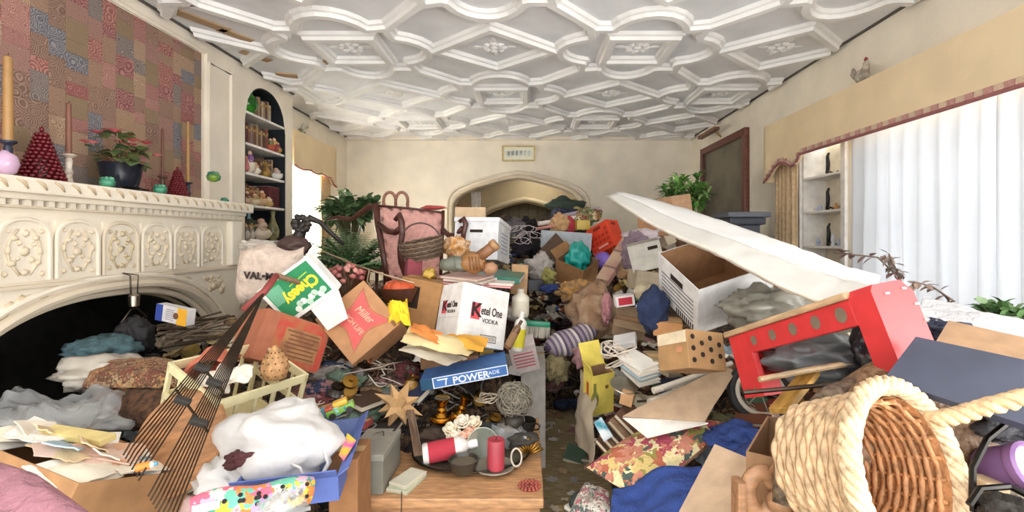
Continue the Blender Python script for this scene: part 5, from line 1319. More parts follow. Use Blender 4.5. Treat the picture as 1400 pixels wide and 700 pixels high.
MB().cbox(0, .16, -.02, .02, .03, .065, .012).build('handle', M('#1f8a66', 'plastic'), t, AUTO); m = MB()
for q in range(40): x = .006 + .148 * (q % 20) / 19; y = -.012 + .024 * (q // 20); m.tube([(x, y, .034), (x + R.uniform(-.004, .004), y * 1.4, -.035)], .003, 4)
m.build('bristles', M('#c8c2b4', 'plain'), t)['kind'] = 'stuff'
bottle('spray_bottle', 'white and yellow plastic bottle behind the vodka carton', TR(P(707, 478, 2.65), 6, 8, 0), .22, .035, (M('#e4e0d6', 'plastic'), M('#d8cc3a', 'plastic'), M('#e4e0d6', 'plastic'), M('#e8e6e0', 'plastic')))
bottle('paint_can', 'cream cylindrical can standing next to the vodka carton', TR(P(711, 432, 2.75), 3, 2, 0), .16, .05, (M('#ddd6c4', 'plastic'), M('#d4ccb8', 'paper'), M('#ddd6c4', 'plastic'), M('#c8c0ae', 'plastic')), 'can')
carton('small_tan_carton', 'small upright tan carton beyond the vodka carton', TR(P(698, 402, 2.9), 0, 3, 4), .10, .08, .18, M('#c99a66', 'card')); mark(709, 382, 'the small tan carton')
# clutter on top of the vodka carton
t = thing('green_binder', 'dark green binder under the carved figurine', 'binder', TR(P(640, 382, 2.75), 6, 5, -8)); MB().cbox(0, .30, 0, .22, 0, .035, .004).build('cover', M('#2f6f5c', 'plastic'), t); MB().box(.01, .3005, .004, .216, .006, .029).build('pages', M('#d8d2c4', 'paper'), t); MB().box(.09, .17, -.001, .0005, .006, .028).build('spine_label', wt, t)
mark(690, 370, 'the green binder')
for k, (px, py, rz, cc, nm) in enumerate(((604, 388, -24, '#b4566a', 'rose red'), (606, 384, -21, '#d9cfc4', 'pale grey'), (602, 380, -26, '#c8a8a0', 'dusty pink'), (640, 391, -6, '#c25a74', 'raspberry'), (642, 388, -4, '#e2dcd4', 'white'))):
    book('magazine', '%s magazine in the stack on top of the vodka carton' % nm, TR(P(px, py, 2.62) + Vector((0, 0, .0)), 4, 3, rz), .24, .18, .012, M(cc, 'paper'), 'magazine', 'magazines on the vodka carton')
t = thing('carved_figurine', 'carved wooden figurine lying on its side across the green binder', 'figurine', P(640, 364, 2.62)); mark(640, 352, 'the carved figurine')
wd = M('#9a6c3e', 'ceramic', .45); gr = M('#6f7264', 'ceramic', .45)
MB().blob((.03, 0, .02), (.075, .055, .06), .22, 2, 20, 6, .12).build('tunic', wd, t, True)
MB().blob((-.055, 0, .012), (.06, .045, .042), .25, 2, 18, 8, .1).build('trousers', gr, t, True)
MB().tube([(-.07, -.01, .02), (-.11, -.015, .008), (-.145, -.01, .01)], [.04, .034, .03], 12).build('boots', gr, t, True)
MB().tube([(.06, -.01, .05), (.10, -.02, .08), (.145, -.025, .115)], [.032, .03, .03], 12).build('raised_arm', M('#8a5f40', 'ceramic', .45), t, True)
MB().tube([(.135, -.024, .108), (.158, -.027, .126)], [.034, .032], 12).build('cuff', M('#a88058', 'ceramic', .45), t, True)
MB().blob((.125, -.02, -.01), (.04, .038, .036), .15, 2, 18, 3).build('head', M('#a87c5c', 'ceramic', .45), t, True)
MB().tube([(.098, -.03, .02), (.102, -.045, 0), (.1, -.035, -.03)], .009, 8).build('collar', M('#7e5536', 'ceramic'), t, True)
for q in range(4): MB().tube([(.01 + q * .018, -.052, .055), (.015 + q * .018, -.058, .02), (.02 + q * .018, -.05, -.02)], .0035, 5).build('tunic_fold', M('#7e5530', 'ceramic'), t, True)
# wicker basket with hoop handle
t = thing('wicker_basket', 'dark brown wicker basket with a thin hoop handle on the pink chair', 'basket', TR(P(580, 352, 2.85), 8, -10, 0)); mark(580, 335, 'the dark wicker basket')
wk = M('#5c4634', 'wicker')
for i in range(9):
    z = i * .0125; r0 = .085 + .028 * math.sin(i / 8 * 1.9); MB().tube([(r0 * 1.12 * math.cos(q), r0 * math.sin(q), z + .0025 * math.sin(q * 16 + i * math.pi)) for q in frange(0, 6.283, 48)[:-1]], .0075, 6, closed=True).build('weaver', wk if i % 2 else M('#7a6248', 'wicker'), t, True)
MB().lathe([(.0, -.004), (.085, -.004), (.09, .002)], 20, cap=False).build('bottom', wk, t)
MB().tube([(-.12 * math.cos(q), -.01, .09 + .12 * math.sin(q)) for q in frange(0, math.pi, 16)], .0055, 6).build('handle', M('#5a3a34', 'wood'), t, True)
# pink armchair half buried in the heap
ac = thing('armchair', 'wooden armchair with pink upholstered back buried among boxes', 'armchair', P(560, 330, 3.5) - Vector((0, 0, .5))); mark(540, 320, 'the pink armchair')
o = P(560, 330, 3.5) - Vector((0, 0, .5)); pk = M('#e4a498', 'cloth'); mh = M('#5c2e22', 'wood', .3)
def acp(px, py, d): return tuple(P(px, py, d) - o)
q = [P(519, 283, 3.5), P(604, 291, 3.5), P(600, 378, 3.35), P(532, 380, 3.35)]
m, oo = cushion(q, 12, .03); m.build('backrest', pk, ac, True, loc=oo - o)
MB().tube([acp(513, 279, 3.5), acp(517, 310, 3.47), acp(524, 345, 3.42), acp(531, 384, 3.36)], [.026, .024, .024, .026], 8).build('back_post', mh, ac, True)
MB().tube([acp(606, 288, 3.5), acp(605, 320, 3.46), acp(602, 384, 3.36)], .012, 8).build('back_post', mh, ac, True)
MB().tube([acp(511, 281, 3.5), acp(560, 285, 3.5), acp(607, 291, 3.5)], .009, 8).build('top_rail', mh, ac, True)
MB().tube([acp(517, 306, 3.46), acp(530, 316, 3.36), acp(541, 318, 3.26), acp(547, 312, 3.2)], [.02, .022, .022, .02], 8).build('arm', mh, ac, True)
MB().tube([acp(540, 301, 3.2), acp(546, 294, 3.19), acp(549, 304, 3.18), acp(550, 320, 3.18), acp(547, 340, 3.18), acp(549, 358, 3.2), acp(556, 376, 3.22)], [.016, .024, .024, .02, .02, .024, .026], 8).build('arm_support', mh, ac, True)
MB().tube([acp(605, 314, 3.46), acp(614, 322, 3.38), acp(625, 321, 3.3), acp(632, 312, 3.25)], [.018, .02, .02, .018], 8).build('arm', mh, ac, True)
MB().tube([acp(628, 303, 3.25), acp(634, 299, 3.24), acp(637, 306, 3.24), acp(634, 318, 3.24), acp(632, 335, 3.24)], [.014, .02, .02, .018, .018], 8).build('arm_support', mh, ac, True)
m, oo = cushion([P(535, 380, 3.3), P(610, 380, 3.3), P(625, 392, 3.0), P(540, 396, 2.98)], 8, .04); m.build('seat', pk, ac, True, loc=oo - o)
for px, d in ((545, 3.05), (622, 3.05), (533, 3.36), (603, 3.36)): MB().tube([acp(px, 388, d), tuple(Vector(acp(px, 388, d)) - Vector((0, 0, .36)))], .02, 8).build('leg', mh, ac, True)
stick('carved_crest', 'curved dark wooden crest rail poking out among the fern fronds', [P(447, 300, 3.7), P(462, 297, 3.65), P(480, 300, 3.6), P(495, 290, 3.55), P(506, 282, 3.52), P(513, 284, 3.5)], [.012, .016, .018, .022, .026, .02], mh, 'chair part')
tag(MB().blob((0, 0, 0), (.09, .05, .014), .4, 2.5, 16, 3, .3).build('red_scarf', M('#c8453c', 'cloth'), smooth=True, loc=P(592, 284, 3.5)), 'red scarf lying along the top of the pink armchair', 'scarf')
dc = thing('dining_chair', 'pale wooden chair with double loop back behind the pink armchair', 'chair', P(541, 300, 4.3) - Vector((0, 0, .4))); o2 = P(541, 300, 4.3) - Vector((0, 0, .4)); pw_ = M('#b5745c', 'wood')
for sx in (-1, 1): MB().tube([(sx * .055 + .055 * math.cos(q), 0, .57 + .075 * math.sin(q)) for q in frange(-.6 if sx > 0 else .0, 3.14 if sx > 0 else 3.74, 14)], .014, 8).build('back_loop', pw_, dc, True)
for x in (-.11, 0, .11): MB().tube([(x, 0, .57), (x * .9, .0, .0), (x * .9, 0, -.2)], .014, 8).build('back_spindle', pw_, dc, True)
MB().cbox(-.2, .2, -.38, .02, -.05, -.02, .01).build('seat', pw_, dc)
for x in (-.17, .17):
    for y in (-.35, 0): MB().tube([(x, y, -.05), (x * 1.05, y, -.45)], .017, 8).build('leg', pw_, dc, True)
# white storage box behind the figurine
a, b, c = .31, .38, .26
K = fitbox(a, b, c, {'00c': (620, 301), 'a0c': (680, 304), 'abc': (698, 316), '000': (622, 352), 'a00': (681, 357)}, 3.3)
sb = carton('storage_box', 'white lidded storage box with oval hand hole behind the figurine', K, a, b, c, M('#eef0f2', 'card'), tape=False, slots=(('f', .11, .20, .185, .205),)); mark(660, 325, 'the white storage box')
MB().cbox(-.006, a + .006, -.006, b + .006, c, c + .03, .004).build('lid', M('#f3f4f5', 'card'), sb)
for k in range(6): decal(sb, 'print_line', face_m('r', a, b, c, .5, .25 + k * .1), .2, .008, M('#a8b4cc', 'paper'))
carton('flat_tan_carton', 'flat tan carton resting on the white storage box', TR(P(622, 300, 3.45), 0, 0, 3), .22, .2, .09, M('#d8b88c', 'card')); mark(643, 290, 'the flat tan carton')
rag('orange_scarf', 'pale orange crumpled scarf between basket and white storage box', P(624, 338, 2.95), (.08, .06, .07), M('#dcb48a', 'cloth', col2='#c8904e'), 21)
carton('maroon_box', 'small maroon box under the dark wicker basket', TR(P(556, 380, 2.75), 0, 4, 22), .085, .12, .11, M('#9c3e4c', 'card'), tape=False)
rag('yellow_flower_bunch', 'mustard yellow dried flower bunch beside the maroon box', P(588, 374, 2.68), (.035, .03, .03), M('#b8963c', 'leaf'), 6, 'flowers', .6, .9, 20)
# open carton with slot, orange bowl, yellow tissue, dried flowers
a, b, c = .24, .2, .26
K = fitbox(a, b, c, {'00c': (548, 380), 'a0c': (606, 388), 'a00': (592, 452), '000': (540, 440)}, 2.5)
carton('slotted_carton', 'brown carton with a cut hand hole beside the vodka carton', K, a, b, c, M('#b5803f', 'card'), slots=(('f', .06, .12, .1, .22),)); mark(575, 415, 'the slotted brown carton')
t = thing('orange_bowl', 'dark bowl filled with an orange-red clay pumpkin', 'bowl', P(546, 404, 2.6)); mark(546, 395, 'the orange bowl')
MB().lathe([(.05, -.04), (.08, -.03), (.105, .03), (.112, .045), (.1, .045), (.08, -.01), (0, -.02)], 24).build('body', M('#4a2c20', 'ceramic'), t, AUTO)
for k in range(8): an = k * .785; MB().blob((.04 * math.cos(an), .04 * math.sin(an), .03), (.05, .05, .055), .05, 1, 12).build('pumpkin_rib', M('#cc5a34', 'ceramic'), t, True)
MB().tube([(0, 0, .07), (.01, 0, .1)], [.012, .008], 6).build('pumpkin_stem', M('#6a5a34', 'wood'), t)
sheet('yellow_tissue', 'bright yellow crumpled tissue between beer carton and vodka carton', [P(532, 440, 2.32), P(562, 446, 2.3), P(556, 408, 2.4), P(530, 414, 2.42)], M('#f2d12e', 'paper'), 'paper', .002, .04, .09, 14, 5); mark(545, 428, 'the yellow tissue')
t = thing('dried_flowers', 'bunch of dusty pink dried flower heads behind the beer carton', 'flowers', P(474, 380, 2.55)); mark(474, 378, 'the dried pink flowers'); rv = random.Random(6)
for k in range(34):
    d = rdir(rv, -.2, 1); MB().blob((d.x * .095, d.y * .07, d.z * .07), (.018, .018, .016), .35, 3, 8, k).build('flower_head', M(rv.choice(('#a8605c', '#b8756c', '#8f4e4c', '#c48a80')), 'leaf'), t, True)
m = MB()
for k in range(14): d = rdir(rv, 0, 1); m.tube([(0, 0, -.12), (d.x * .05, d.y * .04, 0), (d.x * .09, d.y * .065, d.z * .06)], .003, 4)
m.build('stems', M('#6e5a40', 'wood'), t)['kind'] = 'stuff'
# long flattened packets in front of the vodka carton
for k, (A, B, C_, D, cc, nm) in enumerate((((548, 466), (640, 488), (655, 468), (560, 446), '#e3cf9a', 'cream and yellow folded poster'), ((560, 452), (600, 470), (606, 455), (566, 440), '#e08a44', 'orange folded leaflet'), ((596, 472), (660, 480), (668, 464), (604, 456), '#dca23c', 'amber paper wrapper'), ((545, 478), (612, 500), (640, 488), (560, 470), '#e9dfc6', 'ivory crumpled poster'))):
    sheet('folded_poster', nm + ' lying in front of the vodka carton', [P(*A, 2.18 + .03 * k), P(*B, 2.16 + .03 * k), P(*C_, 2.32 + .02 * k), P(*D, 2.34 + .02 * k)], M(cc, 'paper'), 'poster', .003, .02, .03, 10, k + 11, 'folded posters by the vodka carton')
mark(600, 470, 'the folded posters')
carton('flat_brown_carton', 'flattened dark brown carton above the blue drink tray', TR(P(575, 506, 2.45), 0, -2, 8), .3, .2, .055, M('#8f6238', 'card')); 
bottle('brown_bottle', 'brown glass bottle leaning at the side of the vodka carton', TR(P(693, 476, 2.42), 0, 28, 0), .16, .02, (M('#6b4a30', 'gloss'), M('#8a6a4a', 'paper'), M('#6b4a30', 'gloss'), M('#4a3424', 'plastic')))

t = thing('black_cup', 'black glazed cup behind the vine ball on the chest', 'cup', TR(P(720, 590, 2.2), 8, 10, 0)); MB().lathe([(.028, 0), (.032, .004), (.036, .06), (.032, .06), (.028, .01), (0, .008)], 20).build('body', M('#26231f', 'gloss'), t, AUTO); MB().tube([(.034, 0, .048), (.055, 0, .04), (.052, 0, .02), (.034, 0, .014)], .004, 6).build('handle', M('#26231f', 'gloss'), t, True)
t = thing('glass_dish', 'pale greenish glass dish standing on edge behind the red candle', 'dish', TR(plane(658, 632, ZP) + Vector((0, .05, .06)), 78, 0, 10)); MB().lathe([(0, 0), (.05, .002), (.068, .012), (.066, .015), (.048, .006), (0, .004)], 26).build('bowl', M('#a8b0a0', 'film', .1), t, AUTO); MB().tube([(.067 * math.cos(q), .067 * math.sin(q), .013) for q in frange(0, 6.283, 26)[:-1]], .002, 5, closed=True).build('rim', M('#c4ccbc', 'gloss'), t, True)
rag('brown_scarf', 'dull brown scarf heaped behind the cream roses on the chest', P(600, 596, 2.2), (.09, .06, .04), M('#5c4a3c', 'cloth'), 141, 'scarf'); rag('slate_scarf', 'slate coloured scarf between the roses and the vine ball', P(668, 590, 2.22), (.06, .05, .04), M('#4a4a48', 'cloth'), 142, 'scarf')
stick('curly_iron', 'curly wrought iron scroll lying above the gold star', [P(470, 512, 2.1), P(500, 506, 2.12), P(522, 502, 2.14), P(538, 496, 2.16), P(540, 505, 2.15), P(530, 510, 2.14), P(532, 500, 2.14)], .0045, M('#8a8076', 'metal', .5), 'ironwork')

# ------------------------------------------------------------------ far middle, towards the arch
a, b, c = .26, .17, .26
K = fitbox(a, b, c, {'00c': (795, 318), 'a0c': (829, 303), 'abc': (853, 304), '000': (806, 353), 'a00': (840, 337), 'ab0': (858, 324)}, 4.4)
rcx = thing('red_crate', 'bright orange-red plastic crate tipped on top of the heap', 'crate', K); rm_ = M('#e2482c', 'plastic'); mark(826, 328, 'the orange-red crate')
MB().cbox(0, a, 0, b, 0, c, .006).build('body', rm_, rcx)
for i in range(5):
    for j in range(4):
        if (i, j) in ((1, 3), (2, 3), (3, 3)): continue
        decal(rcx, 'grid_hole', frame_m((.035 + i * .047, -.0015, .04 + j * .05), (1, 0, 0), (0, 0, 1)), .03, .028, M('#b83420', 'plastic'))
decal(rcx, 'hand_hole', frame_m((a / 2, -.0018, c * .85), (1, 0, 0), (0, 0, 1)), .09, .026, M('#8a2414', 'plain')); decal(rcx, 'white_print', frame_m((a * .55, -.002, .045), (1, 0, 0), (0, 0, 1)), .12, .018, M('#f0b0a0', 'paper'))
decal(rcx, 'hand_hole', frame_m((a + .0018, b / 2, c * .85), (0, 1, 0), (0, 0, 1)), .06, .026, M('#8a2414', 'plain'))
a, b, c = .26, .22, .2
K = fitbox(a, b, c, {'00c': (757, 353), 'a0c': (798, 371), 'abc': (822, 355), '000': (757, 384), 'a00': (796, 400)}, 3.8)
carton('brown_open_carton', 'open brown carton holding a teal plastic bag', K, a, b, c, M('#a9763f', 'card'), True, flaps=(('l', 40, .08),)); mark(785, 385, 'the open carton with the teal bag')
rag('teal_bag', 'bright teal plastic bag bulging from the open brown carton', K @ Vector((.13, .11, .2)), (.095, .085, .12), M('#1f9f94', 'plain', .3), 5, 'bag', .4, .4); mark(790, 352, 'the teal bag')
sheet('brown_board', 'dark brown square board standing on its corner by the teal bag', [P(752, 368, 3.9), P(781, 341, 3.92), P(760, 318, 4.02), P(734, 346, 4.0)], M('#5e4028', 'wood'), 'board', .015, smooth=False); mark(757, 342, 'the dark brown board')
carton('pale_blue_box', 'flat pale blue box behind the dark brown board', TR(P(738, 340, 4.3), 0, 4, -4), .46, .3, .17, M('#bcc6cf', 'card'), tape=False); mark(775, 320, 'the pale blue box')
tag(MB().blob((0, 0, 0), (.075, .07, .075), .06, 2, 20, 2).build('purple_ball', M('#8a68c8', 'plastic'), smooth=True, loc=P(824, 356, 4.05)), 'round purple plastic ball under the orange-red crate', 'ball')
t = thing('long_parcel', 'long tan and pink wrapped parcel leaning below the crate', 'parcel', frame_m(P(824, 386, 3.4), P(862, 326, 3.7) - P(824, 386, 3.4), (1, -.3, 0))); mark(845, 355, 'the long tan parcel')
L_ = (P(862, 326, 3.7) - P(824, 386, 3.4)).length; MB().cbox(0, L_, -.055, .045, -.03, .03, .012).build('body', M('#c8ad92', 'paper', col2='#b88a7e', scale=6), t, AUTO)
for s in (.25, .6): MB().box(L_ * s, L_ * s + .018, -.057, .047, -.032, .032).build('string_band', M('#9c7a66', 'cloth'), t)
rag('lilac_cloth', 'dusty lilac cloth draped beside the long tan parcel', P(870, 345, 3.35), (.10, .10, .13), M('#9a8292', 'cloth'), 31); mark(872, 350, 'the lilac cloth')
rag('pink_white_cloth', 'white cloth with pink folds lying above the lilac cloth', P(878, 322, 3.7), (.13, .1, .05), M('#dccbd0', 'cloth'), 32)
carton('grey_archive_box', 'grey white archive box with a label holder beside the big white box', TR(P(866, 374, 2.95), 4, -14, -12), .20, .2, .17, M('#cfcabc', 'card'), tape=False, slots=(('f', .12, .18, .12, .14),)); mark(885, 352, 'the grey archive box')
carton('sand_carton', 'sand coloured carton under the grey archive box', TR(P(868, 396, 2.9), 0, 8, 8), .17, .16, .12, M('#b3a184', 'card')); 
# bright clutter in front of the arch
rag('red_cushion', 'small red cushion leaning against tan cloth before the arch', P(777, 309, 4.6), (.075, .05, .095), M('#c4283a', 'cloth'), 41, 'cushion', .15, .1); mark(777, 309, 'the small red cushion')
rag('tan_cloth', 'gathered tan cloth beside the small red cushion', P(764, 306, 4.55), (.09, .06, .09), M('#d3a468', 'cloth'), 42)
stick('white_tube', 'slim white tube lying on the clutter before the arch', [P(736, 306, 4.5), P(790, 297, 4.7)], .022, M('#e4d8d0', 'plastic'), 'tube')
stick('pink_pole', 'thin pink striped pole under the slim white tube', [P(733, 313, 4.45), P(772, 306, 4.55)], .014, M('#cf8c84', 'plastic'), 'pole')
carton('yellow_tin', 'mustard yellow tin between red cushion and orange-red crate', TR(P(789, 314, 4.5), 0, 0, 10), .13, .1, .09, M('#c8b04a', 'plastic'), tape=False, cat='tin')
m, o = cushion([P(785, 303, 4.6), P(822, 300, 4.7), P(824, 288, 4.9), P(788, 290, 4.8)], 10, .05); tag(m.build('patterned_bolster', patch_mat('bol', ['#a06a44', '#7d8a5a', '#d8c8a0', '#8a3a34', '#55684a'], 30), smooth=True, loc=o), 'patterned bolster in rust and green on the far clutter', 'cushion'); mark(806, 295, 'the patterned bolster')
stick('lilac_tube', 'long pale lilac cardboard tube across the far clutter', [P(760, 298, 4.9), P(820, 286, 5.2)], .03, M('#cfc0cf', 'card'), 'tube')
rag('green_coat', 'dark green coat heaped before the far arch', P(775, 284, 6.2), (.24, .15, .13), M('#3f5247', 'cloth'), 43); mark(770, 278, 'the dark green coat')
rag('navy_coat', 'navy blue coat heaped beside the dark green coat', P(776, 296, 5.55), (.2, .12, .09), M('#3c3f5c', 'cloth'), 44)
rag('yellow_cloth', 'olive yellow cloth at the side of the arch', P(797, 292, 5.7), (.15, .1, .08), M('#a89a4a', 'cloth'), 45)
for k, (px, py, d, r, cc, nm) in enumerate(((704, 312, 4.6, (.10, .08, .09), '#6b6468', 'grey'), (722, 318, 4.8, (.11, .1, .14), '#241d20', 'black'), (713, 338, 4.2, (.09, .08, .08), '#2b2430', 'blackish plum'), (730, 340, 4.3, (.07, .07, .09), '#1f1b1c', 'soot black'), (718, 316, 6.0, (.16, .12, .12), '#55584e', 'grey green'), (694, 312, 6.1, (.18, .12, .14), '#4c4038', 'dark brown'), (742, 312, 6.0, (.14, .12, .1), '#5c4c40', 'umber'))):
    rag('dark_garment', '%s garment heaped in the gap below the arch' % nm, P(px, py, d), r, M(cc, 'cloth'), 50 + k, 'garment', group='garments below the arch')
mark(722, 315, 'the black garment')
for k in range(5):
    tag(MB().tube(squiggle((0, 0, 0), .07, 2.5, 60 + k, .8), .003, 5).build('pale_string', M('#cfc6c4', 'plastic'), smooth=True, loc=P(704 + 6 * k, 318 + 8 * (k % 3), 4.1)), '%s tangled pale string over the dark garments below the arch' % ords[k], 'string', 'pale strings below the arch')
rag('rolled_sack', 'pale grey rolled sack leaning on the open carton with the teal bag', P(738, 366, 3.7), (.10, .08, .10), M('#bab0a8', 'cloth'), 61); mark(740, 365, 'the pale rolled sack')
rag('olive_bag', 'olive yellow cloth bag next to the pale rolled sack', P(750, 378, 3.5), (.05, .05, .06), M('#9c9440', 'cloth'), 62)
rag('blue_cloth_scrap', 'deep blue cloth scrap below the pale rolled sack', P(752, 395, 3.4), (.07, .05, .03), M('#2c3f80', 'cloth'), 63)
carton('black_case', 'black plastic case beneath the pale rolled sack', TR(P(722, 398, 3.5), 0, 0, 5), .2, .12, .08, M('#25232a', 'plastic'), tape=False, cat='case'); mark(735, 390, 'the black plastic case')
# ------------------------------------------------------------------ window side of the aisle
rag('tan_blanket', 'rumpled tan blanket with darker folds beside the aisle', P(812, 425, 2.95), (.15, .14, .15), M('#a88a68', 'cloth', col2='#8a6a50', scale=9), 71, 'blanket', .4, .5, 34); mark(812, 420, 'the tan blanket')
rag('brown_garment', 'brown wool garment slumped above the tan blanket', P(790, 398, 3.2), (.13, .1, .07), M('#8c6a44', 'cloth', col2='#b88a4a'), 72, 'garment')
A, B = P(752, 480, 2.75), P(808, 452, 2.85); o = A; dv = B - A
t = thing('striped_blanket_roll', 'rolled grey and purple striped blanket at the edge of the aisle', 'blanket', frame_m(A, dv, (0, 1, .3))); mark(785, 470, 'the striped blanket roll')
MB().tube([(dv.length * s, .012 * math.sin(6 * s), .01 * math.sin(9 * s)) for s in frange(0, 1, 14)], [.05 + .03 * math.sin(math.pi * s) for s in frange(0, 1, 14)], 18).build('roll', stripe_mat('stripes', ['#8d8088', '#5c5066', '#a49a96', '#6f6478', '#c2b8b0', '#54485c'], 0, 11), t, True)
MB().tube([(dv.length + .005, .022 * math.cos(q) * q / 9, .022 * math.sin(q) * q / 9) for q in frange(0, 12, 30)], .006, 5).build('spiral_end', M('#6f6478', 'cloth'), t, True)
rag('khaki_cloth', 'khaki cloth hanging down into the aisle below the striped roll', P(762, 500, 2.8), (.06, .06, .09), M('#8d7e50', 'cloth'), 74); mark(762, 500, 'the khaki cloth')
rag('pink_cloth', 'crumpled dusty pink cloth at the end of the striped roll', P(797, 488, 2.6), (.05, .05, .06), M('#a8787c', 'cloth'), 75)
t3 = carton('red_label_box', 'small white box with a red label among the tan cloths', TR(P(843, 421, 2.6), 2, -8, 0), .105, .07, .06, M('#e8dedc', 'card'), tape=False); decal(t3, 'red_label', face_m('f', .105, .07, .06), .075, .04, M('#b8303e', 'paper')); mark(855, 412, 'the red label box')
carton('torn_brown_box', 'torn brown box below the red label box', TR(P(836, 456, 2.55), 4, 10, -14), .17, .13, .08, M('#8c7050', 'card'), True, flaps=(('f', -30, .05), ('b', 50, .06)))
rag('pink_scarf', 'faded pink scarf hanging beside the red label box', P(829, 422, 2.75), (.03, .04, .09), M('#b87a7c', 'cloth'), 77, 'scarf')
rag('blue_jeans', 'folded dark blue denim garment beside the big white box', P(893, 424, 2.3), (.075, .07, .105), M('#26365c', 'cloth'), 78, 'garment', .25, .3); mark(893, 424, 'the dark blue denim')
rag('cream_cushion', 'cream rounded cushion above the dark blue denim', P(884, 399, 2.5), (.07, .06, .05), M('#bfae8c', 'cloth'), 79, 'cushion', .15, .1)
t3 = carton('white_case', 'small white plastic case lying below the torn brown box', TR(P(840, 480, 2.4), 18, -14, -18), .115, .10, .035, M('#d8d6d6', 'plastic'), tape=False, cat='case'); mark(856, 463, 'the white plastic case')
sheet('wire_rack', None, [P(858, 500, 2.15), P(886, 512, 2.1), P(893, 482, 2.25), P(868, 474, 2.3)], M('#b8b0a4', 'plain'), None, .004)
bpy.data.objects.remove(bpy.data.objects['wire_rack'])
t = thing('grey_louvre', 'grey slatted louvre panel beside the box with punched holes', 'panel', frame_m(P(860, 502, 2.15), P(888, 512, 2.08) - P(860, 502, 2.15), P(868, 474, 2.3) - P(860, 502, 2.15))); mark(876, 490, 'the grey louvre panel')
MB().box(0, .11, 0, .12, -.006, 0).build('backing', M('#8d867c', 'plastic'), t)
for k in range(8): MB().cbox(.004, .106, .008 + k * .0138, .016 + k * .0138, 0, .007, .002).build('slat', M('#bdb6ab', 'plastic'), t)
for k, (px, py, sz) in enumerate(((845, 492, .06), (850, 505, .05), (838, 485, .045))):
    tag(MB().tube(squiggle((0, 0, 0), sz * 1.25, 3.2, 80 + k, .9), .0038, 6).build('white_cable', M('#cfc3b4', 'plastic'), smooth=True, loc=P(px, py, 2.2)), '%s coil of off-white cable beside the yellow carton' % ords[k], 'cable', 'cables beside the yellow carton')
mark(848, 495, 'the off-white cables')
for k, (px, py, rz, cc, nm) in enumerate(((874, 530, 20, '#c9c4ba', 'pale grey'), (876, 522, 28, '#9db0b8', 'pale blue'), (874, 516, 24, '#dcd6c8', 'white'), (878, 510, 34, '#e6e2d8', 'off-white'))):
    book('paperback', '%s paperback in the stack below the louvre panel' % nm, TR(P(px, py, 2.05), 14, -6, rz), .11, .15, .016, M(cc, 'paper'), 'book', 'paperbacks below the louvre panel')
mark(888, 515, 'the pale paperbacks')
a, b, c = .17, .16, .135
K = fitbox(a, b, c, {'00c': (938, 456), '000': (942, 499), 'a0c': (997, 462), 'a00': (999, 498), '0bc': (890, 460), '0b0': (895, 506)}, 2.05)
hb = carton('punched_box', 'brown box with rows of punched round holes', K, a, b, c, M('#b88a4e', 'card'), tape=False); mark(960, 480, 'the punched brown box')
for i in range(4):
    for j in range(2 if i % 2 else 3):
        MB().lathe([(.009, -.0006), (.009, .0012)], 12).build('punched_hole', M('#2e2218', 'plain', .9), hb, Mx=frame_m((.025 + i * .04, -.001, .03 + j * .04 + (.02 if i % 2 else 0)), (1, 0, 0), (0, 0, 1)))
decal(hb, 'cream_panel', face_m('l', a, b, c, .5, .82), b * .95, c * .3, M('#e6d2ac', 'card')); decal(hb, 'red_stamp', face_m('l', a, b, c, .75, .5), .03, .02, M('#c88a64', 'paper'))
carton('orange_carton', 'small orange-brown carton between the denim and the punched box', TR(P(893, 459, 2.25), 10, 4, -10), .13, .1, .07, M('#c98a48', 'card'))
carton('olive_carton', 'olive brown carton beneath the punched box', TR(P(893, 508, 2.12), 4, 2, 6), .2, .15, .05, M('#a08a60', 'card'))
a, b, c = .12, .10, .22
K = fitbox(a, b, c, {'00c': (813, 513), 'a0c': (837, 515), '0bc': (796, 497), '000': (812, 572), 'a00': (836, 560), '0b0': (800, 556)}, 2.3)
yc = carton('yellow_carton', 'bright yellow carton with bottle print and open brown flap', K, a, b, c, M('#e8cf22', 'card'), True, flaps=(('b', 55, .12), ('l', 75, .05))); mark(815, 535, 'the yellow carton')
bt_ = [(.0, 0), (.016, 0), (.02, .02), (.02, .05), (.008, .075), (.007, .12), (-.007, .12), (-.008, .075), (-.02, .05), (-.02, .02), (-.016, 0)]
MB().prism(bt_, -.0005, .0008).build('printed_bottle', M('#7d7a3a', 'paper'), yc, Mx=frame_m((.012, -.0015, .06), (1, 0, 0), (0, 0, 1)))
decal(yc, 'printed_mark', frame_m((.078, -.0015, .15), (1, 0, 0), (0, 0, 1)), .018, .018, M('#7a5a1c', 'paper')); decal(yc, 'printed_mark', frame_m((-.0015, .05, .12), (0, -1, 0), (0, 0, 1)), .02, .09, M('#b0481c', 'paper'))
for k, (px, py, rz, cc, nm) in enumerate(((812, 604, -30, '#6e4a30', 'dark brown'), (818, 596, -32, '#8a6444', 'tan brown'), (824, 588, -28, '#5c4434', 'umber'), (830, 578, -34, '#a07c58', 'light brown'), (838, 570, -26, '#7a5236', 'chestnut'))):
    book('old_book', '%s old book leaning below the yellow carton' % nm, TR(P(px, py, 2.05), 10, 40, rz), .11, .15, .022, M(cc, 'cloth'), 'book', 'old books below the yellow carton')
sheet('blue_white_card', 'white card with a teal picture tucked beside the old books', [P(812, 578, 1.98), P(826, 604, 1.92), P(838, 596, 1.94), P(822, 570, 2.0)], M('#d8dde0', 'paper', col2='#3a8a9c', scale=12), 'card', .003)
tag(MB().lathe([(0, 0), (.05, .002), (.062, .012), (.06, .016), (.045, .008), (0, .007)], 24).build('steel_plate', M('#b0a898', 'metal', .4), smooth=AUTO, Mx=TR(P(852, 530, 2.1), 20, 10, 0)), 'small dull metal plate under the off-white cables', 'plate')
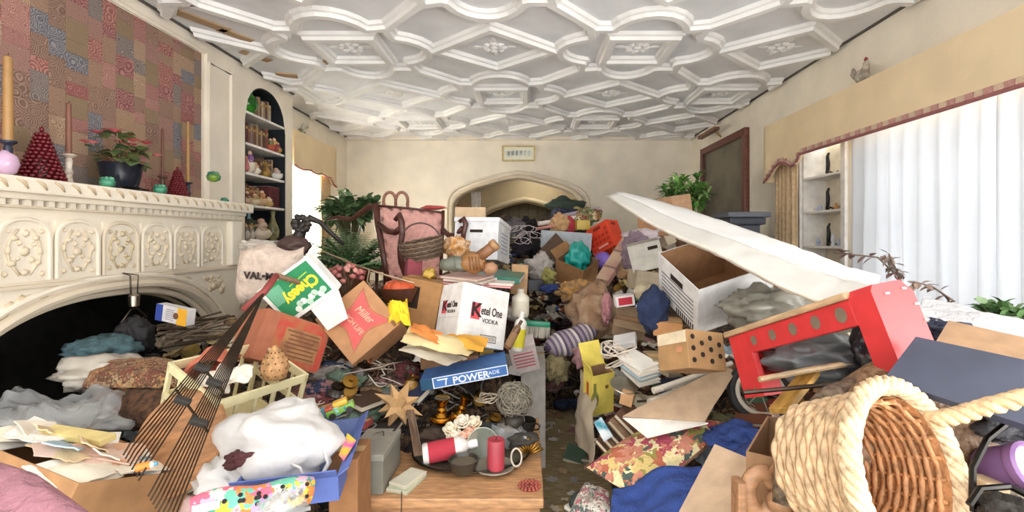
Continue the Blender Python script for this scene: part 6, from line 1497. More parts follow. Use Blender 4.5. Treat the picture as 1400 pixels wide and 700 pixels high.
carton('tiny_orange_box', 'tiny orange-tan box under the dull metal plate', TR(P(846, 552, 2.05), 10, 12, -20), .055, .05, .05, M('#cf9a60', 'card'), tape=False)
for k, (A, B, r, nm) in enumerate((((888, 551), (962, 522), .018, 'thicker'), ((893, 534), (985, 508), .014, 'slimmer'), ((905, 530), (1000, 497), .012, 'slimmest'))):
    t = thing('paper_roll', '%s white paper roll below the punched box' % nm, 'paper roll', P(*A, 1.98), 'paper rolls below the punched box')
    dv = P(*B, 2.1) - P(*A, 1.98); MB().tube([(0, 0, 0), tuple(dv)], r, 14).build('roll', M('#d9d0bf', 'paper'), t, AUTO); MB().tube([tuple(dv * .45), tuple(dv * .47)], r * 1.12, 12).build('string_tie', M('#efe8da', 'cloth'), t, True)
mark(930, 530, 'the white paper rolls')
tag(MB().tube(squiggle((0, 0, 0), .035, 2, 91), .002, 5).build('black_wire', blackm, smooth=True, loc=P(905, 552, 1.95)), 'small tangle of black wire below the white paper rolls', 'wire')
fold = thing('folded_board', 'large folded sheet of tan card lying over the needlepoint cushion', 'card', P(930, 560, 1.9)); o = P(930, 560, 1.9); mark(935, 560, 'the folded tan card')
q = [P(851, 569, 1.86), P(963, 576, 1.72), P(1006, 508, 1.92), P(990, 500, 1.98)]
sheet('upper_leaf', None, [x - o + Vector((0, 0, 0)) for x in q], M('#c9a883', 'card'), None, .005, .015, .01, 8, 2, parent=fold).location += Vector((0, 0, 0))
q = [P(851, 571, 1.85), P(885, 599, 1.76), P(968, 578, 1.70), P(960, 576, 1.735)]
sheet('lower_leaf', None, [x - o for x in q], M('#e9e4da', 'card'), None, .004, .0, .0, 6, 2, parent=fold)
needle = patch_mat('needlepoint', ['#b0644a', '#d8c890', '#8f8a48', '#c0806a', '#4c5a54', '#cfb878', '#a8485a', '#e0d4a4'], 24, bump=.5)
m, o = cushion([P(800, 640, 1.78), P(876, 684, 1.6), P(1003, 580, 1.78), P(905, 572, 2.0)], 18, .05)
t = thing('needlepoint_cushion', 'flowered needlepoint cushion in rust, cream and green', 'cushion', o); m.build('cover', needle, t, True); mark(890, 620, 'the needlepoint cushion')
pts = [P(800, 640, 1.78), P(876, 684, 1.6), P(1003, 580, 1.78), P(905, 572, 2.0)]; MB().tube([tuple(p - o) for p in pts], .006, 6, closed=True).build('piping', M('#9a6a4a', 'cloth'), t, True)
def bfn(u, v):
    A, B, C_, D = P(832, 720, 1.5), P(930, 760, 1.25), P(1045, 600, 1.55), P(838, 655, 1.66)
    p = (A * (1 - u) + B * u) * (1 - v) + (D * (1 - u) + C_ * u) * v
    return p + Vector((0, 0, -.02 + .016 * math.sin(u * 11 + 4 * v) * (.4 + v * .6) + .02 * noise.noise(Vector((u * 5, v * 5, 2)))))
tag(MB().grid(bfn, 26, 22, .006).build('blue_cloth', M('#2c4d9c', 'cloth'), smooth=True), 'royal blue cloth draped under the needlepoint cushion', 'cloth'); mark(920, 670, 'the royal blue cloth')
rag('blue_cloth_bundle', 'royal blue bundled cloth at the end of the needlepoint cushion', P(1008, 598, 1.7), (.10, .08, .05), M('#29468c', 'cloth'), 95)
# sneaker and papers at the aisle foot
t = thing('sneaker', 'dark green and white striped sneaker lying at the aisle edge', 'shoe', TR(P(802, 683, 1.98), 10, 10, 50))
MB().cbox(-.11, .11, -.035, .035, -.03, -.012, .008).build('sole', M('#d8d4c8', 'plastic'), t, AUTO); MB().blob((-.02, 0, .01), (.10, .034, .045), .15, 2, 18, 3).build('upper', M('#39443e', 'cloth'), t, True)
for x in (-.03, .0, .03): MB().tube([(x, -.034, -.01), (x + .01, -.02, .035), (x + .015, .015, .045)], .005, 5).build('stripe', M('#d8d6cc', 'cloth'), t, True)
m, o = cushion([P(776, 705, 1.85), P(835, 705, 1.75), P(832, 672, 1.9), P(800, 660, 2.0)], 10, .03); tag(m.build('printed_towel', patch_mat('towl', ['#dcd6c8', '#a8a294', '#e8e2d6', '#c46a7c', '#5c6a66'], 46), smooth=True, loc=o), 'white towel with grey and pink print below the cushion', 'towel')
sheet('grey_sack_side', 'pale grey paper sack hanging into the aisle under the yellow carton', [P(787, 600, 2.45), P(812, 640, 2.1), P(812, 548, 2.3), P(796, 505, 2.55)], M('#a89a84', 'paper'), 'sack', .006, .02, .04, 10, 4)

# ------------------------------------------------------------------ big white box, foam sheet, red bench
a, b, c = .38, .33, .25
K = fitbox(a, b, c, {'00c': (954, 399), '000': (949, 453), '0bc': (902, 339), '0b0': (897, 402), 'a0c': (1062, 374), 'a00': (1066, 408), 'abc': (986, 328)}, 2.0)
bb = carton('archive_box', 'big open white archive box with printed lines, tilted on its side', K, a, b, c, M('#ecebe8', 'card'), True, M('#b07c48', 'card'), slots=(('l', .12, .22, .17, .2),)); mark(970, 400, 'the big white archive box')
for k in range(6): decal(bb, 'printed_line', face_m('l', a, b, c, .5, .20 + k * .09), b * .8, .004, M('#4c4a50', 'paper'))
for k in range(9): decal(bb, 'barcode_bar', frame_m((-.0018, b * (.5 - k * .05), .02), (0, -1, 0), (0, 0, 1)), .008, .03, M('#2c2a30', 'paper'))
decal(bb, 'barcode_bar', frame_m((-.0018, b * .75, .022), (0, -1, 0), (0, 0, 1)), .05, .03, M('#4c4a50', 'paper'))
fo = thing('foam_sheet', 'long curved white foam sheet sloping over the archive box', 'foam sheet', P(1000, 340, 2.2)); o = P(1000, 340, 2.2); mark(1030, 340, 'the white foam sheet')
front = [(830, 269, 3.25), (858, 285, 3.0), (889, 305, 2.7), (930, 325, 2.4), (971, 341, 2.15), (1015, 363, 1.92), (1060, 387, 1.72), (1115, 410, 1.52), (1170, 425, 1.38)]
ridge = [(842, 263, 3.4), (876, 277, 3.2), (915, 297, 2.9), (960, 314, 2.6), (1003, 328, 2.35), (1050, 347, 2.1), (1100, 366, 1.88), (1150, 381, 1.68), (1196, 392, 1.5)]
back = [(852, 262, 3.7), (895, 273, 3.5), (938, 285, 3.25), (985, 301, 2.95), (1032, 317, 2.68), (1075, 332, 2.42), (1112, 346, 2.2), (1155, 363, 1.98), (1204, 377, 1.78)]
fr_, ri_, ba_ = ([P(q[0], q[1], q[2] * .89) - o for q in s] for s in (front, ridge, back))
def ffn(s0, s1, lump):
    def fn(u, v):
        t_ = u * 8; i = min(7, int(t_)); k = t_ - i
        p = s0[i] * (1 - k) + s0[i + 1] * k; q = s1[i] * (1 - k) + s1[i + 1] * k
        return p * (1 - v) + q * v + Vector((0, 0, lump * noise.noise(Vector((u * 22, v * 4, 3)))))
    return fn
foam = M('#efefee', 'plaster', .7)
MB().grid(ffn(fr_, ri_, .008), 48, 6, .012).build('front_fold', M('#dcdad4', 'plaster', .8), fo, True)
MB().grid(ffn(ri_, ba_, .006), 48, 5, .014).build('top_fold', foam, fo, True)
MB().tube([tuple(x) for x in fr_], .008, 6).build('front_lip', M('#ebe5d8', 'plain'), fo, True)
L_, W_, H_ = .53, .135, .216
_z = Vector((-.119, .365, .922)).normalized(); _x = Vector((.252, -.888, .384)).normalized(); _y = _z.cross(_x).normalized()
K = Matrix((_x, _y, _z)).transposed().to_4x4(); K.translation = P(994, 454, 1.62) - _z * H_
be = thing('red_bench', 'red painted child bench with a bare wooden top and heart cut-outs', 'bench', K); rp = M('#cf3436', 'plain', .5); mark(1130, 450, 'the red child bench')
be['label'] = 'red painted child bench with a bare wooden top plank and pierced apron'
def endpanel(x0, x1, nm):
    m = MB(); pr = []
    for (y, z) in ((.0, 0), (.0, H_ * .93), (.012, H_), (W_ - .03, H_ * 1.04), (W_, H_ * .9), (W_ * .98, .05), (W_ * .93, 0)): pr.append((y, z))
    n_ = len(pr); m.add([(x0, y, z) for y, z in pr] + [(x1, y, z) for y, z in pr], [tuple(range(n_)), tuple(range(2 * n_ - 1, n_ - 1, -1))] + [(i, (i + 1) % n_, n_ + (i + 1) % n_, n_ + i) for i in range(n_)])
    return m.build(nm, rp, be)
endpanel(L_ - .05, L_ + .012, 'end_panel'); 
m = MB(); m.box(0, .09, 0, .022, 0, H_ - .02); m.box(0, .022, .022, W_, 0, H_ - .02); m.build('end_panel', rp, be)
MB().cbox(-.01, L_ - .05, -.012, W_, H_ - .018, H_, .005).build('top_plank', M('#cfa878', 'wood'), be)
ap = MB().cbox(.08, L_ - .05, 0, .02, H_ - .085, H_ - .018, .004).build('apron', rp, be)
for k in range(5):
    x = .115 + k * .082; s_ = .012 + .001 * k
    MB().prism([(s_ * math.cos(q), s_ * 1.25 * math.sin(q)) for q in frange(0, 6.283, 14)[:-1]], -.0008, .0012).build('cut_out', M('#7a6a58', 'plain', .9), ap, Mx=frame_m((x, -.001, H_ - .05), (1, 0, 0), (0, 0, 1)))
for (y, z) in ((.04, .19), (.10, .2), (.12, .16), (.13, .12)): MB().cbox(L_ + .011, L_ + .015, y, y + .014, z, z + .005, .001).build('paint_chip', M('#e2c8c0', 'plain'), be)
for k in range(2): MB().lathe([(.004, 0), (.004, .003)], 8).build('screw', M('#d8c8a8', 'metal'), be, Mx=TR((.03 + .03 * k, -.001, .025), 90))
# under and behind the bench
rag('grey_bag', 'grey rubbish bag with a small red mark under the foam sheet', P(1050, 424, 1.95), (.17, .12, .09), M('#8f8c80', 'plain', .35), 96, 'bag'); mark(1050, 420, 'the grey rubbish bag')
rag('slate_bag', 'slate grey plastic bag seen under the bench apron', P(1130, 490, 1.5), (.17, .1, .07), M('#666c6e', 'plain', .3), 97, 'bag'); mark(1130, 485, 'the slate grey bag')
rag('black_sequin_cloth', 'glittery black cloth below the near end of the red bench', P(1200, 490, 1.38), (.07, .06, .09), M('#20242c', 'gloss', .3), 98, 'cloth', .4, .4)
carton('dark_case', 'dark flat case wedged under the red bench', TR(P(1045, 512, 1.62), 8, 6, 20), .2, .14, .09, M('#3a322c', 'plastic'), tape=False, cat='case')
t = thing('yellow_plank', 'worn yellow painted plank leaning under the red bench', 'plank', frame_m(P(1066, 562, 1.3), P(1132, 482, 1.55) - P(1066, 562, 1.3), (1, .1, .4))); MB().cbox(0, .33, -.03, .025, -.009, .009, .003).build('board', M('#cf9a22', 'wood'), t); MB().box(.02, .3, -.008, -.005, .009, .0098).build('groove', M('#8a6410', 'wood'), t); mark(1095, 525, 'the yellow plank')
stick('bamboo_cane', 'pale bamboo cane lying across the yellow plank', [P(1038, 519, 1.35), P(1100, 507, 1.38), P(1160, 497, 1.4), P(1224, 492, 1.42)], [.008, .0085, .009, .009], M('#c9a878', 'wood'), 'cane')
stick('dark_cane', 'thin dark grey cane lying below the bamboo cane', [P(1016, 537, 1.28), P(1090, 530, 1.3), P(1160, 523, 1.3)], .006, M('#6e655c', 'metal'), 'cane')
stick('white_batten', 'slim white batten slanting beneath the bench apron', [P(1060, 475, 1.6), P(1120, 490, 1.5), P(1185, 508, 1.4)], .007, M('#d8c8b0', 'wood'), 'batten')
t = thing('pram_wheel', 'black rubber wheel with cream rim behind the bench leg', 'wheel', TR(P(1040, 536, 1.86), 80, 10, -30)); mark(1025, 545, 'the black wheel')
for r0, r1, mt, nm in ((.105, .018, M('#2a2826', 'plain', .6), 'tyre'), (.085, .011, M('#cfc4b0', 'plastic'), 'rim')): MB().tube([(r0 * math.cos(q), r0 * math.sin(q), 0) for q in frange(0, 6.283, 36)[:-1]], r1, 8, closed=True).build(nm, mt, t, True)
for k in range(6): an = k * 1.047; MB().tube([(0, 0, 0), (.08 * math.cos(an), .08 * math.sin(an), 0)], .003, 5).build('spoke', M('#a8a294', 'metal'), t)
MB().lathe([(.015, -.02), (.015, .02)], 12).build('hub', M('#4a4642', 'plastic'), t)
a, b, c = .14, .285, .135
K = TR(Vector((.527, 1.15, .80)), 0, 0, -36)
carton('open_tan_carton', 'open tan carton between the black wheel and wicker basket', K, a, b, c, M('#b88a5c', 'card'), True); mark(1050, 590, 'the open tan carton')
sheet('tan_card_sheet', 'blank sheet of tan card standing on the royal blue cloth', [P(920, 715, 1.3), P(1012, 720, 1.15), P(1040, 633, 1.3), P(977, 607, 1.42)], M('#cfae8a', 'card'), 'card', .006, .0, .0, 4, smooth=False); mark(980, 660, 'the blank tan card')
t = thing('scrolled_bracket', 'carved light wooden bracket with scrolled edge beside the wicker basket', 'bracket', P(1050, 680, 1.05)); mark(1050, 670, 'the scrolled wooden bracket'); lw = M('#b07c4c', 'wood'); o = P(1050, 680, 1.05)
MB().tube([(-.015 + .03 * math.cos(q), .0, .01 + .045 * math.sin(q)) for q in frange(.2, 5.6, 22)], [.012] * 23, 10, flat=1.6).build('scroll', lw, t, True)
MB().cbox(-.075, -.055, -.02, .02, -.09, .04, .006).build('batten', lw, t); MB().cbox(-.01, .06, -.025, .03, -.1, -.03, .01).build('block', lw, t)
MB().tube([(.0, -.01, .06), (.02, -.01, .085), (.035, 0, .06), (.03, .0, .02)], [.008, .01, .01, .012], 8).build('curl', M('#9a683c', 'wood'), t, True)
MB().blob((.015, -.02, 0), (.028, .02, .03), .2, 2, 14, 3).build('rosette', lw, t, True)
rag('coarse_woven_hat', 'coarse brown woven hat behind the wicker basket', P(1240, 602, 1.12), (.235, .13, .18), M('#9a7650', 'wicker', col2='#6e5238', scale=70), 99, 'hat', .12, .06, 34); mark(1300, 560, 'the coarse woven hat')
t = thing('hat_brim', 'dark coarse fibre mat rolled against the open tan carton', 'mat', P(1110, 590, 1.08)); MB().tube([tuple(P(*q) - P(1110, 590, 1.08)) for q in ((1070, 690, 1.0), (1076, 640, 1.02), (1100, 585, 1.06), (1135, 545, 1.1), (1180, 522, 1.14))], [.02, .026, .03, .028, .02], 12).build('roll', M('#7d6a52', 'wicker', col2='#4c3e30', scale=60), t, True)
t['label'] = 'dark coarse fibre mat rolled up behind the wicker basket'; t.name = 'fibre_mat'
# the wicker hamper basket
ctr = P(1240, 645, .87); ax = Vector((.40, -.86, .30)).normalized()
fm = frame_m(ctr, ax.orthogonal(), ax.cross(ax.orthogonal())); z = fm.to_3x3().col[2]
u0 = Vector((0, 0, 1)) - ax * ax.z; u0.normalize(); w0 = ax.cross(u0)
Mx = Matrix((u0, w0, ax)).transposed().to_4x4(); Mx.translation = ctr
bk = thing('hamper_basket', 'pale wicker basket tipped on its side with a thick plaited rim and handle', 'basket', Mx); mark(1190, 620, 'the pale wicker basket')
def brad(z): return .11 + (.142 - .11) * (1 + z / .19)
pale_w, orange_w = M('#dcb684', 'wicker'), M('#b87838', 'wicker')
for i in range(15):
    z = -.186 + i * .0128; r0 = brad(z)
    MB().tube([((r0 + .004 * math.sin(12 * q + i * math.pi)) * math.cos(q), (r0 + .004 * math.sin(12 * q + i * math.pi)) * math.sin(q), z) for q in frange(0, 2 * math.pi, 72)[:-1]], .0075, 6, closed=True).build('weaver', pale_w, bk, True)
for k in range(24):
    q = 2 * math.pi * k / 24; MB().tube([((brad(z) - .002) * math.cos(q), (brad(z) - .002) * math.sin(q), z) for z in (-.19, -.13, -.06, 0)], .0055, 6).build('stake', pale_w, bk, True)
MB().lathe([(brad(-.19) - .012, -.19), (brad(-.1) - .012, -.1), (brad(0) - .012, .0)], 36, cap=False).build('inner_wall', orange_w, bk, True)
for k in range(20):
    q = 2 * math.pi * k / 20; MB().tube([((brad(z) - .016) * math.cos(q), (brad(z) - .016) * math.sin(q), z) for z in (-.188, -.12, -.06, -.005)], .0045, 6).build('inner_stake', M('#b5762f', 'wicker'), bk, True)
for i in range(13):
    z = -.178 + i * .0135; r0 = brad(z) - .017
    MB().tube([((r0 + .0035 * math.sin(10 * q + i * math.pi)) * math.cos(q), (r0 + .0035 * math.sin(10 * q + i * math.pi)) * math.sin(q), z) for q in frange(0, 2 * math.pi, 60)[:-1]], .0055, 5, closed=True).build('inner_weaver', M('#c9894a', 'wicker'), bk, True)
MB().lathe([(0, -.19), (brad(-.19), -.19)], 30, cap=False).build('bottom', orange_w, bk)
for k in range(5):
    ph = k * 2 * math.pi / 5
    MB().tube([((brad(0) + .010 + .011 * math.cos(9 * q + ph)) * math.cos(q), (brad(0) + .010 + .011 * math.cos(9 * q + ph)) * math.sin(q), .012 * math.sin(9 * q + ph)) for q in frange(0, 2 * math.pi, 110)[:-1]], .0085, 6, closed=True).build('rim_plait', M('#ecca98', 'wicker'), bk, True)
inv = Mx.inverted(); hp_ = [P(1272, 575, .86), P(1310, 568, .84), P(1350, 556, .82), P(1400, 544, .8), P(1460, 528, .78)]
for k in range(3):
    hp2 = []
    for i in range(41):
        s = i / 40 * 4; j = min(3, int(s)); p = hp_[j].lerp(hp_[j + 1], s - j); an = i * .55 + k * 2.094
        hp2.append(tuple(inv @ (p + Vector((0, math.cos(an), math.sin(an))) * .008)))
    MB().tube(hp2, .0085, 6).build('handle_strand', M('#e6bf88', 'wicker'), bk, True)
# slate board, cardboard and wires at the window end
q = [P(1208, 518, .99), P(1430, 590, .86), P(1430, 498, .95), P(1252, 460, 1.07)]
sheet('slate_board', 'dark slate blue padded board lying over the coarse woven hat', q, M('#3c4152', 'plain', .6), 'board', .02, .01, .0, 8); mark(1310, 500, 'the slate blue board')
sheet('cardboard_flap', 'sheet of brown cardboard behind the slate blue board', [P(1280, 466, 1.25), P(1440, 512, 1.05), P(1440, 470, 1.15), P(1297, 438, 1.34)], M('#c0966a', 'card'), 'cardboard', .006, smooth=False)
sheet('white_quilt', 'white quilted edge showing between foam sheet and brown cardboard', [P(1255, 440, 1.45), P(1440, 470, 1.3), P(1400, 440, 1.5), P(1262, 405, 1.7)], M('#d8d8dc', 'cloth'), 'quilt', .02, .02, .03, 12, 3)
rag('navy_blanket', 'navy blanket edge tucked beside the red bench end', P(1290, 452, 1.42), (.07, .08, .03), M('#3a4058', 'cloth'), 101, 'blanket')
t = thing('lilac_jar', 'lilac plastic jar with a wide lid behind the black wires', 'jar', TR(P(1375, 640, .95), 60, 20, 0)); MB().lathe([(.035, -.04), (.04, -.03), (.042, .03), (.04, .035)], 22).build('body', M('#7d5c8c', 'plastic'), t, AUTO); MB().lathe([(.045, .033), (.046, .036), (.046, .05), (.04, .054), (.036, .05)], 22).build('lid', M('#8f6a9c', 'plastic'), t, AUTO); mark(1375, 628, 'the lilac jar')
sheet('cream_board', 'small cream board standing behind the lilac jar', [P(1325, 640, 1.0), P(1400, 630, .98), P(1395, 590, 1.03), P(1345, 588, 1.05)], M('#d8c8ac', 'card'), 'panel', .008, smooth=False)
for k, pts in enumerate((((1330, 700, .88), (1330, 640, .9), (1350, 600, .92), (1400, 560, .95)), ((1325, 690, .86), (1340, 668, .87), (1380, 665, .88), (1410, 680, .86)), ((1280, 535, 1.0), (1310, 522, 1.02), (1345, 518, 1.03), (1390, 532, 1.0)), ((1345, 545, .97), (1375, 560, .95), (1405, 550, .94)))):
    stick('black_wire_rod', '%s bent %s wire rod around the lilac jar' % (ords[k], 'black' if k != 2 else 'silver'), [P(*q) for q in pts], .006, M('#2c2a28' if k != 2 else '#a8a8ac', 'metal', .4), 'wire', 'bent wire rods around the lilac jar')
rag('charcoal_cloth', 'charcoal cloth at the foot of the lilac jar', P(1385, 708, .86), (.06, .05, .03), M('#3c3832', 'cloth'), 103)
rag('grey_cloth', 'dark grey cloth behind the lilac jar under the slate board', P(1380, 575, 1.02), (.10, .06, .045), M('#4a4a4e', 'cloth'), 104)
carton('tan_packet', 'little tan packet beneath the lilac jar', TR(P(1345, 690, .9), 0, 10, 10), .06, .05, .04, M('#d8b98a', 'card'), tape=False, cat='packet')

# ------------------------------------------------------------------ plants, plinth, lamp urn
def bushy(name, label, p, n, rad, L, W, cols, pot=None, seed=0, stemh=.4, phr=None):
    rv = random.Random(seed); t = thing(name, label, 'plant', p); 
    MB().lathe([(.08, -stemh - .16), (.10, -stemh - .1), (.11, -stemh), (.1, -stemh), (0, -stemh - .02)], 18).build('pot', M(pot or '#7a5a44', 'ceramic'), t, AUTO)
    st = MB(); fs = [MB() for _ in cols]
    for k in range(n):
        d = rdir(rv, -.3, 1); tip = Vector((d.x * rad[0], d.y * rad[1], d.z * rad[2])) * rv.uniform(.45, 1)
        st.tube([(0, 0, -stemh), tuple(tip * .4 + Vector((0, 0, -stemh * .3))), tuple(tip)], .004, 4)
        for q in range(7):
            s = q / 7; b_ = Vector((0, 0, -stemh * .3)).lerp(tip, .45 + .55 * s); leaf(fs[rv.randrange(len(cols))], b_, d + rdir(rv, -.6, .6) * .9, L * rv.uniform(.7, 1.2), W, .25)
    st.build('stems', M('#5c5a34', 'leaf'), t)['kind'] = 'stuff'
    for f, c in zip(fs, cols): f.build('foliage', M(c, 'leaf'), t)['kind'] = 'stuff'
    return t
bushy('bushy_houseplant', 'bushy bright green houseplant before the end wall by the painting', P(937, 268, 5.0), 70, (.33, .3, .3), .12, .045, ('#5f9a40', '#7eb458', '#4a7e38', '#a0c87c'), seed=3); mark(937, 262, 'the bushy green houseplant')
bushy('window_plant', 'leafy pale green plant on the sill below the sheer curtain', P(1372, 440, 2.0), 46, (.13, .14, .1), .07, .045, ('#6f9a5a', '#8fb47a', '#a8c498', '#587f48'), '#cfc8bc', 5, .12); mark(1370, 440, 'the pale green sill plant')
fn_ = thing('fern', 'large dark green fern with arching fronds behind the dried flowers', 'fern', P(480, 340, 3.9)); o = P(480, 340, 3.9); mark(480, 320, 'the large fern'); rv = random.Random(9)
MB().lathe([(.1, -.42), (.13, -.36), (.15, -.2), (.14, -.2), (0, -.22)], 18).build('pot', M('#6b4a38', 'ceramic'), fn_, AUTO)
for k in range(44):
    an = k * 2.4; L_ = rv.uniform(.32, .62); up = rv.uniform(.35, 1.7); d = Vector((math.cos(an), math.sin(an) * .8, up)).normalized(); m = MB(); pts = []
    for i in range(13):
        s = i / 12; pts.append(Vector((0, 0, -.2)) + d * L_ * s + Vector((0, 0, -.26 * L_ * s * s)))
    m.tube([tuple(p) for p in pts], .004, 4)
    sd = d.cross(Vector((0, 0, 1))).normalized()
    for i in range(2, 13):
        for s_ in (-1, 1): leaf(m, pts[i], sd * s_ + d * .55, .15 * (1 - .55 * abs(i / 12 - .45)), .034, .35)
    m.build('frond', M(('#5c9056', '#487a46', '#7ea870', '#b0c8a0')[k % 4], 'leaf'), fn_)
bushy('philodendron', 'broad leaved dark green plant against the corner of the end wall', P(478, 286, 5.0), 75, (.36, .2, .2), .14, .08, ('#658a58', '#8caa78', '#4f7046'), seed=8, stemh=.6); mark(500, 272, 'the broad leaved corner plant')
t = thing('plinth', 'dark grey moulded plinth standing before the oil painting', 'plinth', P(1012, 315, 4.6) - Vector((0, 0, .5)))
MB().cbox(-.13, .13, -.13, .13, 0, .55, .01).build('shaft', M('#4a4e58', 'plain'), t); MB().cbox(-.17, .17, -.17, .17, .55, .62, .02).build('neck', M('#454953', 'plain'), t); MB().cbox(-.2, .2, -.2, .2, .62, .67, .012).build('cap', M('#6a6e78', 'plain'), t)
carton('tan_carton', 'tan carton with white flaps between the foam sheet and houseplant', TR(P(922, 300, 4.2), 0, -10, 24), .22, .2, .2, M('#d0a074', 'card'), tapemat=M('#efe8de', 'paper')); mark(940, 285, 'the tan carton by the houseplant')
carton('brown_carton', 'brown carton under the far tip of the foam sheet', TR(P(872, 322, 3.9), 0, 0, -20), .24, .2, .16, M('#b8814e', 'card')); mark(888, 310, 'the brown carton under the foam')
# dried branch beside the sheer curtain
t = thing('dried_branch', 'dried grey-brown leafy branch standing by the sheer curtain', 'branch', P(1215, 400, 2.2)); o = P(1215, 400, 2.2); rv = random.Random(4)
for k, pts in enumerate((((1240, 420, 2.1), (1230, 380, 2.2), (1200, 352, 2.25), (1140, 345, 2.3)), ((1240, 420, 2.1), (1250, 385, 2.15), (1275, 392, 2.1), (1305, 412, 2.0)), ((1232, 385, 2.2), (1222, 362, 2.2), (1215, 347, 2.2)))):
    q = [P(*x) - o for x in pts]; MB().tube([tuple(x) for x in q], .004, 5).build('twig', M('#7a6452', 'wood'), t, True); m = MB()
    for i in range(16):
        s = rv.uniform(.25, 1) * (len(q) - 1); j = min(len(q) - 2, int(s)); leaf(m, q[j].lerp(q[j + 1], s - j), rdir(rv, -.8, .8), .05, .03, .2)
    m.build('dry_leaves', M(('#8a6c66', '#9c8478', '#a8988c')[k], 'leaf'), t)['kind'] = 'stuff'
# dark carved branch before the recess window
t = thing('carved_branch', 'dark gnarled wooden branch silhouetted against the recess window', 'branch', P(412, 335, 3.4)); o = P(412, 335, 3.4); dk = M('#3c3630', 'wood')
MB().tube([tuple(P(*q) - o) for q in ((400, 345, 3.4), (408, 325, 3.4), (415, 308, 3.4), (424, 298, 3.4), (438, 304, 3.45), (452, 318, 3.5), (470, 334, 3.5))], [.06, .045, .035, .03, .02, .018, .014], 9).build('trunk', dk, t, True)
for k in range(9): an = k * .7; MB().blob(tuple(P(412 + 9 * math.cos(an), 306 + 9 * math.sin(an), 3.38) - o), (.028, .025, .026), .6, 3, 10, k).build('burl', dk, t, True)
rag('brown_satchel', 'dark brown leather satchel at the foot of the gnarled branch', P(402, 336, 3.3), (.11, .08, .07), M('#5a4540', 'plain', .5), 107, 'bag', .2, .15)
# hall furniture glimpsed through the arch
t = thing('wooden_door', 'orange-brown wooden door standing ajar beyond the arch', 'door', Vector((P(632, 330, 7.6).x, 7.6, -.05))); MB().cbox(-.14, .1, 0, .04, .05, 2.05, .006).build('leaf', M('#c08a4e', 'wood'), t); MB().lathe([(.02, 0), (.025, .02), (.018, .035)], 12).build('door_knob', M('#b8904a', 'metal'), t, Mx=TR((.07, 0, 1.0), 90))
drape('hanging_garment', 'off-white garment hanging beside the wooden door', 0, 0, .16, -.75, 0, M('#d8cfc4', 'cloth'), 2, .02).matrix_world = TR(P(644, 262, 7.45), 0, 0, -90)
stick('trailing_wire', 'pale twisted wire trailing from the fern over the orange bowl', [P(440, 343, 2.75), P(480, 360, 2.6), P(520, 374, 2.5), P(566, 387, 2.5)], .005, M('#b8a48c', 'metal', .5), 'wire')
stick('trailing_wire', 'pale bent wire drooping behind the beer carton', [P(505, 368, 2.5), P(502, 385, 2.45), P(508, 395, 2.42)], .004, M('#b8a48c', 'metal', .5), 'wire')

# ------------------------------------------------------------------ loose clutter lying all over the heap
rf = random.Random(77); taken = {}; proto = {}
CLO = [('rust brown', '#7d4a34'), ('dark brown', '#4a3526'), ('grey', '#7a746c'), ('beige', '#b49c7c'), ('charcoal', '#35302e'), ('dusty rose', '#9c6c6a'), ('olive', '#6a6440'), ('cream', '#cfc2a8'), ('plum', '#5a3c4c'), ('navy', '#2e3a58'), ('tan', '#a07c54'), ('faded green', '#5c7460'), ('off-white', '#d6d0c4'), ('maroon', '#6a2c30')]
BOXC = [('brown', '#9a6c40'), ('tan', '#b98c5c'), ('white', '#dcd8d0'), ('red', '#a84038'), ('grey', '#8f8a82'), ('dark brown', '#6a482c'), ('blue', '#4a6a9c'), ('cream', '#d8c8a8'), ('green', '#4f7a5a'), ('yellow', '#c8a83c')]
PAP = [('white', '#e8e4dc'), ('cream', '#dccfb4'), ('grey', '#b4b0a8'), ('buff', '#c8ac80'), ('pale pink', '#d8b8ae'), ('pale blue', '#a8b8c4'), ('yellowed', '#d0bc84')]
def sing(phrase, px, py):
    """a label that only this thing has, told by the landmarks around it"""
    near = sorted(LM, key=lambda q: (q[0] - px) ** 2 + (q[1] - py) ** 2)[:6]
    def rel(q):
        dx, dy = px - q[0], py - q[1]
        return 'above' if dy < -12 and abs(dy) > abs(dx) else 'below' if dy > 12 and abs(dy) > abs(dx) else 'beside'
    c = ['%s %s %s' % (phrase, rel(q), q[2]) for q in near[:2]]
    c += ['%s between %s and %s' % (phrase, near[i][2], near[j][2]) for i in range(4) for j in range(i + 1, 5)]
    for s in c:
        if len(s.split()) <= 16 and s not in taken: taken[s] = 1; return s
    k = 2
    while True:
        s = '%s %s %s %s' % (ords[k - 1], phrase, rel(near[0]), near[0][2])
        if s not in taken: taken[s] = 1; return s
        k += 1
def pr(key, fn):
    if key not in proto: proto[key] = fn()
    return proto[key]
def place(key, fn, Mx, label, cat, group, name=None):
    if key in proto:
        o = copy_tree(proto[key], Mx)
    else:
        o = fn(); proto[key] = o; o.matrix_world = Mx
    o['label'] = label; o['category'] = cat; o['group'] = group
    return o
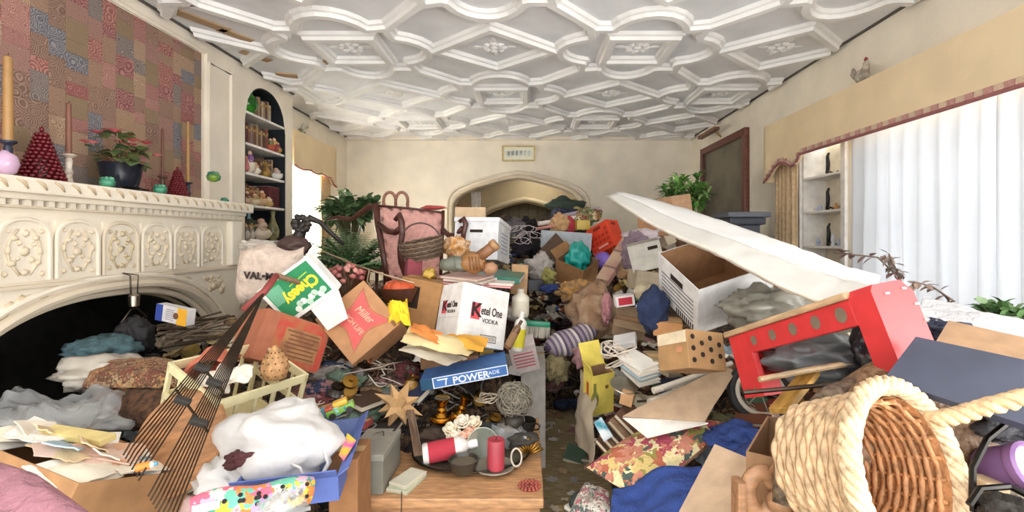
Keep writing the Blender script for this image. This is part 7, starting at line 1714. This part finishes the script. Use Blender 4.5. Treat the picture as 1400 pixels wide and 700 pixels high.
def filler(px, py, kind, size=1.0, lift=.0, dlim=None):
    p = on_heap(px, py, lift)
    if p.y > 6.6 or p.x > 2.2 or p.x < -2.15: return
    rz, tx, ty = rf.uniform(0, 360), rf.uniform(-25, 35), rf.uniform(-25, 25); v = rf.randrange(4)
    up = Vector((0, 0, 1))
    if kind == 'rag':
        cn, cc = rf.choice(CLO); s = rf.uniform(.6, 1.0) * size
        place(('rag', cn, v), lambda: MB().blob((0, 0, 0), (.105, .085, .05), .45, 1.9, 30, v + 200, .65).build('crumpled_rag', M(cc, 'cloth'), smooth=True), TR(p, tx * .6, ty * .6, rz, s), sing('crumpled %s rag' % cn, px, py), 'cloth', 'rags lying on the heap')
    elif kind == 'box':
        cn, cc = rf.choice(BOXC); s = rf.uniform(.6, 1.05) * size; d = ((.16, .11, .07), (.13, .13, .10), (.2, .1, .04), (.12, .09, .13))[v]
        place(('box', cn, v), lambda: carton('small_box', '', Matrix(), *d, M(cc, 'card')), TR(p - Vector((0, 0, .02)), tx, ty, rz, s), sing('small %s cardboard box' % cn, px, py), 'box', 'small boxes lying on the heap')
    elif kind == 'book':
        cn, cc = rf.choice(CLO); s = rf.uniform(.75, 1.1) * size
        place(('book', cn, v % 2), lambda: book('loose_book', '', Matrix(), .13 + .02 * (v % 2), .19, .02 + .012 * (v % 2), M(cc, 'paper')), TR(p, tx * .8, ty * .8, rz, s), sing('loose %s book' % cn, px, py), 'book', 'loose books lying on the heap')
    elif kind == 'paper':
        cn, cc = rf.choice(PAP); s = rf.uniform(.6, 1.1) * size
        def mk():
            w, h = .09, .065
            return MB().grid(lambda u, q: ((u - .5) * 2 * w, (q - .5) * 2 * h, .05 * noise.noise(Vector((u * 3 + v * 9, q * 3, v))) + .03 * (u - .5) ** 2), 10, 8, .0015).build('crumpled_paper', M(cc, 'paper'), smooth=True)
        place(('paper', cn, v), mk, TR(p + up * .02, tx, ty, rz, s), sing('crumpled %s paper' % cn, px, py), 'paper', 'papers lying on the heap')
    elif kind == 'cord':
        cn, cc = rf.choice((('black', '#25221f'), ('off-white', '#cfc6b6'), ('brown', '#6a4a34'), ('grey', '#8a867e')))
        place(('cord', cn, v), lambda: MB().tube(squiggle((0, 0, 0), .09, 2.2, v + 300, .6), .0035, 5).build('string_tangle', M(cc, 'plastic'), smooth=True), TR(p, tx * .5, ty * .5, rz, rf.uniform(.7, 1.2) * size), sing('tangled %s string' % cn, px, py), 'string', 'strings lying on the heap')
    elif kind == 'bottle':
        cn, cc = rf.choice((('white', '#e2ded6'), ('amber', '#8a5a2a'), ('green', '#3f7a52'), ('clear grey', '#a8aca8'), ('blue', '#3f5f9c')))
        place(('bottle', cn), lambda: bottle('small_bottle', '', Matrix(), .15, .028, (M(cc, 'plastic'), M('#d8cdb8', 'paper'), M(cc, 'plastic'), M('#efe9df', 'plastic'))), TR(p + up * .02, rf.uniform(50, 100), ty, rz, rf.uniform(.8, 1.1) * size), sing('small %s bottle' % cn, px, py), 'bottle', 'bottles lying on the heap')
    elif kind == 'stick':
        cn, cc = rf.choice((('pale', '#b8a080'), ('dark', '#5a4632'), ('grey', '#8f887c')))
        place(('stick', cn), lambda: MB().tube([(-.14, 0, 0), (0, .01, .006), (.14, 0, 0)], .006, 6).build('loose_stick', M(cc, 'wood'), smooth=True), TR(p + up * .02, tx, ty, rz, rf.uniform(.6, 1.2) * size), sing('loose %s stick' % cn, px, py), 'stick', 'sticks lying on the heap')
    elif kind == 'jar':
        cn, cc = rf.choice((('brass', '#a8803c'), ('terracotta', '#b46a4a'), ('white', '#ddd8ce'), ('dark', '#3a342e')))
        def mk():
            t = thing('small_jar', '', ''); MB().lathe([(.03, 0), (.042, .012), (.046, .05), (.03, .075), (.028, .085)], 16).build('body', M(cc, 'ceramic'), t, AUTO); MB().lathe([(.033, .083), (.034, .097), (.01, .102), (.008, .112)], 14).build('lid', M(cc, 'metal', .4), t, AUTO); return t
        place(('jar', cn), mk, TR(p, rf.uniform(-50, 60), ty, rz, rf.uniform(.7, 1.1) * size), sing('small %s jar' % cn, px, py), 'jar', 'jars lying on the heap')
# areas of the heap in the frame: polygon bounds, how many, which kinds
AREAS = [((310, 420, 335, 430), 10, 'box paper stick book'), ((420, 505, 560, 560), 34, 'rag cord stick book rag jar'), ((430, 480, 480, 520), 8, 'rag cord stick'), ((560, 530, 700, 560), 10, 'cord stick jar'),
         ((560, 470, 690, 505), 8, 'box paper book'), ((440, 330, 520, 372), 10, 'paper box rag'), ((600, 300, 720, 340), 12, 'box rag book'), ((690, 330, 760, 440), 30, 'rag box paper book bottle'), ((735, 400, 800, 470), 18, 'rag book paper jar'),
         ((800, 372, 890, 470), 34, 'rag box paper book bottle jar'), ((745, 455, 800, 530), 12, 'rag paper stick cord'), ((830, 300, 910, 380), 12, 'rag box paper'), ((835, 470, 900, 560), 22, 'paper book box cord stick'), ((760, 530, 850, 640), 20, 'rag paper book stick'),
         ((1000, 470, 1210, 560), 22, 'rag box book paper cord'), ((900, 480, 1010, 560), 12, 'paper stick book'), ((230, 440, 340, 500), 26, 'paper box stick book bottle'), ((240, 555, 330, 690), 14, 'rag book box paper'), ((90, 520, 250, 600), 10, 'rag book paper'),
         ((430, 560, 500, 640), 12, 'box rag book cord'), ((1260, 560, 1400, 700), 16, 'rag cord box'), ((960, 560, 1100, 700), 14, 'rag paper box'), ((1200, 400, 1400, 470), 10, 'rag paper'), ((700, 285, 830, 330), 22, 'rag box paper bottle'), ((480, 300, 640, 390), 14, 'rag box paper book'), ((640, 560, 745, 600), 6, 'stick cord jar'), ((870, 290, 1000, 330), 8, 'box rag')]
for (x0, y0, x1, y1), n, kinds in AREAS:
    kinds = kinds.split(); pts = []
    for i in range(n):
        best = None
        for q in range(8):
            c = (rf.uniform(x0, x1), rf.uniform(y0, y1)); dd = min([(c[0] - a) ** 2 + (c[1] - b) ** 2 for a, b in pts] or [9e9])
            if best is None or dd > best[0]: best = (dd, c)
        pts.append(best[1]); filler(best[1][0], best[1][1], kinds[i % len(kinds)], 1.0, .0)
    for i in range(int(n * .8)):
        filler(rf.uniform(x0, x1), rf.uniform(y0, y1), kinds[(i * 3 + 1) % len(kinds)], .55, .02)
# litter on the aisle floor
for k in range(26):
    px, py = rf.uniform(745, 812), rf.uniform(560, 700); p = plane(px, py, .008)
    if not .09 < p.x < .42: continue
    if k % 2: place(('stick', 'pale'), lambda: None, TR(p, 0, 0, rf.uniform(0, 180), rf.uniform(.25, .6)), sing('pale straw stick on the aisle floor', px, py), 'stick', 'litter on the aisle floor')
    else:
        cn, cc = rf.choice(PAP[:4]); place(('floorpaper', cn), lambda: MB().grid(lambda u, q: ((u - .5) * .06, (q - .5) * .04, .012 * noise.noise(Vector((u * 3, q * 3, 4)))), 6, 5, .001).build('paper_scrap', M(cc, 'paper'), smooth=True), TR(p, 0, 0, rf.uniform(0, 360), rf.uniform(.6, 1.3)), sing('%s paper scrap on the aisle floor' % cn, px, py), 'paper', 'litter on the aisle floor')
